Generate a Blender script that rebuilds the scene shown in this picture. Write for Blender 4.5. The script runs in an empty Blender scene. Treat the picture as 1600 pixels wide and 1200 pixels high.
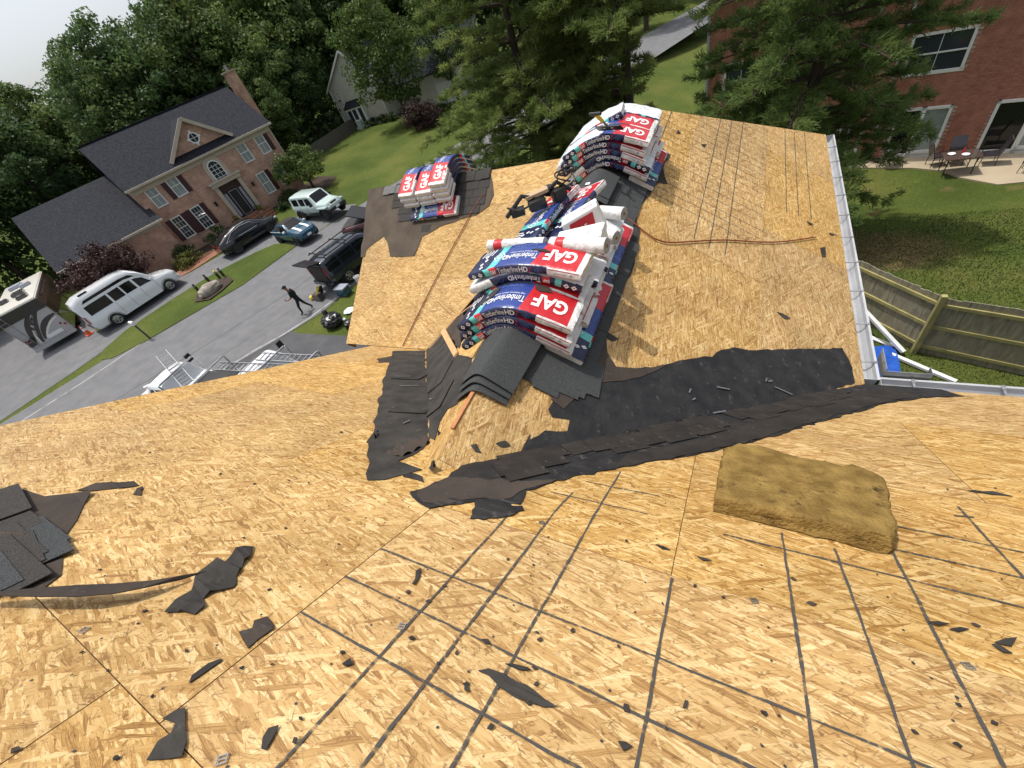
import bpy, bmesh, math, random
import numpy as np
from mathutils import Vector, Matrix, Euler
from mathutils.geometry import tessellate_polygon
random.seed(7); rng = np.random.default_rng(7)
S = bpy.context.scene; COL = S.collection
# ------------------------------------------------------------------ camera, sky, sun, exposure
RM = np.array([[0.88232159, 0.10031374, -0.45983233], [0.37567261, -0.73865343, 0.55969741], [-0.28351139, -0.66657952, -0.689415]])
FPX = 628.0; CAM = np.array([0.0, 0.0, 9.9])
cd = bpy.data.cameras.new('camera'); cam = bpy.data.objects.new('camera', cd); COL.objects.link(cam)
cd.sensor_width = 36.0; cd.lens = 36.0 * FPX / 1600.0; cd.clip_start = 0.05; cd.clip_end = 2000
cx, cy, cz = RM[:, 0], -RM[:, 1], -RM[:, 2]
cam.matrix_world = Matrix(((cx[0], cy[0], cz[0], CAM[0]), (cx[1], cy[1], cz[1], CAM[1]), (cx[2], cy[2], cz[2], CAM[2]), (0, 0, 0, 1)))
S.camera = cam
SUN_EL = math.radians(72); SUN_AZ = math.radians(-76)      # azimuth clockwise from +Y
sdir = Vector((math.sin(SUN_AZ) * math.cos(SUN_EL), math.cos(SUN_AZ) * math.cos(SUN_EL), math.sin(SUN_EL)))
W = bpy.data.worlds.new('World'); S.world = W; W.use_nodes = True
wn = W.node_tree.nodes; wl = W.node_tree.links
sky = wn.new('ShaderNodeTexSky'); sky.sky_type = 'NISHITA'; sky.sun_disc = False
sky.sun_elevation = SUN_EL; sky.sun_rotation = SUN_AZ; sky.air_density = 1.0; sky.dust_density = 4.0; sky.ozone_density = 1.0
hs = wn.new('ShaderNodeHueSaturation'); hs.inputs['Saturation'].default_value = .45; wl.new(sky.outputs[0], hs.inputs['Color']); wl.new(hs.outputs[0], wn['Background'].inputs[0]); wn['Background'].inputs[1].default_value = 0.15
sl = bpy.data.lights.new('sun', 'SUN'); sl.energy = 2.75; sl.angle = math.radians(0.9); sl.color = (1.0, 0.95, 0.87)
so = bpy.data.objects.new('sun', sl); COL.objects.link(so); so.rotation_euler = sdir.to_track_quat('Z', 'Y').to_euler(); so.location = (0, 0, 60)
S.view_settings.view_transform = 'Standard'; S.view_settings.look = 'None'; S.view_settings.gamma = 1.0
S.view_settings.use_curve_mapping = False; S.view_settings.exposure = 0.32
S.render.engine = 'CYCLES'; S.cycles.max_bounces = 6; S.cycles.transparent_max_bounces = 16

# ------------------------------------------------------------------ helpers
def ray(p):
    v = np.array([p[0] - 800.0, p[1] - 600.0, FPX]); v /= np.linalg.norm(v); return RM @ v
def gz(x, y=0.0):
    sp = lambda t, k=3.0: k * math.log1p(math.exp(max(-40, min(40, t / k))))
    z = 0.07 * sp(-14 - x) - 0.04 * sp(-36 - x)
    a = min(1, max(0, (y - 13) / 10.0)); a = a * a * (3 - 2 * a)
    b = min(1, max(0, (x + 12) / 8.0)); b = b * b * (3 - 2 * b)
    return z - 1.6 * a * b
def G(p, dz=0.0):                                  # where a line of sight meets the ground
    r = ray(p); k = 3.0
    for _ in range(4000):
        q = CAM + r * k
        d = q[2] - gz(q[0], q[1]) - dz
        if d < 0.002: break
        k += max(0.002, d * 0.5)
        if k > 300: break
    return q
def atz(p, z): r = ray(p); return CAM + r * ((z - CAM[2]) / r[2])
def aty(p, y): r = ray(p); return CAM + r * (y / r[1])

MATS = {}
def nt(name):
    m = bpy.data.materials.new(name); m.use_nodes = True; MATS[name] = m
    t = m.node_tree; return m, t, t.nodes['Principled BSDF'], t.nodes.new, t.links.new
def mat(name, c, rough=0.6, metal=0.0, c2=None, scale=8.0, bump=0.0, bscale=40.0, spec=None, coat=0.0, detail=6.0, stretch=None, contrast=(0.35, 0.65)):
    m, t, P, new, link = nt(name)
    P.inputs['Base Color'].default_value = (*c, 1); P.inputs['Roughness'].default_value = rough; P.inputs['Metallic'].default_value = metal
    if spec is not None: P.inputs['Specular IOR Level'].default_value = spec
    if coat: P.inputs['Coat Weight'].default_value = coat; P.inputs['Coat Roughness'].default_value = 0.05
    tc = new('ShaderNodeTexCoord'); mp = new('ShaderNodeMapping'); link(tc.outputs['Object'], mp.inputs['Vector'])
    if stretch: mp.inputs['Scale'].default_value = stretch
    oi = new('ShaderNodeObjectInfo'); ad = new('ShaderNodeVectorMath'); ad.operation = 'ADD'
    mu = new('ShaderNodeMath'); mu.operation = 'MULTIPLY'; mu.inputs[1].default_value = 53.0; link(oi.outputs['Random'], mu.inputs[0])
    link(mp.outputs[0], ad.inputs[0]); link(mu.outputs[0], ad.inputs[1])
    if c2:
        n = new('ShaderNodeTexNoise'); n.inputs['Scale'].default_value = scale; n.inputs['Detail'].default_value = detail; link(ad.outputs[0], n.inputs['Vector'])
        r = new('ShaderNodeValToRGB'); r.color_ramp.elements[0].position = contrast[0]; r.color_ramp.elements[1].position = contrast[1]
        r.color_ramp.elements[0].color = (*c, 1); r.color_ramp.elements[1].color = (*c2, 1)
        link(n.outputs['Fac'], r.inputs['Fac']); link(r.outputs[0], P.inputs['Base Color'])
    if bump:
        n2 = new('ShaderNodeTexNoise'); n2.inputs['Scale'].default_value = bscale; n2.inputs['Detail'].default_value = 4; link(ad.outputs[0], n2.inputs['Vector'])
        b = new('ShaderNodeBump'); b.inputs['Strength'].default_value = bump; b.inputs['Distance'].default_value = 0.02
        link(n2.outputs['Fac'], b.inputs['Height']); link(b.outputs[0], P.inputs['Normal'])
    return m
def foliage(name, dark, mid, light, trans=0.25, scale=0.5):
    m, t, P, new, link = nt(name)
    tc = new('ShaderNodeTexCoord'); n = new('ShaderNodeTexNoise'); n.inputs['Scale'].default_value = scale; n.inputs['Detail'].default_value = 8; n.inputs['Roughness'].default_value = .7
    link(tc.outputs['Object'], n.inputs['Vector'])
    oi = new('ShaderNodeObjectInfo'); ma = new('ShaderNodeMath'); ma.operation = 'MULTIPLY_ADD'; ma.inputs[1].default_value = 0.24; ma.inputs[2].default_value = -0.12
    link(oi.outputs['Random'], ma.inputs[0]); ad = new('ShaderNodeMath'); link(n.outputs['Fac'], ad.inputs[0]); link(ma.outputs[0], ad.inputs[1])
    r = new('ShaderNodeValToRGB'); e = r.color_ramp.elements; e[0].position = .3; e[0].color = (*dark, 1); e[1].position = .72; e[1].color = (*light, 1)
    k = e.new(.5); k.color = (*mid, 1); link(ad.outputs[0], r.inputs['Fac']); link(r.outputs[0], P.inputs['Base Color'])
    P.inputs['Roughness'].default_value = .55; P.inputs['Specular IOR Level'].default_value = .25
    tr = new('ShaderNodeBsdfTranslucent'); link(r.outputs[0], tr.inputs['Color']); mx = new('ShaderNodeMixShader'); mx.inputs[0].default_value = trans
    link(P.outputs[0], mx.inputs[1]); link(tr.outputs[0], mx.inputs[2]); link(mx.outputs[0], t.nodes['Material Output'].inputs['Surface'])
    return m

class MB:
    def __init__(s): s.v = []; s.f = []; s.m = []; s.uv = {}
    def add(s, vs, fs, m=0, T=None):
        o = len(s.v)
        s.v += [tuple(T @ Vector(v)) if T is not None else tuple(v) for v in vs]
        for f in fs: s.f.append(tuple(i + o for i in f)); s.m.append(m)
        return s
    def box(s, c, d, m=0, T=None, rz=0.0):
        x, y, z = d[0] / 2, d[1] / 2, d[2] / 2
        vs = [(-x, -y, -z), (x, -y, -z), (x, y, -z), (-x, y, -z), (-x, -y, z), (x, -y, z), (x, y, z), (-x, y, z)]
        cr, sr = math.cos(rz), math.sin(rz)
        vs = [(c[0] + a * cr - b * sr, c[1] + a * sr + b * cr, c[2] + e) for a, b, e in vs]
        return s.add(vs, [(3, 2, 1, 0), (4, 5, 6, 7), (0, 1, 5, 4), (1, 2, 6, 5), (2, 3, 7, 6), (3, 0, 4, 7)], m, T)
    def bar(s, a, b, w, h, m=0, up=(0, 0, 1)):
        a = Vector(a); b = Vector(b); d = (b - a); L = d.length; d.normalize(); u = Vector(up)
        if abs(d.dot(u)) > .98: u = Vector((1, 0, 0))
        sd = d.cross(u).normalized(); up2 = sd.cross(d).normalized()
        M = Matrix((( d.x, sd.x, up2.x, (a.x + b.x) / 2), (d.y, sd.y, up2.y, (a.y + b.y) / 2), (d.z, sd.z, up2.z, (a.z + b.z) / 2), (0, 0, 0, 1)))
        return s.box((0, 0, 0), (L, w, h), m, M)
    def tube(s, pts, r, n=8, m=0, cap=True):
        pts = [Vector(p) for p in pts]; rings = []; prev = None
        for i, p in enumerate(pts):
            d = (pts[min(i + 1, len(pts) - 1)] - pts[max(i - 1, 0)]).normalized()
            u = Vector((0, 0, 1)) if abs(d.z) < .95 else Vector((1, 0, 0))
            a = d.cross(u).normalized() if prev is None else (prev - d * prev.dot(d)).normalized()
            prev = a; b = d.cross(a); rr = r[i] if isinstance(r, (list, tuple)) else r
            rings.append([p + (a * math.cos(2 * math.pi * k / n) + b * math.sin(2 * math.pi * k / n)) * rr for k in range(n)])
        vs = [q for R_ in rings for q in R_]; fs = []
        for i in range(len(pts) - 1):
            for k in range(n):
                k2 = (k + 1) % n; fs.append((i * n + k, i * n + k2, (i + 1) * n + k2, (i + 1) * n + k))
        if cap: fs.append(tuple(range(n))[::-1]); fs.append(tuple((len(pts) - 1) * n + k for k in range(n)))
        return s.add(vs, fs, m)
    def lathe(s, prof, n=20, m=0, T=None, a0=0.0):
        vs = []; fs = []
        for r, z in prof: vs += [(r * math.cos(a0 + 2 * math.pi * k / n), r * math.sin(a0 + 2 * math.pi * k / n), z) for k in range(n)]
        for i in range(len(prof) - 1):
            for k in range(n):
                k2 = (k + 1) % n; fs.append((i * n + k, i * n + k2, (i + 1) * n + k2, (i + 1) * n + k))
        return s.add(vs, fs, m, T)
    def poly(s, pts, m=0): return s.add(pts, [tuple(range(len(pts)))], m)
    def prism(s, pts, d, m=0):
        n = len(pts); d = Vector(d); p2 = [tuple(Vector(p) + d) for p in pts]
        return s.add(list(pts) + p2, [tuple(range(n))[::-1], tuple(range(n, 2 * n))] + [(i, (i + 1) % n, n + (i + 1) % n, n + i) for i in range(n)], m)
    def ico(s, c, r, sub=2, m=0, sq=(1, 1, 1), jit=0.0, seed=0):
        bm = bmesh.new(); bmesh.ops.create_icosphere(bm, subdivisions=sub, radius=1.0); rr = random.Random(seed)
        vs = []
        for v in bm.verts:
            k = r * (1 + rr.uniform(-jit, jit)); vs.append((c[0] + v.co.x * k * sq[0], c[1] + v.co.y * k * sq[1], c[2] + v.co.z * k * sq[2]))
        bm.verts.index_update(); fs = [tuple(v.index for v in f.verts) for f in bm.faces]; bm.free(); return s.add(vs, fs, m)
    def mesh(s, name, smooth=False, uv=None):
        me = bpy.data.meshes.new(name); me.from_pydata([tuple(map(float, v)) for v in s.v], [], s.f)
        me.polygons.foreach_set('material_index', s.m)
        if smooth: me.polygons.foreach_set('use_smooth', [True] * len(s.f))
        if uv:
            ul = me.uv_layers.new(name='UVMap')
            for l in me.loops: ul.data[l.index].uv = uv(Vector(me.vertices[l.vertex_index].co))
        me.update(); return me
def M_(x): return MATS[x] if isinstance(x, str) else x
def link(name, me, mats=None, parent=None, kind=None, label=None, cat=None, group=None):
    if isinstance(me, MB): me = me.mesh(name)
    if mats is not None and len(me.materials) == 0:
        for m in (mats if isinstance(mats, (list, tuple)) else [mats]): me.materials.append(M_(m))
    o = bpy.data.objects.new(name, me); COL.objects.link(o)
    if parent: o.parent = parent
    if kind: o['kind'] = kind
    if label: o['label'] = label
    if cat: o['category'] = cat
    if group: o['group'] = group
    return o
def thing(name, label, cat, loc=(0, 0, 0), rz=0.0, group=None, rot=None):
    o = bpy.data.objects.new(name, None); COL.objects.link(o); o.empty_display_size = .3
    o.location = loc; o.rotation_euler = rot if rot else (0, 0, rz); o['label'] = label; o['category'] = cat
    if group: o['group'] = group
    return o
def smooth(o, ang=40):
    me = o.data; me.polygons.foreach_set('use_smooth', [True] * len(me.polygons))
    if hasattr(me, 'set_sharp_from_angle'): me.set_sharp_from_angle(angle=math.radians(ang))
    return o
def dup(root, loc=None, rz=None, label=None, scale=None):
    r = root.copy(); COL.objects.link(r)
    for ch in root.children:
        c = ch.copy(); COL.objects.link(c); c.parent = r
        for g in ch.children:
            d = g.copy(); COL.objects.link(d); d.parent = c
    if loc is not None: r.location = loc
    if rz is not None: r.rotation_euler = (0, 0, rz)
    if label: r['label'] = label
    if scale: r.scale = scale
    return r
def fast(name, V, F, mats, parent=None, **k):      # big quad meshes from numpy arrays
    me = bpy.data.meshes.new(name); nv = len(V); nf = len(F); q = F.shape[1]
    me.vertices.add(nv); me.vertices.foreach_set('co', np.asarray(V, np.float32).ravel())
    me.loops.add(nf * q); me.loops.foreach_set('vertex_index', np.asarray(F, np.int32).ravel())
    me.polygons.add(nf); me.polygons.foreach_set('loop_start', np.arange(0, nf * q, q, dtype=np.int32)); me.polygons.foreach_set('loop_total', np.full(nf, q, np.int32))
    me.update(calc_edges=True); me.validate()
    return link(name, me, mats, parent, **k)
FONT = {}
def text_mesh(t, bold=0.0):
    if (t, bold) in FONT: return FONT[(t, bold)]
    c = bpy.data.curves.new('t', 'FONT'); c.body = t; c.size = 1.0; c.offset = bold; c.resolution_u = 3
    o = bpy.data.objects.new('t', c); COL.objects.link(o); dg = bpy.context.evaluated_depsgraph_get(); dg.update()
    me = bpy.data.meshes.new_from_object(o.evaluated_get(dg))
    bm = bmesh.new(); bm.from_mesh(me); bmesh.ops.subdivide_edges(bm, edges=[e for e in bm.edges if e.calc_length() > .35], cuts=1); bmesh.ops.triangulate(bm, faces=bm.faces)
    V = [tuple(v.co) for v in bm.verts]; bm.verts.index_update(); Fs = [tuple(v.index for v in f.verts) for f in bm.faces]; bm.free()
    bpy.data.objects.remove(o); bpy.data.curves.remove(c)
    x0 = min(v[0] for v in V); x1 = max(v[0] for v in V); y0 = min(v[1] for v in V); y1 = max(v[1] for v in V)
    V = [((v[0] - x0) / (x1 - x0), (v[1] - y0) / (y1 - y0)) for v in V]
    FONT[(t, bold)] = (V, Fs, (x1 - x0) / (y1 - y0)); return FONT[(t, bold)]
# ------------------------------------------------------------------ materials
def osb_mat(name, tone=1.0, seed=0.0):
    m, t, P, new, lk = nt(name)
    uv = new('ShaderNodeUVMap'); uv.uv_map = 'UVMap'; oi = new('ShaderNodeObjectInfo')
    mu = new('ShaderNodeMath'); mu.operation = 'MULTIPLY'; mu.inputs[1].default_value = 71.0; lk(oi.outputs['Random'], mu.inputs[0])
    ad0 = new('ShaderNodeVectorMath'); lk(uv.outputs[0], ad0.inputs[0]); lk(mu.outputs[0], ad0.inputs[1])
    wz = new('ShaderNodeTexNoise'); wz.inputs['Scale'].default_value = 13; wz.inputs['Detail'].default_value = 2; lk(ad0.outputs[0], wz.inputs['Vector'])
    ws = new('ShaderNodeVectorMath'); ws.operation = 'SCALE'; ws.inputs['Scale'].default_value = .010; lk(wz.outputs['Color'], ws.inputs[0])
    ad = new('ShaderNodeVectorMath'); lk(ad0.outputs[0], ad.inputs[0]); lk(ws.outputs[0], ad.inputs[1])
    prev = None; hprev = None
    cols = [(.255, .140, .052), (.40, .243, .093), (.495, .325, .140), (.58, .41, .193), (.69, .53, .290)]
    specs = [(5, 9.5, 84.0, .0), (-19, 8.2, 70.0, .48), (24, 8.6, 74.0, .52), (-48, 8.0, 58.0, .76), (3, 7.0, 60.0, .62), (62, 9.0, 64.0, .84), (11, 14.0, 125.0, .50), (-33, 7.5, 64.0, .80), (8, 10.0, 50.0, .86)]
    for i, (ang, sx, sy, thr) in enumerate(specs):
        mp = new('ShaderNodeMapping'); mp.vector_type = 'TEXTURE' if False else 'POINT'
        rt = new('ShaderNodeVectorRotate'); rt.rotation_type = 'Z_AXIS'; rt.inputs['Angle'].default_value = math.radians(ang); lk(ad.outputs[0], rt.inputs['Vector'])
        mp.inputs['Scale'].default_value = (sx, sy, 1); mp.inputs['Location'].default_value = (i * 3.7 + seed, i * 1.3, 0); lk(rt.outputs[0], mp.inputs['Vector'])
        vo = new('ShaderNodeTexVoronoi'); vo.voronoi_dimensions = '2D'; vo.inputs['Scale'].default_value = 1.0; vo.inputs['Randomness'].default_value = 1.0; lk(mp.outputs[0], vo.inputs['Vector'])
        sp = new('ShaderNodeSeparateColor'); lk(vo.outputs['Color'], sp.inputs[0])
        rp = new('ShaderNodeValToRGB'); e = rp.color_ramp.elements; e[0].color = (*cols[0], 1); e[0].position = 0; e[1].color = (*cols[4], 1); e[1].position = 1
        for pos, c in ((.12, cols[1]), (.45, cols[2]), (.78, cols[3])): q = e.new(pos); q.color = (*c, 1)
        # grain along the strand
        mg = new('ShaderNodeMapping'); mg.inputs['Scale'].default_value = (.5, 5, 1); lk(mp.outputs[0], mg.inputs['Vector'])
        gn = new('ShaderNodeTexNoise'); gn.noise_dimensions = '2D'; gn.inputs['Scale'].default_value = 1.3; gn.inputs['Detail'].default_value = 3; lk(mg.outputs[0], gn.inputs['Vector'])
        gm = new('ShaderNodeMath'); gm.operation = 'MULTIPLY_ADD'; gm.inputs[1].default_value = .8; gm.inputs[2].default_value = -.40; lk(gn.outputs['Fac'], gm.inputs[0])
        ga = new('ShaderNodeMath'); lk(sp.outputs[0], ga.inputs[0]); lk(gm.outputs[0], ga.inputs[1]); lk(ga.outputs[0], rp.inputs['Fac'])
        if prev is None: prev = rp.outputs[0]; hprev = sp.outputs[2]
        else:
            gt = new('ShaderNodeMath'); gt.operation = 'GREATER_THAN'; gt.inputs[1].default_value = thr; lk(sp.outputs[1], gt.inputs[0])
            mx = new('ShaderNodeMix'); mx.data_type = 'RGBA'; lk(gt.outputs[0], mx.inputs[0]); lk(prev, mx.inputs[6]); lk(rp.outputs[0], mx.inputs[7]); prev = mx.outputs[2]
            mh = new('ShaderNodeMix'); lk(gt.outputs[0], mh.inputs[0]); lk(hprev, mh.inputs[2]); lk(sp.outputs[2], mh.inputs[3]); hprev = mh.outputs[0]
    # thin dark gaps along some strands
    for i, (ang, sx, sy, _) in enumerate(specs[:4]):
        rt = new('ShaderNodeVectorRotate'); rt.rotation_type = 'Z_AXIS'; rt.inputs['Angle'].default_value = math.radians(ang); lk(ad.outputs[0], rt.inputs['Vector'])
        mp = new('ShaderNodeMapping'); mp.inputs['Scale'].default_value = (sx, sy, 1); mp.inputs['Location'].default_value = (i * 3.7 + seed, i * 1.3, 0); lk(rt.outputs[0], mp.inputs['Vector'])
        ve = new('ShaderNodeTexVoronoi'); ve.voronoi_dimensions = '2D'; ve.feature = 'DISTANCE_TO_EDGE'; ve.inputs['Scale'].default_value = 1.0; lk(mp.outputs[0], ve.inputs['Vector'])
        en = new('ShaderNodeTexNoise'); en.inputs['Scale'].default_value = 17 + 5 * i; en.inputs['Detail'].default_value = 3; lk(ad.outputs[0], en.inputs['Vector'])
        e1 = new('ShaderNodeMapRange'); e1.inputs['From Min'].default_value = .0; e1.inputs['From Max'].default_value = .07; e1.inputs['To Min'].default_value = 1; e1.inputs['To Max'].default_value = 0; lk(ve.outputs['Distance'], e1.inputs['Value'])
        e2 = new('ShaderNodeMapRange'); e2.inputs['From Min'].default_value = .50; e2.inputs['From Max'].default_value = .62; lk(en.outputs['Fac'], e2.inputs['Value'])
        e3 = new('ShaderNodeMath'); e3.operation = 'MULTIPLY'; lk(e1.outputs[0], e3.inputs[0]); lk(e2.outputs[0], e3.inputs[1])
        e4 = new('ShaderNodeMath'); e4.operation = 'MULTIPLY'; e4.inputs[1].default_value = .75; lk(e3.outputs[0], e4.inputs[0])
        me_ = new('ShaderNodeMix'); me_.data_type = 'RGBA'; lk(e4.outputs[0], me_.inputs[0]); lk(prev, me_.inputs[6]); me_.inputs[7].default_value = (.17, .085, .03, 1); prev = me_.outputs[2]
    # dark flecks and bark bits, broad staining
    fn = new('ShaderNodeTexNoise'); fn.inputs['Scale'].default_value = 42; fn.inputs['Detail'].default_value = 5; fn.inputs['Roughness'].default_value = .7; lk(ad.outputs[0], fn.inputs['Vector'])
    fr = new('ShaderNodeValToRGB'); fr.color_ramp.elements[0].position = .62; fr.color_ramp.elements[1].position = .67; fr.color_ramp.elements[0].color = (0, 0, 0, 1); fr.color_ramp.elements[1].color = (.75, .75, .75, 1); lk(fn.outputs['Fac'], fr.inputs['Fac'])
    mf = new('ShaderNodeMix'); mf.data_type = 'RGBA'; lk(fr.outputs[0], mf.inputs[0]); lk(prev, mf.inputs[6]); mf.inputs[7].default_value = (.14, .075, .03, 1)
    bn = new('ShaderNodeTexNoise'); bn.inputs['Scale'].default_value = 1.7; bn.inputs['Detail'].default_value = 5; lk(ad0.outputs[0], bn.inputs['Vector'])
    br = new('ShaderNodeValToRGB'); br.color_ramp.elements[0].position = .3; br.color_ramp.elements[1].position = .7
    br.color_ramp.elements[0].color = (.80 * tone, .77 * tone, .73 * tone, 1); br.color_ramp.elements[1].color = (1.08 * tone, 1.05 * tone, 1.0 * tone, 1); lk(bn.outputs['Fac'], br.inputs['Fac'])
    mm = new('ShaderNodeMix'); mm.data_type = 'RGBA'; mm.blend_type = 'MULTIPLY'; mm.inputs[0].default_value = 1; lk(mf.outputs[2], mm.inputs[6]); lk(br.outputs[0], mm.inputs[7])
    hv = new('ShaderNodeHueSaturation'); vv = new('ShaderNodeMath'); vv.operation = 'MULTIPLY_ADD'; vv.inputs[1].default_value = .14; vv.inputs[2].default_value = .90; lk(oi.outputs['Random'], vv.inputs[0]); lk(vv.outputs[0], hv.inputs['Value']); lk(mm.outputs[2], hv.inputs['Color'])
    sf = new('ShaderNodeMath'); sf.operation = 'FRACT'; sm = new('ShaderNodeMath'); sm.operation = 'MULTIPLY'; sm.inputs[1].default_value = 17.3; lk(oi.outputs['Random'], sm.inputs[0]); lk(sm.outputs[0], sf.inputs[0]); s2 = new('ShaderNodeMath'); s2.operation = 'MULTIPLY_ADD'; s2.inputs[1].default_value = .12; s2.inputs[2].default_value = 1.0; lk(sf.outputs[0], s2.inputs[0]); lk(s2.outputs[0], hv.inputs['Saturation'])
    lk(hv.outputs[0], P.inputs['Base Color']); P.inputs['Roughness'].default_value = .62; P.inputs['Specular IOR Level'].default_value = .3
    bp = new('ShaderNodeBump'); bp.inputs['Strength'].default_value = .35; bp.inputs['Distance'].default_value = .004; lk(hprev, bp.inputs['Height']); lk(bp.outputs[0], P.inputs['Normal'])
    return m
osb_mat('osb')
mat('osb_edge', (.42, .25, .11), .8, c2=(.30, .17, .07), scale=60)
mat('pine_wood', (.58, .38, .19), .7, c2=(.45, .26, .11), scale=12, stretch=(1, 1, 8))
mat('orange_wood', (.45, .19, .06), .7, c2=(.36, .14, .05), scale=14)
mat('underlay', (.05, .03, .02), .9)
mat('felt', (.030, .029, .028), .93, c2=(.055, .050, .045), scale=5, bump=.35, bscale=26, spec=.15)
mat('felt_brown', (.066, .052, .043), .95, c2=(.046, .038, .034), scale=4, bump=.35, bscale=22, spec=.15)
mat('felt_dark', (.022, .020, .019), .93, c2=(.036, .031, .027), scale=5, bump=.35, bscale=26, spec=.15)
mat('felt_tan', (.105, .084, .066), .95, c2=(.075, .060, .048), scale=4, bump=.35, bscale=22, spec=.15)
mat('ice_shield', (.013, .013, .015), .6, c2=(.026, .025, .025), scale=7, bump=.4, bscale=18, spec=.3)
mat('shingle', (.040, .043, .045), .95, c2=(.085, .09, .092), scale=160, bump=.6, bscale=240, spec=.2, detail=2)
mat('shingle_brown', (.040, .037, .035), .95, c2=(.075, .070, .066), scale=160, bump=.6, bscale=240, spec=.2, detail=2)
mat('shingle_light', (.13, .13, .13), .95, c2=(.20, .20, .195), scale=160, bump=.5, bscale=240, spec=.2, detail=2)
m_, t_, P_, new_, lk_ = nt('chalk')
P_.inputs['Base Color'].default_value = (.060, .056, .052, 1); P_.inputs['Roughness'].default_value = .95
n_ = new_('ShaderNodeTexNoise'); n_.inputs['Scale'].default_value = 55; n_.inputs['Detail'].default_value = 6; tc_ = new_('ShaderNodeTexCoord'); lk_(tc_.outputs['Object'], n_.inputs['Vector'])
r_ = new_('ShaderNodeValToRGB'); r_.color_ramp.elements[0].position = .24; r_.color_ramp.elements[1].position = .50; lk_(n_.outputs['Fac'], r_.inputs['Fac'])
x_ = new_('ShaderNodeMixShader'); tr_ = new_('ShaderNodeBsdfTransparent'); lk_(r_.outputs[0], x_.inputs[0]); lk_(tr_.outputs[0], x_.inputs[1]); lk_(P_.outputs[0], x_.inputs[2]); lk_(x_.outputs[0], t_.nodes['Material Output'].inputs['Surface'])
for nm, c in (('wrap_blue', (.028, .055, .24)), ('wrap_navy', (.012, .018, .062)), ('wrap_teal', (.12, .52, .50)), ('wrap_red', (.48, .018, .025)), ('wrap_darkred', (.22, .012, .02))):
    mat(nm, c, .27, bump=.5, bscale=13, spec=.5)
mat('wrap_white', (.58, .58, .57), .33, c2=(.74, .74, .73), scale=14, bump=1.0, bscale=20)
mat('wrap_back', (.60, .64, .68), .33, c2=(.74, .75, .76), scale=9, bump=.7, bscale=13)
mat('print_white', (.80, .80, .80), .4); mat('print_grey', (.30, .32, .38), .45); mat('print_red', (.5, .02, .03), .4); mat('print_dim', (.10, .14, .36), .4)
mat('paper_white', (.72, .72, .70), .6, bump=.15, bscale=10); mat('cardboard', (.42, .30, .18), .8)
mat('aluminium_white', (.42, .43, .45), .35, c2=(.34, .35, .37), scale=3); mat('aluminium', (.55, .56, .58), .3, .9, c2=(.45, .46, .48), scale=10)
mat('galvanised', (.5, .5, .5), .35, .8, c2=(.35, .35, .36), scale=12)
mat('vinyl_white', (.72, .73, .74), .5, c2=(.64, .65, .66), scale=3); mat('vinyl_trim', (.50, .47, .42), .55)
mat('rope', (.22, .055, .02), .8); mat('black_rubber', (.012, .012, .013), .6); mat('black_plastic', (.014, .014, .015), .4, bump=.1)
mat('yellow_plastic', (.75, .58, .05), .4); mat('steel', (.35, .35, .36), .3, .9)
m_ = mat('insulation', (.165, .102, .030), .95, c2=(.30, .198, .062), scale=9, bump=.8, bscale=70, spec=.1)
t_ = MATS['insulation'].node_tree; P_ = t_.nodes['Principled BSDF']; src_ = P_.inputs['Base Color'].links[0].from_socket
n_ = t_.nodes.new('ShaderNodeTexNoise'); n_.inputs['Scale'].default_value = 6; n_.inputs['Detail'].default_value = 9; n_.inputs['Roughness'].default_value = .75; c_ = t_.nodes.new('ShaderNodeTexCoord'); t_.links.new(c_.outputs['Object'], n_.inputs['Vector'])
r_ = t_.nodes.new('ShaderNodeValToRGB'); r_.color_ramp.elements[0].position = .56; r_.color_ramp.elements[1].position = .66; t_.links.new(n_.outputs['Fac'], r_.inputs['Fac'])
x_ = t_.nodes.new('ShaderNodeMix'); x_.data_type = 'RGBA'; t_.links.new(r_.outputs[0], x_.inputs[0]); t_.links.new(src_, x_.inputs[6]); x_.inputs[7].default_value = (.030, .022, .010, 1); t_.links.new(x_.outputs[2], P_.inputs['Base Color'])
mat('tarp', (.02, .10, .48), .45, c2=(.015, .075, .36), scale=6, bump=.5, bscale=9)
# ground
m_, t_, P_, new_, lk_ = nt('grass')
tc_ = new_('ShaderNodeTexCoord'); P_.inputs['Roughness'].default_value = .9; P_.inputs['Specular IOR Level'].default_value = .1
def ns_(sc, det=8, rough=.6):
    n = new_('ShaderNodeTexNoise'); n.inputs['Scale'].default_value = sc; n.inputs['Detail'].default_value = det; n.inputs['Roughness'].default_value = rough; lk_(tc_.outputs['Object'], n.inputs['Vector']); return n
def rp_(n, stops):
    r = new_('ShaderNodeValToRGB'); e = r.color_ramp.elements; e[0].position, e[0].color = stops[0][0], (*stops[0][1], 1); e[1].position, e[1].color = stops[-1][0], (*stops[-1][1], 1)
    for p, c in stops[1:-1]: q = e.new(p); q.color = (*c, 1)
    lk_(n.outputs['Fac'], r.inputs['Fac']); return r
a_ = rp_(ns_(.22), [(.32, (.058, .084, .018)), (.5, (.085, .115, .024)), (.68, (.130, .140, .036))])
b_ = rp_(ns_(14, 6, .75), [(.3, (.45, .45, .45)), (.7, (1.3, 1.3, 1.3))])
mm_ = new_('ShaderNodeMix'); mm_.data_type = 'RGBA'; mm_.blend_type = 'MULTIPLY'; mm_.inputs[0].default_value = 1; lk_(a_.outputs[0], mm_.inputs[6]); lk_(b_.outputs[0], mm_.inputs[7])
sx_ = new_('ShaderNodeSeparateXYZ'); lk_(tc_.outputs['Object'], sx_.inputs[0])
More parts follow.
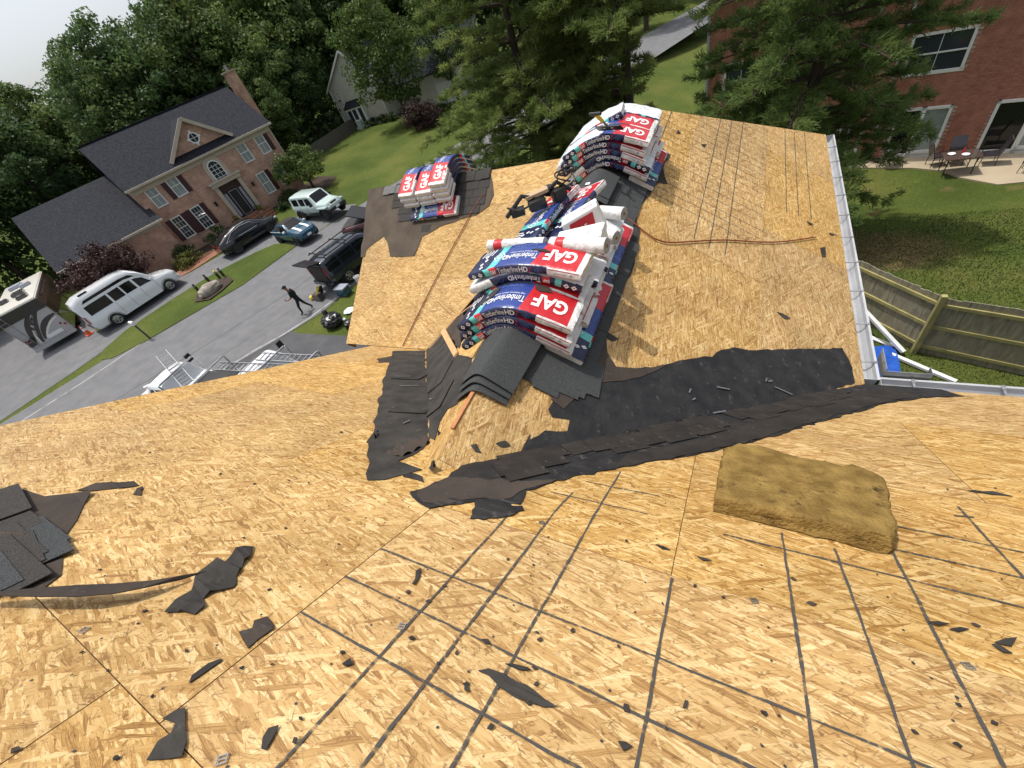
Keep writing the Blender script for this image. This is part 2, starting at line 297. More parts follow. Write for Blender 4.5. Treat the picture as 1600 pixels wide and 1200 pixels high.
dn_ = ns_(.55, 6, .7); ds_ = new_('ShaderNodeValToRGB'); ds_.color_ramp.elements[0].position = .58; ds_.color_ramp.elements[1].position = .72; lk_(dn_.outputs['Fac'], ds_.inputs['Fac'])
mr_ = new_('ShaderNodeMapRange'); mr_.inputs['From Min'].default_value = -6; mr_.inputs['From Max'].default_value = 0; lk_(sx_.outputs['X'], mr_.inputs['Value'])
ml_ = new_('ShaderNodeMath'); ml_.operation = 'MULTIPLY'; lk_(mr_.outputs[0], ml_.inputs[0]); lk_(ds_.outputs[0], ml_.inputs[1])
vd_ = new_('ShaderNodeVectorMath'); vd_.operation = 'DISTANCE'; lk_(tc_.outputs['Object'], vd_.inputs[0]); q_ = G((1366, 388)); vd_.inputs[1].default_value = tuple(float(k) for k in q_)
dd_ = new_('ShaderNodeMath'); dd_.operation = 'MULTIPLY_ADD'; dd_.inputs[1].default_value = 2.6; lk_(ns_(1.3, 7, .7).outputs['Fac'], dd_.inputs[0]); lk_(vd_.outputs['Value'], dd_.inputs[2])
ms_ = new_('ShaderNodeMapRange'); ms_.inputs['From Min'].default_value = 3.5; ms_.inputs['From Max'].default_value = 2.5; lk_(dd_.outputs[0], ms_.inputs['Value'])
mx2_ = new_('ShaderNodeMath'); mx2_.operation = 'MAXIMUM'; lk_(ml_.outputs[0], mx2_.inputs[0]); lk_(ms_.outputs[0], mx2_.inputs[1]); ml_ = mx2_
m2_ = new_('ShaderNodeMix'); m2_.data_type = 'RGBA'; lk_(ml_.outputs[0], m2_.inputs[0]); lk_(mm_.outputs[2], m2_.inputs[6]); m2_.inputs[7].default_value = (.17, .12, .06, 1)
lk_(m2_.outputs[2], P_.inputs['Base Color'])
bp_ = new_('ShaderNodeBump'); bp_.inputs['Strength'].default_value = .8; bp_.inputs['Distance'].default_value = .05; lk_(ns_(22, 6, .8).outputs['Fac'], bp_.inputs['Height']); lk_(bp_.outputs[0], P_.inputs['Normal'])
mat('asphalt', (.135, .137, .143), .9, spec=.2, c2=(.165, .165, .170), scale=1.6, bump=.3, bscale=60, detail=10)
mat('asphalt_dark', (.055, .057, .062), .9, c2=(.08, .08, .084), scale=1.2, bump=.3, bscale=60, detail=10)
mat('road_paint', (.34, .34, .33), .8, c2=(.16, .16, .16), scale=2.2, detail=10, contrast=(.5, .7)); mat('mulch', (.035, .022, .015), 1, c2=(.06, .04, .028), scale=6, bump=1, bscale=25)
mat('brick_path', (.27, .12, .07), .9, c2=(.20, .09, .055), scale=9, bump=.3)
mat('concrete', (.44, .36, .25), .85, c2=(.36, .30, .21), scale=.9, bump=.1)
mat('stone_grey', (.36, .32, .27), .9, c2=(.22, .19, .16), scale=3, bump=.8, bscale=8)
# houses
def brick_mat(name, c1, c2, mort, sc=1.0):
    m, t, P, new, lk = nt(name); uv = new('ShaderNodeUVMap'); uv.uv_map = 'UVMap'
    b = new('ShaderNodeTexBrick'); b.inputs['Scale'].default_value = 1; b.inputs['Brick Width'].default_value = .215 * sc; b.inputs['Row Height'].default_value = .075 * sc
    b.inputs['Mortar Size'].default_value = .009; b.inputs['Color1'].default_value = (*c1, 1); b.inputs['Color2'].default_value = (*c2, 1); b.inputs['Mortar'].default_value = (*mort, 1); b.inputs['Bias'].default_value = -.2
    lk(uv.outputs[0], b.inputs['Vector']); n = new('ShaderNodeTexNoise'); n.inputs['Scale'].default_value = 1.4; n.inputs['Detail'].default_value = 8; lk(uv.outputs[0], n.inputs['Vector'])
    r = new('ShaderNodeValToRGB'); r.color_ramp.elements[0].color = (.72, .72, .72, 1); r.color_ramp.elements[1].color = (1.2, 1.2, 1.2, 1); r.color_ramp.elements[0].position = .3; r.color_ramp.elements[1].position = .7; lk(n.outputs['Fac'], r.inputs['Fac'])
    mm = new('ShaderNodeMix'); mm.data_type = 'RGBA'; mm.blend_type = 'MULTIPLY'; mm.inputs[0].default_value = 1; lk(b.outputs['Color'], mm.inputs[6]); lk(r.outputs[0], mm.inputs[7]); lk(mm.outputs[2], P.inputs['Base Color'])
    P.inputs['Roughness'].default_value = .9; bp = new('ShaderNodeBump'); bp.inputs['Strength'].default_value = .6; bp.inputs['Distance'].default_value = .01; bp.invert = True; lk(b.outputs['Fac'], bp.inputs['Height']); lk(bp.outputs[0], P.inputs['Normal'])
brick_mat('brick_tan', (.52, .29, .20), (.38, .18, .125), (.50, .41, .33))
mat('brick_red', (.44, .175, .115), .9, c2=(.30, .105, .07), scale=3, bump=.3); mat('mortar', (.52, .42, .34), .95, c2=(.28, .22, .17), scale=4)
mat('brick_brown', (.19, .11, .075), .9, c2=(.12, .07, .05), scale=3, bump=.3)
mat('roof_slate', (.018, .020, .025), .95, spec=.12, c2=(.036, .038, .046), scale=5, bump=.5, bscale=30, stretch=(1, 1, 4), detail=12)
mat('siding', (.62, .60, .53), .7, c2=(.55, .53, .47), scale=2); mat('shutter', (.045, .012, .014), .5); mat('trim', (.47, .41, .33), .6, c2=(.42, .36, .29), scale=3)
mat('white_paint', (.74, .74, .72), .45); mat('door_black', (.012, .012, .014), .35)
mat('glass', (.03, .04, .05), .06, spec=.8); mat('glass_blind', (.30, .34, .33), .15, c2=(.22, .26, .26), scale=3, spec=.6); mat('dark_glass', (.008, .009, .010), .08, spec=.4)
mat('soffit', (.5, .5, .5), .7); mat('stucco', (.5, .48, .44), .9)
# vehicles
for nm, c, r in (('car_white', (.74, .76, .78), .25), ('car_black', (.006, .006, .007), .12), ('car_blue', (.012, .065, .115), .22), ('car_mint', (.50, .61, .58), .3), ('car_navy', (.012, .016, .028), .2), ('car_maroon', (.09, .010, .014), .25), ('rv_cream', (.74, .72, .65), .45), ('rv_silver', (.42, .42, .42), .3), ('rv_dark', (.035, .030, .035), .25), ('rv_brown', (.075, .055, .045), .2)):
    mat(nm, c, r, coat=.6, bump=.02, bscale=3)
mat('chrome', (.7, .7, .72), .15, 1.0); mat('tyre', (.015, .015, .015), .8); mat('rim', (.38, .38, .40), .3, .9); mat('rim_dark', (.03, .03, .03), .4); mat('tail_red', (.35, .01, .012), .25); mat('lamp_clear', (.6, .62, .62), .1, spec=.8)
mat('cone_orange', (.75, .11, .03), .5); mat('bag_black', (.010, .010, .011), .3, bump=1.0, bscale=7, spec=.6); mat('skin', (.30, .16, .10), .6); mat('cloth_black', (.012, .012, .014), .9, bump=.3, bscale=9)
mat('fence_wood', (.33, .295, .21), .9, c2=(.20, .18, .125), scale=5, stretch=(3, 3, .6), bump=.3); mat('fence_rail', (.36, .32, .13), .9, c2=(.25, .22, .09), scale=4); mat('fence_grey', (.13, .115, .10), .9, c2=(.09, .08, .07), scale=4)
mat('bark', (.075, .055, .040), .95, c2=(.045, .033, .024), scale=6, bump=1, bscale=12, stretch=(1, 1, .3))
foliage('leaf_wood', (.042, .080, .030), (.085, .145, .046), (.16, .21, .06), .48, .35)
foliage('leaf_wood_pale', (.038, .072, .020), (.085, .14, .036), (.17, .20, .05), .38, .4)
foliage('leaf_maple', (.034, .066, .016), (.070, .12, .026), (.13, .17, .04), .35, .5)
foliage('needle', (.11, .16, .045), (.20, .25, .07), (.30, .33, .10), .55, .7)
foliage('needle_dark', (.085, .145, .045), (.15, .22, .065), (.24, .30, .09), .55, .7)
foliage('leaf_purple', (.022, .010, .011), (.046, .020, .020), (.085, .042, .036), .2, 1.0)
foliage('leaf_shrub', (.015, .034, .008), (.034, .066, .012), (.07, .10, .02), .2, 1.5)
foliage('leaf_yellow', (.06, .07, .012), (.11, .12, .02), (.2, .19, .035), .25, 1.5)
mat('grass_blade', (.05, .09, .015), .8, c2=(.09, .13, .025), scale=.8)

def speckle(nm, col, th=.68, sc=130, amt=.8):         # grit and pale scuffs
    t = MATS[nm].node_tree; P = t.nodes['Principled BSDF']; src = P.inputs['Base Color'].links[0].from_socket; n = t.nodes.new('ShaderNodeTexNoise'); n.inputs['Scale'].default_value = sc; n.inputs['Detail'].default_value = 6; n.inputs['Roughness'].default_value = .75
    c = t.nodes.new('ShaderNodeTexCoord'); t.links.new(c.outputs['Object'], n.inputs['Vector']); r = t.nodes.new('ShaderNodeMapRange'); r.inputs['From Min'].default_value = th; r.inputs['From Max'].default_value = th + .05; r.inputs['To Max'].default_value = amt; t.links.new(n.outputs['Fac'], r.inputs['Value'])
    x = t.nodes.new('ShaderNodeMix'); x.data_type = 'RGBA'; t.links.new(r.outputs[0], x.inputs[0]); t.links.new(src, x.inputs[6]); x.inputs[7].default_value = (*col, 1); t.links.new(x.outputs[2], P.inputs['Base Color'])
for nm_ in ('felt', 'felt_brown', 'felt_dark', 'ice_shield'): speckle(nm_, (.17, .15, .13), .66); speckle(nm_, (.085, .078, .070), .60, 11, .7)
speckle('asphalt', (.085, .085, .09), .62, 1.1, .35); speckle('asphalt', (.24, .24, .24), .66, 40, .5)
# ------------------------------------------------------------------ roof planes of the house we stand on
U = 1.18; TH = math.radians(33.69); CT, ST = math.cos(TH), math.sin(TH)
class Plane:                                     # s runs level, v runs down the slope, h off the surface
    def __init__(p, o, es, ev): p.o = np.array(o, float); p.s = np.array(es, float); p.v = np.array(ev, float); p.n = np.cross(p.s, p.v); p.n = p.n if p.n[2] > 0 else -p.n
    def P(p, s, v, h=0.0): return tuple(p.o + p.s * s + p.v * v + p.n * h)
    def px(p, q, h=0.0):
        r = ray(q); o = p.o + p.n * h; w = CAM + r * (((o - CAM) @ p.n) / (r @ p.n)) - o
        return (float(w @ p.s), float(w @ p.v))
    def mat(p, s=0, v=0, h=0, a=0.0):            # frame lying on the plane: local x along s, turned by a
        c, d = math.cos(a), math.sin(a); w = p.P(s, v, h); yv = np.cross(p.n, p.s)
        X = p.s * c + yv * d; Y = np.cross(p.n, X)
        return Matrix(((X[0], Y[0], p.n[0], w[0]), (X[1], Y[1], p.n[1], w[1]), (X[2], Y[2], p.n[2], w[2]), (0, 0, 0, 1)))
ZM = 9.9 - 1.2018 * U
MAIN = Plane((0, 0, ZM), (1, 0, 0), (0, CT, -ST))
RX, RZ = -1.31 * U, 9.9 - 1.648 * U              # cross ridge
RIGHT = Plane((RX, 0, RZ), (0, 1, 0), (CT, 0, -ST)); LEFT = Plane((RX, 0, RZ), (0, 1, 0), (-CT, 0, -ST))
LY, LZ = 5.25 * U, 9.9 - 1.80 * U                # ridge of the left wing
BACK = Plane((0, LY, LZ), (1, 0, 0), (0, -CT, -ST)); FRONT = Plane((0, LY, LZ), (1, 0, 0), (0, CT, -ST))
YE = 3.08 * U; ZE = 9.9 - 3.25 * U; XR = 1.09 * U; XL = 2 * RX - XR; Y0 = .665 * U; Y1 = 6.16 * U; Y2 = Y1 + (XR - RX); XRAKE = -4.8 * U; XW = -5.36 * U
HIP = Plane((RX, Y1, RZ), (1, 0, 0), (0, CT, -ST))
house = thing('house_under_repair', 'two storey house with bare sheathing on its stripped roof, torn felt in the valleys', 'house', (0, 0, 0))
def clip(poly, a, b, c):                         # keep a*s+b*v<=c
    out = []
    for i in range(len(poly)):
        p, q = poly[i], poly[(i + 1) % len(poly)]; dp = a * p[0] + b * p[1] - c; dq = a * q[0] + b * q[1] - c
        if dp <= 0: out.append(p)
        if dp * dq < 0: t = dp / (dp - dq); out.append((p[0] + t * (q[0] - p[0]), p[1] + t * (q[1] - p[1])))
    return out
def clip_poly(poly, region):
    n = len(region); A = sum(region[i][0] * region[(i + 1) % n][1] - region[(i + 1) % n][0] * region[i][1] for i in range(n)); sg = 1 if A > 0 else -1
    for i in range(n):
        p, q = region[i], region[(i + 1) % n]; a, b = (q[1] - p[1]) * sg, -(q[0] - p[0]) * sg
        poly = clip(poly, a, b, a * p[0] + b * p[1])
        if len(poly) < 3: return []
    return poly
TK = .012
def sheet(pl, poly, matn='osb', name='roof_sheet', h=0.0, tk=TK, parent=None, rot=False):
    n = len(poly); mb = MB()
    top = [pl.P(s, v, h) for s, v in poly]; bot = [pl.P(s, v, h - tk) for s, v in poly]
    A = sum(poly[i][0] * poly[(i + 1) % n][1] - poly[(i + 1) % n][0] * poly[i][1] for i in range(n))
    mb.add(top + bot, [tuple(range(n)) , tuple(range(2 * n - 1, n - 1, -1))], 0); mb.add(top + bot, [(i, n + i, n + (i + 1) % n, (i + 1) % n) for i in range(n)], 1)
    O, s_, v_ = Vector(pl.o), Vector(pl.s), Vector(pl.v)
    uvf = lambda c: ((c - O).dot(v_), (c - O).dot(s_)) if rot else ((c - O).dot(s_), (c - O).dot(v_))
    me = mb.mesh(name, uv=uvf); bm = bmesh.new(); bm.from_mesh(me); bmesh.ops.recalc_face_normals(bm, faces=bm.faces); bm.to_mesh(me); bm.free()
    return link(name, me, [matn, 'osb_edge'], parent or house)
GAP = .0014
def deck(pl, region, vrows, shifts, L=2.44, s0=-12, s1=14):
    for i in range(len(vrows) - 1):
        k = shifts[i % len(shifts)] - 12 * L
        while k < s1:
            q = [(k + GAP, vrows[i] + GAP), (k + L - GAP, vrows[i] + GAP), (k + L - GAP, vrows[i + 1] - GAP), (k + GAP, vrows[i + 1] - GAP)]
            q = clip_poly(q, region)
            if len(q) >= 3 and abs(sum(q[j][0] * q[(j + 1) % len(q)][1] - q[(j + 1) % len(q)][0] * q[j][1] for j in range(len(q)))) > .01:
                sheet(pl, q, h=random.uniform(-.0015, .0015))
            k += L
VE = YE / CT; vr = [-.51 * U / 1.0 * 1.0 - 2.44 - .04, -1.77, -.53, .69, 1.92, 3.14, VE]
XEND = 7.2
deck(MAIN, [(XRAKE, -2.4), (XEND, -2.4), (XEND, VE), (XRAKE, VE)], vr, [.3, -1.305 * U, -1.09 * U, -.086 * U, -1.2, .1])
VR = (XR - RX) / CT
reg = [(Y0, 0), (Y1, 0), (Y2, VR), (YE, VR)]
deck(RIGHT, reg, [0, VR - 2.44, VR - 1.22, VR], [.9, 2.0, .75])
deck(LEFT, [(Y0, 0), (Y1, 0), (LY, (RX - (-1.54 * U)) / CT), (YE, VR)], [0, VR - 2.44, VR - 1.22, VR], [.5, 1.6, .2])
deck(BACK, [(XW, 0), (-1.54 * U, 0), (XL, (LY - YE) / CT), (XW, (LY - YE) / CT)], [0, .62, 1.84, 3.2], [-6.9, -8.0, -7.2])
HV = (Y2 - Y1) / CT; sheet(HIP, [(0, 0), (XR - RX, HV), (XL - RX, HV)])
FV = (LY + 2.17 * U - LY) / CT; sheet(FRONT, [(XW, 0), (-1.54 * U, 0), (-1.54 * U - .1, FV), (XW, FV)])
sheet(LEFT, [(Y1, 0), (Y2, VR), (LY, (RX - (-1.54 * U)) / CT)])
# dark paper and rafters under the gaps
for pl, rg in ((MAIN, [(XRAKE + .02, -2.4), (XEND, -2.4), (XEND, VE - .02), (XRAKE + .02, VE - .02)]), (RIGHT, reg), (BACK, [(XW + .02, 0), (-1.54 * U, 0), (XL, (LY - YE) / CT - .02), (XW + .02, (LY - YE) / CT - .02)])):
    mb = MB(); mb.poly([pl.P(s, v, -TK - .006) for s, v in rg]); link('underlay', mb, 'underlay', house)
# far slope of the main roof and ridge
ZR0 = ZM + 2.4 * ST; YR0 = -2.4 * CT
BK = Plane((0, YR0, ZR0), (1, 0, 0), (0, -CT, -ST)); sheet(BK, [(XRAKE, 0), (XEND, 0), (XEND, 6.4), (XRAKE, 6.4)])
# fascia, rake boards, walls
mb = MB()
mb.bar((XRAKE + .01, YE - .02, ZE - .12), (XL - .05, YE - .02, ZE - .12), .03, .18); mb.bar((XR + .1, YE - .02, ZE - .12), (XEND, YE - .02, ZE - .12), .03, .18)
mb.bar((XR - .015, YE, ZE - .12), (XR - .015, Y2, ZE - .12), .03, .18); mb.bar((XL + .02, Y2 - .015, ZE - .12), (XR, Y2 - .015, ZE - .12), .03, .18)
link('fascia', mb, 'aluminium_white', house)
mb = MB(); mb.bar(MAIN.P(XRAKE + .014, -2.4, -.12), MAIN.P(XRAKE + .014, VE, -.12), .025, .2, up=MAIN.n); mb.bar(BACK.P(XW + .014, 0, -.12), BACK.P(XW + .014, 3.1, -.12), .025, .2, up=BACK.n); mb.bar(FRONT.P(XW + .014, 0, -.12), FRONT.P(XW + .014, FV, -.12), .025, .2, up=FRONT.n)
link('rake_board', mb, 'orange_wood', house)
zw = ZE - .2; mb = MB()
def wall(x0, y0, x1, y1, z0=-1.8, z1=zw, t=.2): mb.bar((x0, y0, (z0 + z1) / 2), (x1, y1, (z0 + z1) / 2), t, z1 - z0)
wall(XRAKE + .4, YE - .45, XL + .4, YE - .45); wall(XL + .4, YE - .35, XL + .4, LY + 2.0); wall(XR - .4, YE - .4, XR - .4, Y2 - .4); wall(XL + .4, Y2 - .4, XR - .4, Y2 - .4); wall(XR - .3, YE - .45, XEND - .3, YE - .45)
wall(XRAKE + .4, YE - .45, XRAKE + .4, 2 * YR0 - YE); wall(XW + .4, YE + .1, XW + .4, LY + 2.0); wall(XW + .4, LY + 2.0, XL + .4, LY + 2.0); wall(XW + .4, YE + .1, XL + .3, YE + .1)
link('wall', mb, 'stucco', house)
mb = MB()
for pts, d in (([(XRAKE + .3, YE - .45, zw), (XRAKE + .3, YR0, ZR0 - .25), (XRAKE + .3, 2 * YR0 - YE, zw)], (.2, 0, 0)), ([(XW + .3, YE + .1, zw), (XW + .3, LY, LZ - .25), (XW + .3, LY + 2.0, zw)], (.2, 0, 0))): mb.prism(pts, d)
link('gable_wall', mb, 'stucco', house)
# gutters with hangers
def gutter(a, b, out, name='gutter', step=.62):
    a = Vector(a); b = Vector(b); out = Vector(out); up = Vector((0, 0, 1)); prof = [(0, 0), (0, -.11), (.07, -.115), (.105, -.06), (.115, 0), (.135, .004), (.135, -.010), (.118, -.014), (.103, -.07), (.068, -.120), (-.004, -.118), (-.004, 0)]
    mb = MB(); vs = [a + out * x + up * z for x, z in prof] + [b + out * x + up * z for x, z in prof]; n = len(prof)
    mb.add(vs, [(i, (i + 1) % n, n + (i + 1) % n, n + i) for i in range(n)]); g = link(name, mb, 'aluminium_white', house)
    L = (b - a).length; d = (b - a).normalized(); k = .25
    while k < L:
        m2 = MB(); p = a + d * k; m2.bar(p + up * .003 - out * .05, p + out * .12 + up * .003, .018, .006); m2.bar(p + out * .085 + up * .007, p + out * .135 + up * .007, .028, .012); link('gutter_hanger', m2, 'galvanised', g); k += step
    m3 = MB()
    for e in (a, b): m3.prism([e + out * x + up * z for x, z in prof[:6]], d * .004)
    link('end_cap', m3, 'aluminium_white', g); return g
gutter((XR + .004, YE + .1, ZE - .03), (XR + .004, Y2 + .03, ZE - .03), (1, 0, 0))
gutter((XR + .14, YE + .004, ZE - .03), (XEND, YE + .004, ZE - .03), (0, 1, 0))
gutter((XRAKE - .02, YE + .004, ZE - .03), (XL - .12, YE + .004, ZE - .03), (0, 1, 0), step=.45)
mb = MB(); x, y, z = XR + .20, YE + .22, ZE + .02       # upturned splash guard in the inside corner
mb.bar((XR + .17, YE + .16, z - .02), (XR + .17, YE + .46, z - .02), .006, .16); mb.bar((XR + .17, YE + .16, z - .04), (XR + .52, YE + .16, z - .04), .006, .13); mb.bar((XR + .52, YE + .16, z - .04), (XR + .52, YE + .26, z - .04), .006, .12)
link('splash_guard', mb, 'galvanised', house)
# ridge boards, nail strips
mb = MB(); mb.bar((RX - .012, Y0 + .35, RZ + .004), (RX - .012, 2.0, RZ + .004), .03, .02); link('ridge_board', mb, 'orange_wood', house)
mb = MB(); mb.bar(HIP.P(-.02, -.02, -.02), HIP.P(XL - RX, HV, -.02), .05, .05, up=HIP.n); link('hip_rafter', mb, 'orange_wood', house)
# plywood cut strip standing in the left valley
mb = MB(); p = [LEFT.px(q) for q in ((690, 520), (697, 514), (718, 552), (712, 560))]; mb.prism([LEFT.P(*q, .03) for q in p], tuple(LEFT.n * -.02)); link('nailing_strip', mb, 'pine_wood', house)
for a, b, w in (((664, 548), (729, 472), .05), ((672, 545), (744, 462), .04), ((700, 507), (738, 478), .03)):
    q0, q1 = LEFT.px(a), LEFT.px(b); mb = MB(); mb.bar(LEFT.P(*q0, .012), LEFT.P(*q1, .012), w, .014, up=LEFT.n); link('nailing_strip', mb, 'pine_wood', house)
# ------------------------------------------------------------------ torn felt, chalk lines, shingles still on the roof
def ragged(poly, step=.12, amp=.018, seed=1):
    r = random.Random(seed); out = []; n = len(poly)
    for i in range(n):
        p, q = poly[i], poly[(i + 1) % n]; L = math.hypot(q[0] - p[0], q[1] - p[1]); k = max(1, int(L / step)); out.append(p)
        for j in range(1, k):
            t = (j + r.uniform(-.3, .3)) / k; a = r.uniform(-amp, amp); nx, ny = -(q[1] - p[1]) / L, (q[0] - p[0]) / L
            out.append((p[0] + (q[0] - p[0]) * t + nx * a, p[1] + (q[1] - p[1]) * t + ny * a))
    return out
def patch(pl, pts, name, m, parent=None, h=.004, tk=.003, lift=.004, amp=.018, step=.12, seed=1, px=True, **kw):
    poly = [pl.px(q) for q in pts] if px else pts
    poly = ragged(poly, step, amp, seed); r = random.Random(seed + 5)
    bm = bmesh.new(); n = len(poly); lf = [h + tk + (r.random() ** 4) * lift for _ in poly]
    vt = [bm.verts.new(pl.P(s, v, lf[i])) for i, (s, v) in enumerate(poly)]; vb = [bm.verts.new(pl.P(s, v, max(.0015, lf[i] - tk))) for i, (s, v) in enumerate(poly)]
    for a, b, c in tessellate_polygon([[Vector((s, v, 0)) for s, v in poly]]):
        if len({a, b, c}) == 3: bm.faces.new((vt[a], vt[b], vt[c])); bm.faces.new((vb[c], vb[b], vb[a]))
    for i in range(n): bm.faces.new((vt[i], vb[i], vb[(i + 1) % n], vt[(i + 1) % n]))
    bmesh.ops.recalc_face_normals(bm, faces=bm.faces); me = bpy.data.meshes.new(name); bm.to_mesh(me); bm.free()
    return link(name, me, m, parent, **kw)
F = 'felt_underlayment'
patch(MAIN, [(614, 549), (664, 548), (668, 640), (671, 690), (646, 712), (622, 722), (660, 735), (600, 751), (574, 752), (576, 700), (575, 690), (583, 680), (583, 660), (590, 640), (598, 600)], F, 'felt', house, seed=3)
patch(MAIN, [(588, 561), (614, 556), (614, 566), (592, 567)], F, 'felt_brown', house, seed=4, h=.002)  # narrow dark brown strip laid flat just left of the valley felt
patch(LEFT, [(664, 547), (690, 520), (702, 540), (722, 556), (738, 560), (738, 585), (729, 606), (715, 632), (700, 640), (688, 660), (680, 688), (671, 684), (668, 640)], F, 'felt', house, seed=5)
patch(LEFT, [(694, 514), (722, 482), (726, 500), (718, 545)], F, 'felt_brown', house, seed=6)
patch(RIGHT, [(868, 620), (880, 600), (905, 555), (935, 520), (945, 552), (960, 574), (978, 580), (1040, 570), (1100, 557), (1112, 558), (1120, 550), (1145, 543), (1180, 548), (1222, 546), (1315, 544), (1331, 575), (1335, 598), (1300, 610), (1200, 634), (1068, 655), (940, 685), (850, 708), (812, 716), (826, 688), (851, 673), (886, 674), (890, 656), (862, 652), (856, 640)], F, 'ice_shield', house, seed=7, step=.07, amp=.012, lift=.0)
patch(RIGHT, [(925, 500), (950, 515), (948, 552), (962, 574), (1000, 577), (1040, 571), (1000, 590), (930, 600), (880, 640), (860, 625), (880, 590)], F, 'felt_brown', house, seed=8, h=.009)
patch(MAIN, [(728, 716), (850, 705), (940, 685), (1068, 655), (1200, 634), (1300, 610), (1352, 601), (1400, 604), (1470, 610), (1506, 620), (1440, 622), (1380, 632), (1300, 655), (1180, 690), (1084, 713), (1030, 718), (960, 735), (870, 752), (836, 766), (822, 768), (815, 788), (812, 790), (745, 785), (700, 791), (670, 796), (652, 786), (640, 770), (664, 764), (690, 752), (715, 735)], F, 'ice_shield', house, seed=9, lift=.006, step=.05, amp=.016)
patch(MAIN, [(1084, 711), (1180, 689), (1300, 652), (1380, 630), (1440, 620), (1390, 606), (1300, 622), (1180, 660), (1090, 690), (980, 712), (960, 734)], F, 'felt_dark', house, seed=10, h=.008, lift=.006, step=.06, amp=.014)
patch(MAIN, [(652, 770), (700, 748), (790, 752), (870, 752), (822, 766), (800, 780), (742, 782), (690, 793), (662, 787)], F, 'felt_brown', house, seed=11, h=.008, lift=.004, step=.05)
patch(BACK, [(576, 296), (766, 268), (772, 305), (764, 322), (745, 336), (690, 353), (660, 370), (648, 400), (610, 401), (606, 380), (600, 370), (585, 380), (573, 390), (570, 402), (564, 402)], F, 'felt_tan', house, seed=12, step=.2)
patch(RIGHT, [(985, 215), (1018, 190), (1026, 212), (1030, 228), (1047, 243), (1036, 262), (1043, 288), (1028, 286), (1016, 305), (997, 330), (994, 345), (1000, 362), (992, 400), (985, 430), (966, 470), (953, 500), (940, 540), (905, 600), (810, 590), (860, 430), (920, 330)], F, 'felt', house, seed=13, step=.12, amp=.02)
patch(MAIN, [(-20, 770), (20, 764), (70, 777), (145, 772), (120, 815), (95, 850), (96, 900), (70, 920), (25, 928), (-40, 940)], F, 'felt_brown', house, seed=14, lift=.02)
# nail heads along the rafters, too small to pick apart
for pl, rg, s0, s1, v0, v1 in ((MAIN, [(XRAKE, -2.4), (XEND, -2.4), (XEND, VE), (XRAKE, VE)], XRAKE, XEND, -2.3, VE), (RIGHT, reg, Y0, Y2, 0, VR), (BACK, [(XW, 0), (-1.54 * U, 0), (XL, (LY - YE) / CT), (XW, (LY - YE) / CT)], XW, -1.8, 0, 3.1)):
    mb = MB(); rn = random.Random(3); s = s0 + .2
    while s < s1:
        v = v0 + .1
        while v < v1:
            q = (s + rn.uniform(-.012, .012), v + rn.uniform(-.02, .02)); R_ = .0042
            if clip_poly([(q[0] - .03, q[1] - .03), (q[0] + .03, q[1] - .03), (q[0] + .03, q[1] + .03), (q[0] - .03, q[1] + .03)], rg) and rn.random() < .85: mb.poly([pl.P(q[0] + R_ * math.cos(a), q[1] + R_ * math.sin(a), .0026) for a in (0, 1.05, 2.1, 3.14, 4.19, 5.24)])
            v += .155
        s += .406
    link('nail_heads', mb, 'rv_dark', house, kind='stuff')
# chalk lines: thin ragged strips a millimetre or two proud
def chalk(pl, pts, w=.0085, h=.0035, px=True):
    q = [pl.px(p) for p in pts] if px else pts; r = random.Random(int(abs(pts[0][0]) * 7 + abs(pts[0][1])))
    L = []
    for i in range(len(q) - 1):
        a, b = q[i], q[i + 1]; n = max(2, int(math.hypot(b[0] - a[0], b[1] - a[1]) / .05)); L += [(a[0] + (b[0] - a[0]) * k / n, a[1] + (b[1] - a[1]) * k / n) for k in range(n)]
    L.append(q[-1]); d = (L[-1][0] - L[0][0], L[-1][1] - L[0][1]); m = math.hypot(*d); nx, ny = -d[1] / m, d[0] / m; vs = []
    for i, p in enumerate(L):
        j = r.uniform(-.0015, .0015); ww = w * r.uniform(.7, 1.25) / 2
        vs += [pl.P(p[0] + nx * (j - ww), p[1] + ny * (j - ww), h), pl.P(p[0] + nx * (j + ww), p[1] + ny * (j + ww), h)]
    mb = MB(); mb.add(vs, [(2 * i, 2 * i + 1, 2 * i + 3, 2 * i + 2) for i in range(len(L) - 1)]); link('chalk_line', mb, 'chalk', house)
for ln in ([(595, 858), (1000, 1017), (1442, 1196), (1600, 1262)], [(539, 901), (1000, 1119), (1200, 1212)], [(469, 957), (899, 1199), (960, 1234)], [(1129, 835), (1600, 950)], [(1392, 821), (1600, 864)], [(1392, 858), (1600, 904)], [(860, 769), (1012, 804)], [(915, 753), (1031, 776)], [(1490, 806), (1522, 809)]): chalk(MAIN, ln)
for ln in ([(800, 799), (782, 819), (434, 1200), (400, 1240)], [(895, 770), (867, 800), (565, 1199), (540, 1232)], [(970, 737), (932, 800), (706, 1199), (690, 1230)], [(1050, 904), (1004, 1150), (990, 1220)], [(1221, 833), (1275, 1200), (1279, 1225)], [(1304, 858), (1423, 1187), (1436, 1225)], [(1394, 862), (1567, 1196), (1582, 1225)], [(1496, 792), (1600, 904), (1640, 947)]): chalk(MAIN, ln, .0100, .0038)
def z4(x, y): return (940 + x / 4, 140 + y / 4)
for a, b in (((745, 185), (575, 935)), ((815, 190), (670, 990)), ((885, 200), (770, 1035)), ((1145, 250), (1155, 765)), ((1203, 265), (1230, 790)), ((1265, 260), (1310, 815)), ((440, 130), (370, 310)), ((360, 112), (320, 210))): chalk(RIGHT, [z4(*a), z4(*b)], .012)
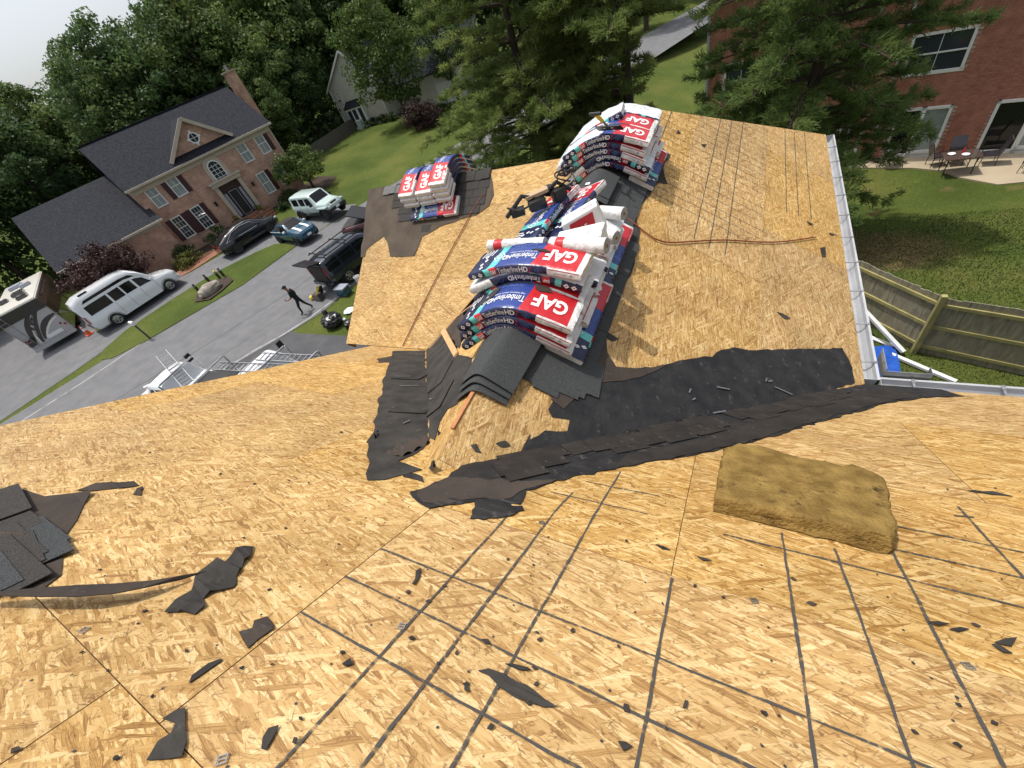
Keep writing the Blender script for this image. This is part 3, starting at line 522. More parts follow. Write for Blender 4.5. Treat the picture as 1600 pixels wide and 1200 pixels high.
for k in range(26):
    y = 4.35 * U + k * .165 * U; vmin = .72 if y < 6.0 else .35; vmax = 2.05 + (k % 3) * .1 if k < 10 else min(2.2 + (k % 5) * .2, VR - .1)
    vlim = (y - Y1) * 1.2 if y > Y1 else 0
    if vmax - max(vmin, vlim + .05) > .3: chalk(RIGHT, [(y, max(vmin, vlim + .05)), (y, vmax)], .008, .0032, px=False)
# shingles still nailed down
SH = {}
def shingle(pl, s, v, L, Hh, m='shingle', ang=0.0, h=.006, parent=None, tilt=.018, name='shingle', **kw):
    key = (round(L, 2), round(Hh, 2), m)
    if key not in SH:
        mb = MB(); mb.add([(-L / 2, -Hh / 2, .0), (L / 2, -Hh / 2, .0), (L / 2, Hh / 2, 0), (-L / 2, Hh / 2, 0), (-L / 2, -Hh / 2, .005), (L / 2, -Hh / 2, .005), (L / 2, Hh / 2, .005), (-L / 2, Hh / 2, .005)], [(3, 2, 1, 0), (4, 5, 6, 7), (0, 1, 5, 4), (1, 2, 6, 5), (2, 3, 7, 6), (3, 0, 4, 7)]); SH[key] = mb.mesh(name); SH[key].materials.append(MATS[m])
    o = link(name, SH[key], None, parent or house, **kw); o.matrix_world = pl.mat(s, v, h, ang) @ Matrix.Rotation(tilt, 4, 'X'); return o
r0 = random.Random(4)
def rows(pl, lim, m, sgn, EX=.143):
    for i, (v, a, b) in enumerate(lim):
        s = a
        while s < b - .08:
            L = min(r0.choice((.25, .33, .33, .5)), b - s); L = round(max(.1, L), 2); shingle(pl, s + L / 2, v, L - .006, EX + .05, m, h=.010 + .0015 * (i % 2) + r0.uniform(0, .004), tilt=sgn * .03); s += L
def interp_(x, pts):
    if x <= pts[0][0]: return pts[0][1]
    for (a, b), (c, d) in zip(pts, pts[1:]):
        if x <= c: return b + (d - b) * (x - a) / max(1e-6, c - a)
    return pts[-1][1]
e0 = [BACK.px(q) for q in ((600, 300), (766, 272))]
lims = []
for i, (a, b) in enumerate((((606, 306), (764, 276)), ((614, 318), (765, 292)), ((612, 328), (760, 306)), ((622, 340), (757, 322)), ((622, 353), (748, 336)))):
    lims.append((.07 + .143 * i, BACK.px(a)[0], BACK.px(b)[0]))
rows(BACK, lims, 'shingle_brown', -1)
shingle(BACK, *BACK.px((666, 357)), .2, .14, 'shingle_brown')
lims = []
edge = [RIGHT.px(q) for q in ((930, 560), (938, 537), (950, 500), (963, 470), (983, 430), (990, 400), (996, 365), (985, 345), (1000, 325), (1020, 290), (1026, 262), (1036, 240))]
for i in range(6):
    v = .08 + .143 * i; a = None; y = 1.85
    while y < 6.2:
        ok = v + .07 < interp_(y, edge) + .02
        if ok and a is None: a = y
        if a is not None and (not ok or y > 6.1): lims.append((v, a + r0.uniform(-.06, .06), y + r0.uniform(-.06, .06))); a = None
        y += .05
rows(RIGHT, lims, 'shingle', -1)
for q, L, a in (((860, 588), .22, 1.52), ((890, 592), .2, 1.60), ((921, 590), .2, 1.63), ((838, 572), .25, 1.5)): shingle(RIGHT, *RIGHT.px(q), .34, L, 'shingle', a - math.pi / 2 + .06, h=.016)
for q, L, a in (((15, 790), .5, -.42), ((20, 812), .5, -.42), ((60, 840), .42, -.5), ((75, 860), .3, -.45), ((20, 856), .5, -.45), ((15, 885), .6, -.5), ((30, 868), .4, -.5), ((-15, 905), .4, -.5)): shingle(MAIN, *MAIN.px(q), L, .13, r0.choice(('shingle', 'shingle_brown')), -.06 + r0.uniform(-.07, .07), h=.016 + .006 * (int(q[1]) % 4), tilt=.07)
# woven shingles left along the right valley
for i in range(34):
    t = r0.random(); x = 790 + t * 520; yb = 728 - (x - 735) * .2065
    q = (x, yb + r0.uniform(4, 30) * (1 - .6 * t)); shingle(MAIN, *MAIN.px(q), .26, .2, 'felt_dark', .88 + r0.uniform(-.08, .08), h=.012 + r0.uniform(0, .003), tilt=.008, name='valley_shingle')
for q in ((690, 590), (645, 640), (688, 625), (640, 590)): shingle(MAIN if q[0] < 666 else LEFT, *(MAIN if q[0] < 666 else LEFT).px(q), .36, .26, 'felt', r0.uniform(.1, .3), h=.012 + r0.uniform(0, .004), tilt=0, name='valley_shingle')
# pale scratches on the felt
for q, L, a in (((1128, 608), .13, 1.2), ((1222, 612), .18, 1.5), ((1122, 645), .14, .9), ((1195, 595), .05, .3), ((1201, 597), .05, .9), ((1076, 612), .05, .2), ((1082, 625), .04, .6), ((630, 590), .2, .4), ((640, 605), .22, .45), ((630, 640), .2, .4), ((636, 662), .09, 1.6), ((675, 625), .1, 1.2), ((655, 555), .12, .5)):
    pl = RIGHT if q[0] > 800 else (MAIN if q[0] < 667 else LEFT); s, v = pl.px(q); mb = MB(); mb.bar(pl.P(s - L / 2 * math.cos(a), v - L / 2 * math.sin(a), .019), pl.P(s + L / 2 * math.cos(a), v + L / 2 * math.sin(a), .019), .012, .003, up=pl.n); link('felt_scratch', mb, 'shingle_light', house)
# ridge caps: bent shingles over a ridge line
def bent(pl_o, es, half, Lg, rad=.10, tk=.006, slope=.667, seg=14, droop=0.0, mi=0):
    """cap lying over a ridge through pl_o along es (level): half width each side, length Lg"""
    es = Vector(es); ax = Vector((-es.y, es.x, 0)); mb = MB(); vs = []
    for j in (0, 1):
        for k in range(seg + 1):
            u = half * (2 * k / seg - 1); z = -slope * (math.sqrt(u * u + rad * rad) - rad)
            c = Vector(pl_o) + ax * u + es * (Lg * j) + Vector((0, 0, z))
            vs += [c + Vector((0, 0, tk)), c]
    fs = []; n = 2 * (seg + 1)
    for k in range(seg):
        a = 2 * k; fs += [(a, a + 2, n + a + 2, n + a), (a + 1, n + a + 1, n + a + 3, a + 3), (a, a + 1, a + 3, a + 2), (n + a, n + a + 2, n + a + 3, n + a + 1)]
    fs += [(0, n, n + 1, 1), (2 * seg, 2 * seg + 1, n + 2 * seg + 1, n + 2 * seg)]
    mb.add(vs, fs, mi); return mb
xa = BACK.px((601, 298))[0]; xb = BACK.px((766, 268))[0]; k = 0; x = xa
while x < xb:
    mb = bent((x, LY + .02, LZ + .012 + .010 * (k % 2)), (1, 0, 0), .17, .16, .05); smooth(link('ridge_cap', mb, 'shingle_light' if k < 4 else 'shingle_brown', house)); x += .148; k += 1
# ------------------------------------------------------------------ ground, street, drives
xs = sorted(set([-600, -400, -250, -160, -110, -85] + list(range(-70, 26)) + [35, 50, 80, 130, 250, 400, 600])); ys = sorted(set([-600, -300, -150, -80, -40, -20, -10] + list(range(-4, 30)) + [35, 45, 60, 80, 110, 160, 260, 400, 700]))
V = [(x, y, gz(x, y)) for y in ys for x in xs]; n = len(xs)
Fq = [(j * n + i, j * n + i + 1, (j + 1) * n + i + 1, (j + 1) * n + i) for j in range(len(ys) - 1) for i in range(n - 1)]
g = MB(); g.v = V; g.f = Fq; g.m = [0] * len(Fq); smooth(link('ground', g, 'grass', kind='structure'))
def drape(name, pts, dz, m, kind='structure', skirt=0.0, **kw):
    bm = bmesh.new(); f = bm.faces.new([bm.verts.new((p[0], p[1], 0)) for p in pts]); bmesh.ops.triangulate(bm, faces=[f], ngon_method='EAR_CLIP')
    x0 = min(p[0] for p in pts); x1 = max(p[0] for p in pts)
    for x in xs:
        if x0 < x < x1: bmesh.ops.bisect_plane(bm, geom=bm.verts[:] + bm.edges[:] + bm.faces[:], plane_co=(x, 0, 0), plane_no=(1, 0, 0))
    if skirt:
        e = [e for e in bm.edges if e.is_boundary]; r = bmesh.ops.extrude_edge_only(bm, edges=e)
        low = set(v for v in r['geom'] if isinstance(v, bmesh.types.BMVert))
    else: low = set()
    for v in bm.verts: v.co.z = gz(v.co.x, min(v.co.y, 12)) + dz - (skirt if v in low else 0)
    bmesh.ops.recalc_face_normals(bm, faces=bm.faces)
    if sum(f.normal.z for f in bm.faces) < 0: bmesh.ops.reverse_faces(bm, faces=bm.faces)
    me = bpy.data.meshes.new(name); bm.to_mesh(me); bm.free(); return smooth(link(name, me, m, kind=kind, **kw), 30)
g2 = lambda p: tuple(G(p)[:2])
roadL = [(-42, -40), (-36.5, -12), (-34, 0), (-32.4, 5.4), (-30.9, 7.2), (-29.9, 9.9), (-28.7, 13), (-28.2, 16.4), (-27.6, 19), (-26.6, 23), (-25.2, 28), (-23.5, 33.7), (-21.7, 40.9), (-19, 48), (-15.5, 56), (-12, 64), (-6, 76), (10, 100), (40, 130)]
roadR = [(48, 126), (16, 94), (-1, 70), (-5.5, 60), (-9.5, 50), (-12.4, 43), (-14.5, 36), (-16.6, 29), (-18, 22), (-18.9, 15), (-19.4, 11.2), (-20.2, 9.5), (-21.9, 6.5), (-23.6, 2), (-25, -4), (-28, -14), (-33, -40)]
drape('road', roadL + roadR, .025, 'asphalt')
lane = [g2(p) for p in ((135, 497), (200, 470), (300, 425), (345, 399))] + [(-34, 18.4), (-32.6, 21.5), (-31, 23.6), (-27, 23.8), (-27.6, 19), (-28.4, 17), (-30.5, 17.6)] + [g2(p) for p in ((400, 396), (340, 426), (275, 466), (200, 516), (165, 546))] + [(-33.8, 4.4), (-34.4, 0), (-36.6, -10), (-52, -8), (-52, 9.2), (-43, 8.6)]
drape('driveway_loop', lane, .017, 'asphalt')
isl = [g2(p) for p in ((160, 563), (175, 561), (230, 533), (300, 491), (380, 446), (440, 401), (461, 387), (455, 381), (430, 382), (400, 395), (340, 425), (275, 465), (200, 515), (165, 545), (157, 555))]
drape('grass_island', isl, .055, 'grass', skirt=.08)
drive = [(-21.9, 6.6), (-20.2, 9.5), (-19.67, 9.43), (-16.1, 9.69), (-10, 9.8), (-7.2, 9.6), (-7.2, -8), (-24, -8), (-24.9, -4), (-23.4, 2)]
drape('driveway', drive, .012, 'asphalt_dark')
def stripe(pts, w=.11, dz=.031, name='road_edge_line', m='road_paint'):
    P = [Vector((p[0], p[1])) for p in pts]; a = []; b = []
    for i, p in enumerate(P):
        d = (P[min(i + 1, len(P) - 1)] - P[max(i - 1, 0)]).normalized(); nn = Vector((-d.y, d.x)) * w / 2; a.append(p + nn); b.append(p - nn)
    drape(name, [tuple(x) for x in a] + [tuple(x) for x in b[::-1]], dz, m)
stripe([(-33.2, -2)] + [g2(p) for p in ((136, 594), (200, 551), (270, 505), (330, 465), (400, 420), (437, 394))])
stripe([(-23.2, 4.0)] + [g2(p) for p in ((400, 547), (440, 525), (480, 500))] + [(-19.4, 12.4)])
P_mid = [((a[0] + b[0]) / 2 + .6, (a[1] + b[1]) / 2) for a, b in (((-34, 0), (-23.6, 2)), ((-30.9, 7.2), (-21.2, 7.6)), ((-28.7, 13), (-19.2, 13)), ((-26.6, 23), (-18, 22)), ((-23.5, 33.7), (-15, 34.5)), ((-19, 48), (-9.9, 49)))]
stripe(P_mid, .05, .030, 'road_seam', 'asphalt_dark'); stripe([(p[0] + 2.3, p[1]) for p in P_mid], .03, .030, 'road_seam', 'asphalt_dark')
drape('mulch_bed', [g2(p) for p in ((310, 463), (306, 474), (330, 470), (350, 455), (366, 440), (360, 434), (340, 440))], .125, 'mulch')
drape('mulch_bed', [(-41.0, 12.6), (-38.6, 12.4), (-37.0, 16.2), (-37.0, 19.0), (-39, 19.5), (-40.5, 15)], .03, 'mulch')
drape('mulch_bed', [(-38.2, 24.2), (-35.6, 23.8), (-33.4, 27.6), (-34.4, 29.8), (-37.6, 30.5)], .03, 'mulch')
drape('brick_path', [(-39.5, 11.2), (-37.2, 12.0), (-36.2, 14.6), (-35.9, 17.6), (-35.2, 20.3), (-35.9, 20.7), (-36.6, 17.9), (-37.0, 14.9), (-38, 12.7), (-40, 12)], .04, 'brick_path')
# grass blades on the near lawns (nobody could count them)
def blades(name, n, region, hgt, m, lawn=False):
    pts = []
    while len(pts) < n:
        x, y = region()
        pts.append((x, y, gz(x, y)))
    C = np.array(pts); a = rng.uniform(0, 6.283, n); h = rng.uniform(.5, 1.2, n) * hgt; w = .008 + rng.uniform(0, .01, n); ln = rng.uniform(-.5, .5, (n, 2)) * h[:, None]
    d = np.stack([np.cos(a), np.sin(a), np.zeros(n)], 1) * w[:, None]; top = C + np.concatenate([ln, h[:, None]], 1)
    V = np.stack([C - d, C + d, top], 1).reshape(-1, 3); Fm = np.arange(3 * n).reshape(-1, 3); fast(name, V, Fm, m, kind='stuff')
blades('lawn_grass', 60000, lambda: (random.uniform(2.4, 12), random.uniform(6.5, 20)), .055, 'grass_blade')
# back yard patio
pz = gz(7, 24) + .06
pat = [atz(p, pz)[:2] for p in ((1375, 262), (1425, 262), (1470, 266), (1500, 277), (1560, 288), (1640, 280))] + [(13.5, 23), (14, 27), (0, 28.5), (1, 27)]
mb = MB(); mb.prism([(p[0], p[1], pz - .35) for p in pat], (0, 0, .35)); link('patio', mb, 'concrete', kind='structure')
# ------------------------------------------------------------------ neighbouring houses
class Frame:                                     # facade frame: s along the wall, o out of it, z up (world axes through matrices of the Empty)
    def __init__(f, x0, y0, th, z0): f.o = np.array([x0, y0, 0.0]); f.u = np.array([math.sin(th), math.cos(th), 0]); f.n = np.array([math.cos(th), -math.sin(th), 0]); f.z0 = z0; f.th = th
    def px(f, p, o=0.0):
        r = ray(p); q = f.o + f.n * o; w = CAM + r * (((q - CAM) @ f.n) / (r @ f.n)); return float((w - f.o) @ f.u), float(w[2])
    def W(f, s, o, z): return tuple(f.o + f.u * s + f.n * o + np.array([0, 0, z]))
def quad_uv(fr, pts, name, m, parent, thick=0.0):  # planar wall piece given as (s,o,z) points with brick scale UVs
    mb = MB(); mb.poly([fr.W(*p) for p in pts]); o = np.array(fr.o); u = fr.u; n = fr.n
    e = np.array(pts[1]) - np.array(pts[0]); side = abs(e[1]) > abs(e[0])
    me = mb.mesh(name, uv=lambda c: ((float((np.array(c) - o) @ (n if side else u))), c.z)); return link(name, me, m, parent)
def fbox(fr, mb, s, o, z, ds, do, dz, m=0):
    c = fr.W(s, o, z); mb.box(c, (ds, do, dz), m, rz=math.pi / 2 - fr.th); return mb
def window(fr, par, s, z, w, h, o=.0, shut=(), m_glass='glass_blind', grid=(2, 2), mid=True, frame='white_paint', fw=.07):
    f = MB()
    for a, b, c, d in ((s, z + h / 2, w + fw, fw), (s, z - h / 2, w + fw + .06, fw * 1.2), (s - w / 2, z, fw, h), (s + w / 2, z, fw, h)): fbox(fr, f, a, o + .02, b, c, .09, d)
    if mid: fbox(fr, f, s, o + .018, z, w, .07, .05)
    wi = link('window', f, frame, par)
    p = MB(); fbox(fr, p, s, o + .004, z, w, .012, h); link('pane', p, m_glass, wi)
    if grid:
        q = MB()
        for i in range(1, grid[0]): fbox(fr, q, s - w / 2 + w * i / grid[0], o + .012, z, .022, .012, h)
        for j in range(1, grid[1]):
            if abs(j / grid[1] - .5) > .01: fbox(fr, q, s, o + .012, z - h / 2 + h * j / grid[1], w, .012, .022)
        link('muntins', q, frame, wi)
    for sd in shut:
        q = MB(); x = s + sd * (w / 2 + .24); fbox(fr, q, x, o + .03, z, .38, .05, h + .05)
        for k in range(12): fbox(fr, q, x, o + .058, z - h / 2 + .08 + k * (h - .1) / 11.5, .30, .012, .045)
        link('shutter', q, 'shutter', par)
    return wi
def roofslab(fr, pts, name, m, par, t=.14):
    P = [np.array(fr.W(*p)) for p in pts]; nrm = np.cross(P[1] - P[0], P[2] - P[0]); nrm /= np.linalg.norm(nrm); nrm *= 1 if nrm[2] > 0 else -1
    mb = MB(); mb.prism([tuple(p) for p in P], tuple(-nrm * t)); me = mb.mesh(name); bm = bmesh.new(); bm.from_mesh(me); bmesh.ops.recalc_face_normals(bm, faces=bm.faces); bm.to_mesh(me); bm.free(); return link(name, me, m, par)
# --- tan brick house across the street
FR = Frame(-40.3, 16.59, .336, 0); zb = 1.3; L = 11.68; ze, zr, D = 7.03, 10.18, 4.82
bh = thing('brick_house', 'two storey tan brick house with dark roof and maroon shutters across the street', 'house')
for pts in ([(0, 0, zb), (L, 0, zb), (L, 0, ze - .1), (0, 0, ze - .1)], [(0, -2 * D, zb), (L, -2 * D, zb), (L, -2 * D, ze), (0, -2 * D, ze)]): quad_uv(FR, pts, 'wall', 'brick_tan', bh)
for s in (0, L): quad_uv(FR, [(s, 0, zb), (s, -2 * D, zb), (s, -2 * D, ze), (s, -D, zr - .1), (s, 0, ze)], 'gable_wall', 'brick_tan', bh)
ov = .38; rs = (zr - ze) / (D + ov)
rf = roofslab(FR, [(-.3, ov, ze), (L + .3, ov, ze), (L + .3, -D, zr), (-.3, -D, zr)], 'roof', 'roof_slate', bh); roofslab(FR, [(-.3, -2 * D - ov, ze), (L + .3, -2 * D - ov, ze), (L + .3, -D, zr), (-.3, -D, zr)], 'roof', 'roof_slate', bh)
mb = MB(); fbox(FR, mb, L / 2, -D, zr + .02, L + .6, .3, .05); link('ridge_cap', mb, 'roof_slate', rf)
mb = MB(); fbox(FR, mb, L / 2, ov + .06, ze - .07, L + .6, .13, .14); link('gutter', mb, 'trim', bh)
mb = MB(); fbox(FR, mb, L / 2, .05, ze - .34, L, .09, .36); fbox(FR, mb, L / 2, .20, ze - .16, L + .2, .36, .05); link('cornice', mb, 'trim', bh)
# front bay of the facade stands slightly proud, with the arched window and the portico
s0, s1 = FR.px((333, 296))[0], FR.px((373, 276))[0]; sc_ = (s0 + s1) / 2
quad_uv(FR, [(sc_ - 2.3, .08, zb), (sc_ + 2.3, .08, zb), (sc_ + 2.3, .08, ze - .55), (sc_ - 2.3, .08, ze - .55)], 'bay_wall', 'brick_tan', bh)
mb = MB()
for a in (sc_ - 2.3, sc_ + 2.3): fbox(FR, mb, a, .04, (zb + ze - .55) / 2, .02, .085, ze - .55 - zb)
link('bay_return', mb, 'brick_tan', bh)
# pediment gable on the roof
a0, a1 = FR.px((273, 258), -.2)[0], FR.px((362, 216), -.2)[0]; ac = (a0 + a1) / 2; hw = (a1 - a0) / 2; zg, za = 7.5, FR.px((278, 185), -.3)[1]; og = -.25
quad_uv(FR, [(ac - hw + .2, og, zg), (ac + hw - .2, og, zg), (ac, og, za - .18)], 'gable_wall', 'brick_tan', bh)
lb = -D + (zr - za) / rs
for sg in (-1, 1): roofslab(FR, [(ac, og + .35, za), (ac + sg * (hw + .15), og + .35, zg - .15), (ac + sg * (hw + .15), ov - (zg - .15 - ze) / rs, zg - .12), (ac, lb, za)], 'dormer_roof', 'roof_slate', bh, .1)
mb = MB()
for sg in (-1, 1): mb.bar(FR.W(ac, og + .36, za - .06), FR.W(ac + sg * (hw + .15), og + .36, zg - .2), .08, .24)
link('rake_trim', mb, 'trim', bh)
mb = MB(); c = FR.W(ac, og + .03, zg + .62); Mx = Matrix.Translation(c) @ Matrix.Rotation(-FR.th, 4, 'Z') @ Matrix.Rotation(math.pi / 2, 4, 'Y')
mb.lathe([(.30, 0), (.30, .05), (.40, .05), (.40, 0)], 24, 0, Mx); ow = link('oval_window', mb, 'white_paint', bh); mb = MB(); mb.lathe([(0, .02), (.31, .02)], 24, 0, Mx); link('pane', mb, 'glass', ow)
mb = MB(); fbox(FR, mb, ac, og + .05, zg + .62, .03, .03, .6); fbox(FR, mb, ac, og + .05, zg + .62, .6, .03, .03)
for dx, dz in ((0, .45), (0, -.45), (.45, 0), (-.45, 0)): fbox(FR, mb, ac + dx, og + .04, zg + .62 + dz, .14, .06, .14)
link('keystones', mb, 'white_paint', ow)
# windows from the photograph
def win_px(q, **k):
    P = [FR.px(p) for p in q]; s = sum(p[0] for p in P) / 4; z = sum(p[1] for p in P) / 4
    w = (abs(P[1][0] - P[0][0]) + abs(P[2][0] - P[3][0])) / 2; h = (abs(P[0][1] - P[3][1]) + abs(P[1][1] - P[2][1])) / 2
    window(FR, bh, s, z, max(.75, w), max(1.3, h), **k)
win_px([(224, 294), (235, 288), (261, 318), (248, 325)], shut=()); win_px([(254, 278), (270, 271), (293, 301), (279, 308)], shut=(-1, 1))
win_px([(366, 226), (378, 221), (397, 249), (386, 254)], shut=(-1,)); win_px([(394, 211), (405, 207), (424, 235), (413, 241)], shut=(1,))
win_px([(266, 343), (281, 336), (305, 365), (293, 373)], shut=(-1, 1), m_glass='glass', grid=(3, 4)); win_px([(297, 327), (309, 320), (335, 351), (321, 357)], shut=(-1, 1), m_glass='glass', grid=(3, 4))
win_px([(400, 273), (411, 268), (431, 297), (420, 303)], shut=(-1, 1), m_glass='glass_blind'); win_px([(426, 261), (437, 255), (452, 283), (444, 288)], shut=(1,), m_glass='glass_blind')
# arched window
s, z = FR.px((341, 268)); s = sc_; aw = MB()
def arch(r, z0, zt, o, n=12): return [(s - r, o, z0)] + [(s - r * math.cos(math.pi * k / n), o, zt + r * math.sin(math.pi * k / n)) for k in range(n + 1)] + [(s + r, o, z0)]
z0, zt = z - .62, z + .35
for r, o, d, nm, mt, par in ((.80, .09, .06, 'arch_surround', 'trim', bh), (.52, .10, .075, 'arched_window', 'white_paint', bh)):
    mb = MB(); mb.prism([FR.W(a, b, c) for a, b, c in arch(r, z0 - .05, zt, o)], tuple(FR.n * d)); ob = link(nm, mb, mt, par)
mb = MB(); mb.prism([FR.W(a, b, c) for a, b, c in arch(.44, z0 + .02, zt, .17)], tuple(FR.n * .01)); link('pane', mb, 'glass', ob)
mb = MB()
for a in (-.15, .15): fbox(FR, mb, s + a, .185, (z0 + zt) / 2 + .1, .03, .02, zt - z0 + .3)
for k in range(4): fbox(FR, mb, s, .185, z0 + .25 + k * .28, .86, .02, .03)
link('muntins', mb, 'white_paint', ob)
# portico with door and steps
pz = zb + .75; zt = FR.px((352, 285))[1]; hwp = (s1 - s0) / 2
mb = MB()
for sg in (-1, 1):
    fbox(FR, mb, sc_ + sg * (hwp - .15), .28, (pz + zt) / 2, .30, .30, zt - pz); fbox(FR, mb, sc_ + sg * (hwp - .15), .28, pz + .08, .38, .38, .16)
link('column', mb, 'trim', bh)
mb = MB(); fbox(FR, mb, sc_, .30, zt + .15, 2 * hwp + .2, .60, .30); fbox(FR, mb, sc_, .34, zt + .34, 2 * hwp + .45, .75, .10); link('entablature', mb, 'trim', bh)
mb = MB(); fbox(FR, mb, sc_, .10, (pz + zt) / 2, 1.75, .06, zt - pz); link('door_surround', mb, 'shutter', bh)
mb = MB(); fbox(FR, mb, sc_, .16, pz + 1.08, .95, .05, 2.1); dr = link('door', mb, 'door_black', bh)
mb = MB()
for a, b, c, d in ((0, .98, .7, .04), (0, -.98, .7, .04), (-.35, 0, .04, 1.96), (.35, 0, .04, 1.96)): fbox(FR, mb, sc_ + a, .19, pz + 1.08 + b, c, .015, d)
for sg in (-1, 1): fbox(FR, mb, sc_ + sg * .66, .15, pz + 1.08, .22, .03, 1.9)
link('door_lite', mb, 'print_grey', dr)
mb = MB()
for k in range(4): fbox(FR, mb, sc_, .55 + .17 * k, (zb + pz - .18 * k) / 2, 2 * hwp + .5 + .1 * k, 1.1 + .34 * k, pz - .18 * k - zb)
link('porch_steps', mb, 'brick_path', bh)
for sg in (-1, 1):
    mb = MB(); fbox(FR, mb, sc_ + sg * 1.75, .17, pz + 1.75, .18, .16, .34); link('wall_lantern', mb, 'door_black', bh)
mb = MB(); fbox(FR, mb, L - .02, .10, (zb + ze) / 2, .09, .08, ze - zb - .5); link('downspout', mb, 'trim', bh)
# chimney at the far gable
cq = FR.px((357, 113), -D - .35); cs = cq[0]; ct_ = cq[1]; mb = MB(); fbox(FR, mb, cs, -D - .35, ct_ - 2.0, .75, 1.1, 4.0)
me = mb.mesh('chimney', uv=lambda c: (c.y * .9 + c.x, c.z)); ch = link('chimney', me, 'brick_tan', bh); mb = MB(); fbox(FR, mb, cs, -D - .35, ct_ + .05, .95, 1.3, .12); link('chimney_cap', mb, 'concrete', ch)
c = FR.W(cs, -D - .35, ct_ + .1); mb = MB(); mb.lathe([(.16, 0), (.16, .35), (.2, .36), (.2, .4), (0, .4)], 12, 0, Matrix.Translation(c)); link('flue', mb, 'steel', ch)
# garage wing
gx, gl, gze, gzr, gd = 1.48, 6.8, 4.84, 8.02, 8.26
for pts in ([(-gl, gx, zb), (0, gx, zb), (0, gx, gze - .05), (-gl, gx, gze - .05)], [(0, gx, zb), (0, 0, zb), (0, 0, gze + .4), (0, gx, gze)], [(-gl, gx, zb), (-gl, gx - 2 * gd, zb), (-gl, gx - 2 * gd, gze), (-gl, gx - gd, gzr - .1), (-gl, gx, gze)]): quad_uv(FR, pts, 'garage_wall', 'brick_tan', bh)
roofslab(FR, [(-gl - .3, gx + .35, gze), (.25, gx + .35, gze), (.25, gx - gd, gzr), (-gl - .3, gx - gd, gzr)], 'garage_roof', 'roof_slate', bh); roofslab(FR, [(-gl - .3, gx - 2 * gd, gze), (.0, gx - 2 * gd, gze), (.0, gx - gd, gzr), (-gl - .3, gx - gd, gzr)], 'garage_roof', 'roof_slate', bh)
mb = MB(); fbox(FR, mb, -gl / 2, gx + .41, gze - .07, gl + .6, .12, .14); fbox(FR, mb, -gl / 2, gx + .05, gze - .25, gl, .09, .25); link('garage_gutter', mb, 'trim', bh)
window(FR, bh, -3.6, 2.9, .9, 1.4, o=gx + .01)
mb = MB(); fbox(FR, mb, -5.6, gx + .03, zb + 1.05, 1.0, .08, 2.1); link('garage_side_door', mb, 'trim', bh)
# --- grey sided house further up the street
FG = Frame(-46.1, 45.72, math.pi / 2 - .1489, 0); gb = 1.4
gh = thing('sided_house', 'grey clapboard house with white trim and a bay window, half hidden by a tree', 'house')
Wd = 6.6; ez, rz_ = 6.3, 9.25
quad_uv(FG, [(0, 0, gb), (Wd, 0, gb), (Wd, 0, ez), (Wd * .58, 0, rz_), (0, 0, ez)], 'gable_wall', 'siding', gh)
quad_uv(FG, [(Wd, 0, gb), (Wd, -11, gb), (Wd, -11, ez), (Wd, 0, ez)], 'wall', 'siding', gh); quad_uv(FG, [(0, 0, gb), (0, -11, gb), (0, -11, ez), (0, 0, ez)], 'wall', 'siding', gh)
mb = MB(); z = gb + .2; k = 0
while z < rz_ - .3:
    w0 = 0 if z < ez else Wd * .58 * (z - ez) / (rz_ - ez); w1 = Wd if z < ez else Wd - Wd * .42 * (z - ez) / (rz_ - ez)
    fbox(FG, mb, (w0 + w1) / 2, .012, z, w1 - w0 - .02, .02, .17); z += .19
cl = link('clapboards', mb, 'siding', gh, kind='stuff')
for a, b in (((0, ez), (Wd * .58, rz_)), ((Wd, ez), (Wd * .58, rz_))):
    sg = -1 if a[0] == 0 else 1; ex = a[0] + sg * .3; e_z = ez - .25
    roofslab(FG, [(ex, .3, e_z + .15), (b[0], .3, b[1] + .12), (b[0], -11, b[1] + .12), (ex, -11, e_z + .15)], 'roof', 'roof_slate', gh)
    mb = MB(); mb.bar(FG.W(ex, .33, e_z), FG.W(b[0], .33, b[1] - .03), .05, .2); link('rake_trim', mb, 'white_paint', gh)
mb = MB()
for s in (.06, Wd - .06): mb = MB(); fbox(FG, mb, s, .03, (gb + ez) / 2, .14, .06, ez - gb); link('corner_trim', mb, 'white_paint', gh)
window(FG, gh, .95, 5.1, .62, 1.55, grid=(2, 4), m_glass='glass'); window(FG, gh, 5.3, 5.1, .62, 1.55, grid=(2, 4), m_glass='glass')
mb = MB(); fbox(FG, mb, 2.7, .35, gb + 1.35, 2.5, .7, 2.7); bay = link('bay_window', mb, 'white_paint', gh)
for s in (1.85, 2.55, 3.4): mb = MB(); fbox(FG, mb, s, .71, gb + 1.5, .5, .03, 1.8); link('pane', mb, 'glass', bay)
roofslab(FG, [(1.3, .85, gb + 2.7), (4.1, .85, gb + 2.7), (3.9, .0, gb + 3.3), (1.5, .0, gb + 3.3)], 'bay_roof', 'roof_slate', gh)
FG2 = Frame(-36.8, 47.0, math.pi / 2 - .1489, 0)
quad_uv(FG2, [(0, -1.5, gb - .2), (9, -1.5, gb - .2), (9, -1.5, 4.6), (0, -1.5, 4.6)], 'wall', 'siding', gh); roofslab(FG2, [(-3, -1.1, 4.5), (9.3, -1.1, 4.5), (9.3, -6, 7.6), (-3, -6, 7.6)], 'roof', 'roof_slate', gh)
mb = MB(); fbox(FG2, mb, 5, -1.47, 2.3, 2.4, .06, 2.1); link('garage_door', mb, 'white_paint', gh)
mb = MB(); fbox(FG2, mb, 1.0, -.4, 2.6, .14, .14, 2.6); fbox(FG2, mb, 0, -.4, 2.2, 2.0, .06, .06); link('porch_rail', mb, 'white_paint', gh)
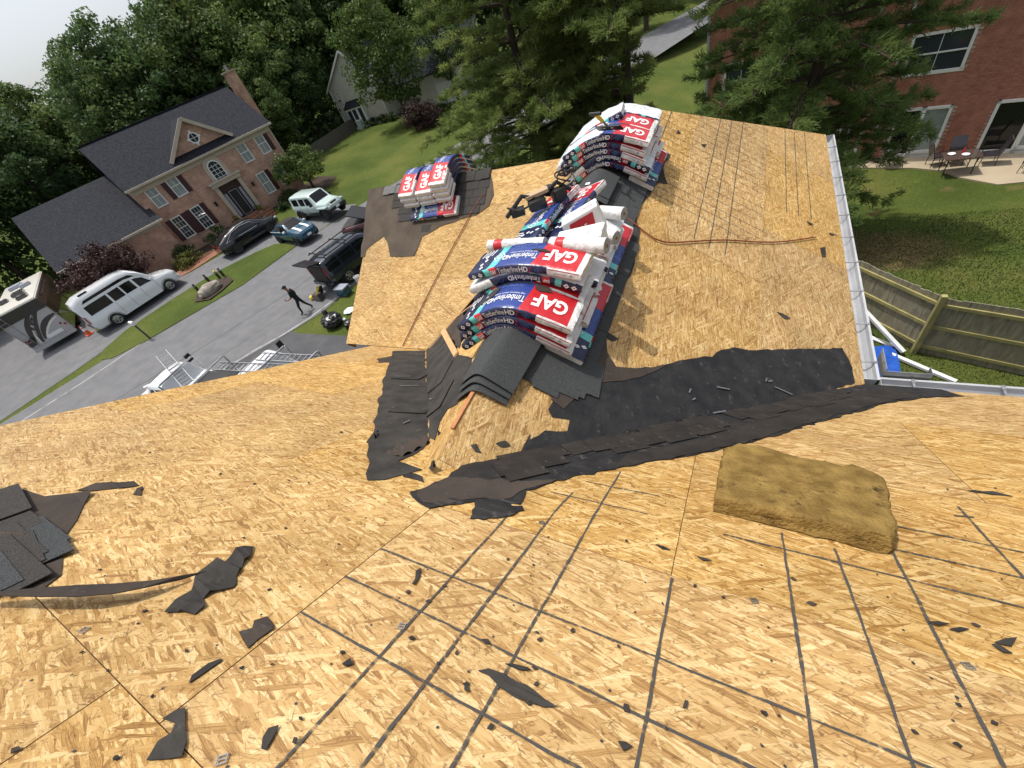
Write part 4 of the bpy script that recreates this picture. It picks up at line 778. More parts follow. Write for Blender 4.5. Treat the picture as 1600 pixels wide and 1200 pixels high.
# --- red brick house beside the back yard, every brick laid
FB = Frame(-2.3, 28.35, math.pi / 2 + .245, 0); k0 = -1.65
rb = thing('red_brick_house', 'red brick house with sliding patio doors behind the big pine', 'house')
BL, BZ = 17.0, 6.6
openings = []
def hole(q, pad=.0):
    P = [FB.px(p) for p in q]; s_ = [p[0] for p in P]; z_ = [p[1] for p in P]; o = (min(s_) - pad, max(s_) + pad, min(z_) - pad, max(z_) + pad); openings.append(o); return o
W1 = hole([(1134, 85), (1188, 148)]); W1 = (W1[0], W1[0] + 1.6, W1[2], W1[2] + 1.55); openings[-1] = W1
W2 = (FB.px((1445, 112))[0] - .75, FB.px((1503, 108))[0], FB.px((1500, 109))[1], FB.px((1500, 109))[1] + 1.45); openings.append(W2)
D1 = (FB.px((1523, 235))[0], FB.px((1523, 235))[0] + 2.3, k0 + .12, k0 + 2.2); openings.append(D1)
D2 = (FB.px((1397, 245))[0] - .45, FB.px((1457, 245))[0], k0 + .12, k0 + 2.2); openings.append(D2)
W3 = (D2[0] - 3.0, D2[0] - 1.9, k0 + .9, k0 + 2.1); openings.append(W3)
W4 = (W2[1] + 3.2, W2[1] + 4.4, W2[2], W2[3]); openings.append(W4)
mb = MB()
zs_ = sorted(set([k0 - .4, BZ] + [z for o in openings for z in (o[2], o[3])])); ss_ = sorted(set([0, BL] + [s for o in openings for s in (o[0], o[1])]))
for i in range(len(ss_) - 1):
    for j in range(len(zs_) - 1):
        a, b, c, d = ss_[i], ss_[i + 1], zs_[j], zs_[j + 1]
        if not any(o[0] - .001 <= a and b <= o[1] + .001 and o[2] - .001 <= c and d <= o[3] + .001 for o in openings): mb.poly([FB.W(a, -.012, c), FB.W(b, -.012, c), FB.W(b, -.012, d), FB.W(a, -.012, d)])
for s in (0, BL): mb.poly([FB.W(s, -.012, k0 - .4), FB.W(s, -9, k0 - .4), FB.W(s, -9, BZ), FB.W(s, -.012, BZ)])
link('wall', mb, 'mortar', rb)
bb = MB(); bb.box((0, 0, 0), (.205, .03, .064)); bme = bb.mesh('brick'); bme.materials.append(MATS['brick_red']); cand = []
row = 0; z = k0 - .1
while z < BZ:
    s = .1 + (.1075 if row % 2 else 0)
    while s < BL:
        if not any(o[0] - .08 < s < o[1] + .08 and o[2] - .02 < z < o[3] + .02 for o in openings): cand.append((s, z))
        s += .215
    z += .0757; row += 1
cx_, cz_ = FB.px((1570, 110))
cand.sort(key=lambda q: (q[0] - cx_) ** 2 + (q[1] - cz_) ** 2 * 1.4)
rzB = math.pi / 2 - FB.th
for s, z in cand[:300]: o = link('brick', bme, None, rb); o.location = FB.W(s, -.021 + random.uniform(-.002, .002), z); o.rotation_euler = (0, 0, rzB)
mb = MB()
for s, z in cand[300:]: fbox(FB, mb, s, -.021, z, .205, .03, .064)
link('brickwork', mb, 'brick_red', rb, kind='stuff')
def bwin(o, grid=(2, 2), gl='glass'): window(FB, rb, (o[0] + o[1]) / 2, (o[2] + o[3]) / 2, o[1] - o[0] - .06, o[3] - o[2] - .06, o=-.05, m_glass=gl, grid=grid, fw=.10)
for o in (W1, W2, W3, W4): bwin(o, (2, 2))
for o, nm in ((D1, 'patio_door'), (D2, 'patio_door')):
    s, z, w, h = (o[0] + o[1]) / 2, (o[2] + o[3]) / 2, o[1] - o[0], o[3] - o[2]; f = MB()
    for a, b, c, d in ((s, o[3] - .05, w, .1), (s, o[2] + .07, w, .14), (o[0] + .05, z, .1, h), (o[1] - .05, z, .1, h), (s, z, .16, h), (s + .25 * w, o[2] + .16, w / 2, .2)): fbox(FB, f, a, .02, b, c, .10, d)
    dd = link(nm, f, 'white_paint', rb)
    for sg in (-1, 1): p = MB(); fbox(FB, p, s + sg * w / 4, -.03, z, w / 2 - .1, .02, h - .2); link('pane', p, 'dark_glass' if sg < 0 else 'glass_blind', dd)
mb = MB(); fbox(FB, mb, BL / 2, .04, k0 + .03, BL, .10, .075); link('brick_ledge', mb, 'brick_red', rb)
for q in ((1110, 10), (1394, 125), (1345, 137)):
    s = FB.px(q)[0]; mb = MB(); fbox(FB, mb, s, .07, (k0 + BZ) / 2, .10, .08, BZ - k0); 
    for z in (k0 + 1, k0 + 3, k0 + 5): fbox(FB, mb, s, .07, z, .13, .09, .03)
    link('downspout', mb, 'aluminium_white', rb)
roofslab(FB, [(-.4, .45, BZ - .05), (BL + .4, .45, BZ - .05), (BL + .4, -4.6, BZ + 3.1), (-.4, -4.6, BZ + 3.1)], 'roof', 'roof_slate', rb); roofslab(FB, [(-.4, -9.6, BZ - .05), (BL + .4, -9.6, BZ - .05), (BL + .4, -4.6, BZ + 3.1), (-.4, -4.6, BZ + 3.1)], 'roof', 'roof_slate', rb)
mb = MB(); fbox(FB, mb, BL / 2, .5, BZ - .1, BL + .8, .12, .13); link('gutter', mb, 'aluminium_white', rb)
# ------------------------------------------------------------------ vehicles
def interp(x, pts):
    if x <= pts[0][0]: return pts[0][1]
    for (a, b), (c, d) in zip(pts, pts[1:]):
        if x <= c: return b + (d - b) * (x - a) / (c - a) if c > a else d
    return pts[-1][1]
class Car:
    def __init__(s, name, label, L, Wd, top, belt, bot, plan, paint, loc, rz, kr=.20, group=None):
        s.t = thing(name, label, s.cat(name), loc, rz, group); s.top, s.belt, s.bot, s.plan, s.kr, s.Wd, s.L = top, belt, bot, plan, kr, Wd, L
        xs_ = sorted(set([-L / 2, -L / 2 + .015, -L / 2 + .05, -L / 2 + .12, L / 2 - .12, L / 2 - .05, L / 2 - .015, L / 2] + [x for x, _ in top] + list(np.linspace(-L / 2 + .2, L / 2 - .2, 34))))
        vs = []; n = 0
        for x in xs_:
            h = s.ring(x); full = h + [(-y, z) for y, z in h[-2:0:-1]]; n = len(full); vs += [(x, y, z) for y, z in full]
        fs = []
        for i in range(len(xs_) - 1):
            for k in range(n): fs.append((i * n + k, (i + 1) * n + k, (i + 1) * n + (k + 1) % n, i * n + (k + 1) % n))
        fs += [tuple(range(n)), tuple(range((len(xs_) - 1) * n, len(xs_) * n))[::-1]]
        mb = MB(); mb.add(vs, fs); me = mb.mesh('body'); bm = bmesh.new(); bm.from_mesh(me); bmesh.ops.recalc_face_normals(bm, faces=bm.faces); bm.to_mesh(me); bm.free()
        s.body = smooth(link('body', me, paint, s.t), 38)
    def cat(s, n): return {'pickup_truck': 'truck'}.get(n, 'van' if 'van' in n else 'car')
    def ring(s, x):
        w = s.Wd / 2 * interp(x, s.plan); b, bo, t = interp(x, s.belt), interp(x, s.bot), interp(x, s.top); t = max(t, b + .015); h = t - b
        q = min(1, h / .45); wr = w * (.90 - s.kr * q)
        return [(0, bo), (w * .86, bo), (w * .97, bo + .10), (w, bo + (b - bo) * .45), (w * .985, b - .06), (w * .94, b), (w * .94 + (wr - w * .94) * .5, b + h * .5), (wr, b + h * .88), (wr * .86, b + h * .985), (0, t + .012)]
    def side_pt(s, x, t, sg, off=.012):              # t 0 at the belt .. 1 at the roof shoulder
        R_ = s.ring(x); a, b = R_[5], R_[7]; return (x, sg * (a[0] + (b[0] - a[0]) * t + off), a[1] + (b[1] - a[1]) * t)
    def side_glass(s, quads, m='dark_glass', name='side_window', sides=(1, -1), off=.012):
        for q in quads:
            for sg in sides:
                mb = MB(); n = 5; vs = []
                x0b, x1b, x0t, x1t, t0, t1 = q
                for j in range(3):
                    t = t0 + (t1 - t0) * j / 2
                    for i in range(n + 1):
                        u = i / n; x = (x0b + (x0t - x0b) * j / 2) * (1 - u) + (x1b + (x1t - x1b) * j / 2) * u; vs.append(s.side_pt(x, t, sg, off))
                mb.add(vs, [((j) * (n + 1) + i, j * (n + 1) + i + 1, (j + 1) * (n + 1) + i + 1, (j + 1) * (n + 1) + i) for j in range(2) for i in range(n)]); link(name, mb, m, s.t)
    def top_patch(s, x0, x1, fy=.9, m='dark_glass', name='windshield', off=.014, y0=None, y1=None, n=8):
        mb = MB(); vs = []
        for i in range(n + 1):
            x = x0 + (x1 - x0) * i / n; R_ = s.ring(x); wr = R_[8][0]; zc, zs = R_[9][1], R_[8][1]
            a, b = (-wr * fy, wr * fy) if y0 is None else (y0, y1)
            for k in range(7): y = a + (b - a) * k / 6; vs.append((x, y, zc + (zs - zc) * min(1.3, abs(y) / wr) ** 2 + off))
        mb.add(vs, [(i * 7 + k, (i + 1) * 7 + k, (i + 1) * 7 + k + 1, i * 7 + k + 1) for i in range(n) for k in range(6)]); return smooth(link(name, mb, m, s.t))
    def wheels(s, xs_, r, w=.22, rim='rim', flare=None):
        for x in xs_:
            for sg in (1, -1):
                T = Matrix.Translation((x, sg * (s.Wd / 2 - w / 2 + .025), r)) @ Matrix.Rotation(-sg * math.pi / 2, 4, 'X')
                mb = MB(); mb.lathe([(r * .62, -w / 2), (r * .93, -w / 2), (r, -w / 4), (r, w / 4), (r * .93, w / 2), (r * .66, w / 2), (r * .62, w / 2 - .03)], 26, 0, T); wh = smooth(link('wheel', mb, 'tyre', s.t), 35)
                mb = MB(); mb.lathe([(0, w / 2 - .07), (r * .63, w / 2 - .08)], 20, 0, T); link('wheel_well', mb, 'black_rubber', wh)
                mb = MB(); mb.lathe([(r * .56, w / 2 - .02), (r * .66, w / 2 - .005), (r * .66, w / 2 - .04)], 26, 0, T)
                for k in range(6): a = k * math.pi / 3 + .3; ca, sa = math.cos(a), math.sin(a); mb.bar(T @ Vector((.03 * ca, .03 * sa, w / 2 - .03)), T @ Vector((r * .6 * ca, r * .6 * sa, w / 2 - .02)), r * .16, .02, up=(T.to_3x3() @ Vector((0, 0, 1))))
                mb.lathe([(0, w / 2 - .01), (r * .14, w / 2 - .015), (r * .14, w / 2 - .04)], 12, 0, T); link('rim', mb, rim, wh)
                T2 = Matrix.Translation((x, sg * (s.Wd / 2 - .005), r)) @ Matrix.Rotation(-sg * math.pi / 2, 4, 'X')
                mb = MB(); R1, R2 = r * 1.10, r * (1.22 if flare else 1.15); vs = []; n = 18; d = .07 if flare else .015
                for k in range(n + 1):
                    a = math.radians(-12 + 204 * k / n); ca, sa = math.cos(a), math.sin(a)
                    vs += [(x + R1 * ca, sg * (s.Wd / 2 - .10), r + R1 * sa), (x + R1 * ca, sg * (s.Wd / 2 + d), r + R1 * sa), (x + R2 * ca, sg * (s.Wd / 2 + d), r + R2 * sa), (x + R2 * ca, sg * (s.Wd / 2 - .10), r + R2 * sa)]
                mb.add(vs, [(4 * k + j, 4 * k + j + 1, 4 * k + 5 + j, 4 * k + 4 + j) for k in range(n) for j in range(3)]); smooth(link('wheel_arch', mb, flare or 'black_rubber', s.t))
    def box(s, name, c, d, m, both=False, bev=.02):
        for sg in ((1, -1) if both else (1,)):
            bm = bmesh.new(); bmesh.ops.create_cube(bm, size=1.0)
            for v in bm.verts: v.co = Vector((v.co.x * d[0] + c[0], v.co.y * d[1] + sg * c[1], v.co.z * d[2] + c[2]))
            bmesh.ops.bevel(bm, geom=bm.edges[:], offset=min(bev, min(d) * .3), segments=2, affect='EDGES'); me = bpy.data.meshes.new(name); bm.to_mesh(me); bm.free(); o = smooth(link(name, me, m, s.t))
        return o
    def seam(s, xs_, m='black_rubber', z0=.35):
        for x in xs_:
            for sg in (1, -1):
                R_ = s.ring(x); mb = MB(); pts = [(x, sg * (q[0] + .004), q[1]) for q in R_[2:6]]
                for a, b in zip(pts, pts[1:]): mb.bar(a, b, .012, .006, up=(0, sg, 0))
                link('door_gap', mb, m, s.t)
def at_ground(p, off=(0, 0)): q = G(p); return (q[0] + off[0], q[1] + off[1], gz(q[0] + off[0]) + .03)
def hd(dx, dy): return math.atan2(dy, dx)
# white conversion van
hv = hd(.56, 3.7); cvx, cvy = -36.22, 10.1
v = Car('camper_van', 'white high roof conversion van with tinted side windows parked beside the motorhome', 5.9, 2.05,
        [(-2.95, 1.95), (-2.85, 2.25), (-2.4, 2.42), (.2, 2.46), (.75, 2.36), (1.15, 2.02), (1.72, 1.28), (2.3, 1.16), (2.85, 1.02), (2.95, .9)], [(-2.95, 1.15), (1.6, 1.14), (2.4, 1.08), (2.95, .85)], [(-2.95, .42), (-2.7, .32), (2.6, .32), (2.95, .45)],
        [(-2.95, .90), (-2.8, .985), (1.9, 1.0), (2.5, .94), (2.82, .82), (2.95, .62)], 'car_white', (cvx, cvy, gz(cvx) + .03), hv, kr=.10)
v.side_glass([(-2.55, -1.15, -2.5, -1.12, .10, .62), (-1.02, -.32, -1.0, -.32, .10, .62), (-.22, .48, -.22, .45, .10, .62), (.62, 1.42, .60, 1.12, .08, .60)]); v.side_glass([(-2.4, .9, -2.2, .6, .76, .90)], name='roof_window')
v.top_patch(1.66, 1.14); v.wheels((-1.75, 2.0), .39, rim='rim'); v.seam((-1.08, -.27, .55, 1.5))
v.box('headlight', (2.84, .70, .84), (.14, .34, .22), 'lamp_clear', True); v.box('grille', (2.93, 0, .82), (.06, .95, .2), 'black_plastic'); v.box('bumper', (2.93, 0, .52), (.14, 1.7, .2), 'car_white'); v.box('rear_bumper', (-2.97, 0, .52), (.14, 1.9, .2), 'chrome')
v.box('tail_light', (-2.93, .92, 1.15), (.06, .14, .5), 'tail_red', True); v.box('mirror', (1.45, 1.12, 1.28), (.12, .18, .24), 'car_white', True); v.box('running_board', (.1, 1.03, .36), (2.7, .14, .09), 'car_white', True); v.box('roof_vent', (-1.9, -.55, 2.44), (.55, .3, .05), 'dark_glass'); v.box('rear_glass', (-2.955, 0, 1.55), (.03, 1.45, .5), 'dark_glass')
# black coupe-like crossover
bx, by = -33.55, 18.3
v = Car('crossover_car', 'glossy black fastback car with chrome lined side windows parked by the brick house', 4.95, 1.98,
        [(-2.48, .95), (-2.3, 1.14), (-1.6, 1.42), (-.6, 1.62), (.2, 1.64), (.75, 1.50), (1.45, 1.08), (2.2, .98), (2.48, .82)], [(-2.48, .92), (-1.5, 1.05), (1.3, .98), (2.2, .90), (2.48, .72)], [(-2.48, .45), (-2.2, .26), (2.2, .24), (2.48, .4)],
        [(-2.48, .78), (-2.25, .93), (-1.4, 1.0), (1.4, .98), (2.1, .90), (2.48, .60)], 'car_black', (bx, by, gz(bx) + .03), hd(.62, 2.74), kr=.24)
v.side_glass([(-1.75, .95, -1.15, .45, .08, .82)]); v.top_patch(1.40, .72); v.top_patch(-2.2, -1.1, name='rear_glass'); v.wheels((-1.5, 1.45), .38, rim='rim_dark')
for sg in (1, -1):
    mb = MB(); tp = [v.side_pt(x, t, sg, .026) for x, t in ((-1.95, .0), (-1.8, .06), (.98, .05), (.45, .86), (-.3, .92), (-1.1, .90), (-1.85, .10))]; mb.tube(tp, .018, 6); link('window_trim', mb, 'chrome', v.t)
v.box('headlight', (2.28, .66, .80), (.34, .34, .1), 'lamp_clear', True); v.box('tail_light', (-2.44, .55, .98), (.06, .5, .08), 'tail_red', True); v.box('mirror', (.85, 1.06, 1.08), (.18, .2, .13), 'car_black', True); v.seam((-.4, .7))
# small blue open top car with white bonnet stripes
mx_, my_ = -28.55, 18.65
v = Car('convertible_car', 'small teal blue convertible with white bonnet stripes and black fabric top', 3.85, 1.72,
        [(-1.92, .90), (-1.75, 1.0), (-1.35, 1.10), (-.95, 1.34), (-.2, 1.40), (.22, 1.38), (.72, 1.02), (1.45, .93), (1.80, .80), (1.92, .68)], [(-1.92, .86), (.7, .94), (1.45, .86), (1.92, .64)], [(-1.92, .4), (-1.7, .24), (1.7, .24), (1.92, .36)],
        [(-1.92, .80), (-1.7, .96), (1.3, 1.0), (1.7, .92), (1.92, .66)], 'car_blue', (mx_, my_, gz(mx_) + .03), hd(2.3, -.42), kr=.16)
v.top_patch(-1.4, .24, .99, 'felt', 'soft_top', .016); v.side_glass([(-1.35, -.05, -1.0, -.05, .30, .95)], 'felt', 'soft_top_side'); v.side_glass([(-.45, .62, -.4, .25, .06, .85)]); v.top_patch(.70, .26); v.wheels((-1.25, 1.28), .32, rim='rim_dark')
for y in (-.32, .32): v.top_patch(.78, 1.76, m='print_white', name='bonnet_stripe', off=.016, y0=y - .09, y1=y + .09)
v.box('headlight', (1.68, .56, .74), (.16, .26, .2), 'lamp_clear', True, .06); v.box('grille', (1.88, 0, .52), (.06, .8, .2), 'black_plastic'); v.box('licence_plate', (1.93, 0, .46), (.02, .34, .15), 'print_white'); v.box('mirror', (.45, .92, 1.0), (.14, .18, .12), 'print_white', True); v.box('belt_stripe', (-1.0, .842, .93), (1.5, .02, .05), 'print_white', True); v.seam((-.55, .5)); v.box('bumper', (1.84, 0, .34), (.16, 1.3, .12), 'black_plastic')
# mint green boxy off-roader
jx, jy = -29.0, 22.1
v = Car('offroad_car', 'pale mint boxy four door off roader with black flared wheel arches', 4.4, 1.78,
        [(-2.1, 1.80), (-2.05, 1.86), (.35, 1.86), (.50, 1.80), (.92, 1.24), (1.0, 1.20), (1.95, 1.12), (2.02, .95)], [(-2.1, 1.18), (1.0, 1.14), (1.95, 1.06), (2.1, .9)], [(-2.1, .55), (2.1, .55)],
        [(-2.1, .98), (.9, 1.0), (1.2, .92), (2.0, .80), (2.05, .74)], 'car_mint', (jx, jy, gz(jx) + .03), hd(3.0, -.35), kr=.07)
v.side_glass([(-1.95, -1.2, -1.95, -1.2, .08, .82), (-1.0, -.35, -1.0, -.35, .08, .82), (-.2, .68, -.2, .35, .08, .82)]); v.top_patch(.90, .48, .95); v.wheels((-1.5, 1.5), .41, .26, 'rim_dark', 'black_plastic')
v.box('fender', (1.5, .80, .92), (1.1, .34, .10), 'car_mint', True); v.box('bumper', (2.2, 0, .66), (.22, 1.7, .2), 'black_plastic'); v.box('headlight', (2.04, .48, .95), (.06, .24, .24), 'lamp_clear', True, .08); v.box('grille', (2.045, 0, .95), (.05, .6, .28), 'black_plastic'); v.box('mirror', (.62, 1.0, 1.25), (.14, .2, .2), 'black_plastic', True); v.box('running_board', (0, .86, .5), (2.1, .14, .08), 'black_plastic', True); v.seam((-1.1, -.28, .72)); v.box('spare_wheel', (-2.24, 0, 1.05), (.22, .7, .7), 'tyre', bev=.06); v.box('licence_plate', (2.32, 0, .7), (.02, .34, .15), 'print_white')
# dark suv with open tailgate and roof rack
sx, sy = -20.0, 15.6; sz = gz(sx) + .03
v = Car('estate_car', 'dark navy estate car with roof rack and raised tailgate loaded with tools', 5.2, 2.0,
        [(-2.6, 1.62), (-2.5, 1.76), (-1.9, 1.84), (.3, 1.84), (.75, 1.70), (1.45, 1.16), (2.35, 1.06), (2.6, .9)], [(-2.6, 1.10), (1.4, 1.08), (2.3, 1.0), (2.6, .8)], [(-2.6, .45), (2.4, .36), (2.6, .45)],
        [(-2.6, .93), (-2.4, .99), (1.6, 1.0), (2.2, .94), (2.6, .70)], 'car_navy', (sx, sy, sz), hd(.18, 1), kr=.16)
v.side_glass([(-2.4, -1.55, -2.35, -1.55, .1, .8), (-1.4, -.45, -1.4, -.45, .1, .8), (-.3, .95, -.3, .55, .1, .8)]); v.top_patch(1.42, .72); v.wheels((-1.55, 1.6), .39, rim='rim')
v.box('load_bay', (-2.61, 0, 1.1), (.05, 1.5, .95), 'black_rubber')
for y in (-.78, .78): v.box('roof_rail', (-.7, y, 1.93), (2.9, .05, .05), 'black_plastic')
for x in (-2.0, -.5): v.box('rack_bar', (x, 0, 1.98), (.08, 1.75, .06), 'black_plastic')
mb = MB(); mb.bar((-2.50, 0, 1.84), (-3.25, 0, 2.0), 1.55, .07); tg = link('tailgate', mb, 'car_navy', v.t); mb = MB(); mb.bar((-2.62, 0, 1.82), (-3.0, 0, 1.90), 1.25, .05); link('tailgate_glass', mb, 'dark_glass', tg)
v.box('tail_light', (-2.60, .86, 1.25), (.06, .12, .5), 'tail_red', True); v.seam((-1.48, -.38, 1.0)); v.box('rear_bumper', (-2.66, 0, .55), (.18, 1.85, .22), 'car_navy')
Mv = v.t.matrix_basis.copy()
def on_car(c): return tuple((Matrix.Translation(v.t.location) @ Matrix.Rotation(v.t.rotation_euler.z, 4, 'Z')) @ Vector(c))
# maroon pickup partly hidden behind the roof
rc_ = atz((547, 346), 1.35); ha_ = math.atan2(.45, 1); px_ = float(rc_[0] + 2.65 * math.cos(ha_) + .95 * math.sin(ha_)); py_ = float(rc_[1] + 2.65 * math.sin(ha_) - .95 * math.cos(ha_))
v2 = Car('pickup_truck', 'dark maroon pickup with a black bed cover propped open, behind the roof edge', 5.3, 1.95,
        [(-2.65, 1.02), (-.6, 1.04), (-.55, 1.06), (-.35, 1.75), (.6, 1.80), (.95, 1.70), (1.5, 1.16), (2.4, 1.06), (2.65, .9)], [(-2.65, 1.0), (1.5, 1.06), (2.4, .98), (2.65, .8)], [(-2.65, .55), (2.65, .5)], [(-2.65, .96), (1.8, 1.0), (2.3, .93), (2.65, .7)], 'car_maroon', (px_, py_, gz(px_) + .03), ha_, kr=.14)
v2.side_glass([(-.3, .5, -.25, .45, .1, .8), (.55, 1.2, .55, .85, .1, .8)]); v2.top_patch(1.46, .92); v2.wheels((-1.6, 1.7), .40, rim='rim_dark'); v2.box('tail_light', (-2.64, .86, .85), (.05, .12, .28), 'tail_red', True); v2.box('cargo_bed', (-1.65, 0, 1.035), (1.9, 1.6, .03), 'black_rubber'); v2.box('licence_plate', (-2.67, 0, .72), (.02, .3, .15), 'print_white')
mb = MB(); mb.bar((-.65, 0, 1.15), (-1.9, 0, 1.75), 1.7, .07); link('bed_cover', mb, 'black_plastic', v2.t)
# motorhome
ra = hd(-1, -.16); rvx, rvy = -38.78, 6.9
rv = thing('motorhome', 'cream roofed motorhome with silver and black swooshes on its rear wall', 'motorhome', (rvx, rvy, 1.63), math.atan2(.36, -.93))
# local: x runs back along the body away from the rear wall, y towards the left in the picture
RW, RH, RL = 2.5, 2.95, 9.0
def rbox(name, c, d, m, bev=.03, par=None):
    bm = bmesh.new(); bmesh.ops.create_cube(bm, size=1.0)
    for w in bm.verts: w.co = Vector((w.co.x * d[0] + c[0], w.co.y * d[1] + c[1], w.co.z * d[2] + c[2]))
    bmesh.ops.bevel(bm, geom=bm.edges[:], offset=min(bev, min(d) * .4), segments=2, affect='EDGES'); me = bpy.data.meshes.new(name); bm.to_mesh(me); bm.free(); return smooth(link(name, me, m, par or rv))
rbox('body', (RL / 2, RW / 2, .45 + (RH - .5) / 2), (RL, RW, RH - .5), 'rv_silver', .06); rbox('roof', (RL / 2, RW / 2, RH), (RL + .06, RW + .04, .14), 'rv_cream', .05)
rbox('side_panel', (RL / 2, -.012, .5 + (RH - .6) / 2), (RL - .1, .02, RH - .62), 'rv_brown', .004); rbox('window_band', (RL / 2 - .3, -.024, 1.95), (RL - 1.2, .01, .75), 'dark_glass', .002); rbox('rear_band', (-.03, RW / 2, RH - .36), (.06, RW + .01, .62), 'rv_dark', .02); rbox('rear_bumper', (-.10, RW / 2, .42), (.2, RW, .2), 'rv_silver')
def swoosh(pts, w, m, name='swoosh', x=-.012, axis='x'):
    P = [Vector(p) for p in pts]; vs = []
    for i, p in enumerate(P):
        d = (P[min(i + 1, len(P) - 1)] - P[max(i - 1, 0)]).normalized(); nn = Vector((-d.y, d.x)); ww = w * (.25 + .75 * math.sin(math.pi * (i + .6) / len(P)))
        for sg in (1, -1): q = p + nn * ww * sg / 2; vs.append((x, q.x, q.y) if axis == 'x' else (q.x, x, q.y))
    mb = MB(); mb.add(vs, [(2 * i, 2 * i + 1, 2 * i + 3, 2 * i + 2) for i in range(len(P) - 1)]); link(name, mb, m, rv)
def bez(a, b, c, n=12): return [((1 - t) ** 2 * a[0] + 2 * t * (1 - t) * b[0] + t * t * c[0], (1 - t) ** 2 * a[1] + 2 * t * (1 - t) * b[1] + t * t * c[1]) for t in [k / n for k in range(n + 1)]]
for a, b, c, w, m in (((.5, 2.4), (1.5, 1.8), (1.75, .65), .34, 'rv_dark'), ((.9, 2.4), (1.75, 1.9), (2.1, .7), .28, 'rv_dark'), ((.65, 2.4), (1.6, 1.8), (1.9, .65), .16, 'rv_cream'), ((.05, 1.75), (1.0, 1.75), (1.55, .75), .30, 'rv_dark'), ((.12, 1.55), (.9, 1.5), (1.45, .72), .14, 'rv_cream'), ((1.9, 1.2), (2.2, .9), (2.45, .7), .4, 'rv_dark')): swoosh(bez(a, b, c), w, m)
for a, b, c, w, m in (((.1, 2.3), (1.6, 1.9), (3.2, .8), .4, 'rv_dark'), ((.1, 1.7), (1.6, 1.5), (3.6, .7), .25, 'rv_silver'), ((2.5, 2.4), (4, 1.6), (6, .8), .4, 'rv_dark')): swoosh(bez(a, b, c), w, m, x=-.026, axis='y')
for y, z in ((.30, 1.12), (.14, .98), (2.2, .98), (2.36, 1.12)): rbox('tail_light', (-.02, y, z), (.05, .12, .12), 'tail_red', .04)
rbox('licence_panel', (-.015, .95, .78), (.03, .9, .22), 'print_white', .005)
for x, y, dx, dy in ((1.6, .7, .75, .6), (3.6, 1.1, .9, .7), (3.0, 1.9, .6, .5), (5.6, .8, .6, .6), (6.8, 1.5, .9, .8)): rbox('roof_vent', (x, y, RH + .16), (dx, dy, .22), 'rv_dark' if x < 5 else 'print_grey', .05)
rbox('awning', (4.2, -.08, RH - .25), (5.0, .12, .14), 'rv_dark', .04)
for x, z, dx, dz in ((1.6, 1.9, .9, .6), (4.4, 1.9, 1.4, .6), (6.6, 1.6, .7, 1.5)): rbox('side_window', (x, -.03, z), (dx, .02, dz), 'dark_glass', .004)
for x in (2.6, 7.6):
    for y in (.15, RW - .15):
        mb = MB(); mb.lathe([(.2, -.12), (.42, -.12), (.44, 0), (.42, .12), (.2, .12)], 22, 0, Matrix.Translation((x, y, .44)) @ Matrix.Rotation(math.pi / 2, 4, 'X')); smooth(link('wheel', mb, 'tyre', rv))
mb = MB()
for y in (2.05, 2.4): mb.tube([(-.10, y, .6), (-.12, y, RH + .1), (.15, y, RH + .14)], .018)
for k in range(8): mb.tube([(-.12, 2.05, .7 + k * .3), (-.12, 2.4, .7 + k * .3)], .014)
link('ladder', mb, 'steel', rv)
# white work trucks with ladder racks
def work_truck(loc, rz, label, tall):
    c = Car('pickup_truck', label, 5.8, 2.0, [(-2.9, 1.15), (-.3, 1.16), (-.22, 1.2), (-.05, 1.86), (.75, 1.92), (1.05, 1.82), (1.65, 1.28), (2.6, 1.16), (2.9, 1.0)], [(-2.9, 1.12), (1.6, 1.16), (2.6, 1.08), (2.9, .85)], [(-2.9, .55), (2.9, .5)], [(-2.9, .97), (1.9, 1.0), (2.5, .94), (2.9, .72)], 'car_white', loc, rz, kr=.13, group='white pickups with ladder racks in the driveway')
    c.side_glass([(-.02, .6, .02, .55, .1, .8), (.68, 1.35, .68, .98, .1, .8)]); c.top_patch(1.62, 1.02); c.wheels((-1.8, 1.85), .41); c.box('cargo_bed', (-1.6, 0, 1.165), (2.3, 1.65, .03), 'black_rubber'); c.box('grille', (2.88, 0, .85), (.06, 1.3, .34), 'black_plastic'); c.box('headlight', (2.72, .78, .95), (.18, .3, .2), 'lamp_clear', True)
    for sg in (1, -1):
        mb = MB(); mb.bar((1.3, sg * 1.0, 1.28), (1.36, sg * 1.38, 1.36), .05, .04); mr = link('mirror', mb, 'black_plastic', c.t); mb = MB(); mb.box((1.36, sg * 1.42, 1.42), (.09, .26, .36)); link('mirror_head', mb, 'black_plastic', mr)
    mb = MB()
    for x in (-2.6, -.45):
        z = tall
        if x < 1: 
            for sg in (1, -1): mb.bar((x, sg * .9, 1.14), (x, sg * .9, z), .05, .05)
            mb.bar((x, -.85, z), (x, .85, z), .06, .06)
        else: mb.bar((x, -.9, z), (x, .9, z), .06, .06)
    link('ladder_rack', mb, 'aluminium', c.t); return c
t1 = work_truck((-20.9, 4.55, gz(-20.9) + .03), math.pi + .10, 'white pickup with a ladder slanting across its rack, nearer the kerb', 2.05)
t2 = work_truck((-16.2, 5.9, gz(-16.2) + .03), math.pi - .06, 'white pickup with ladders lying flat on its rack, close under the roof edge', 2.10)
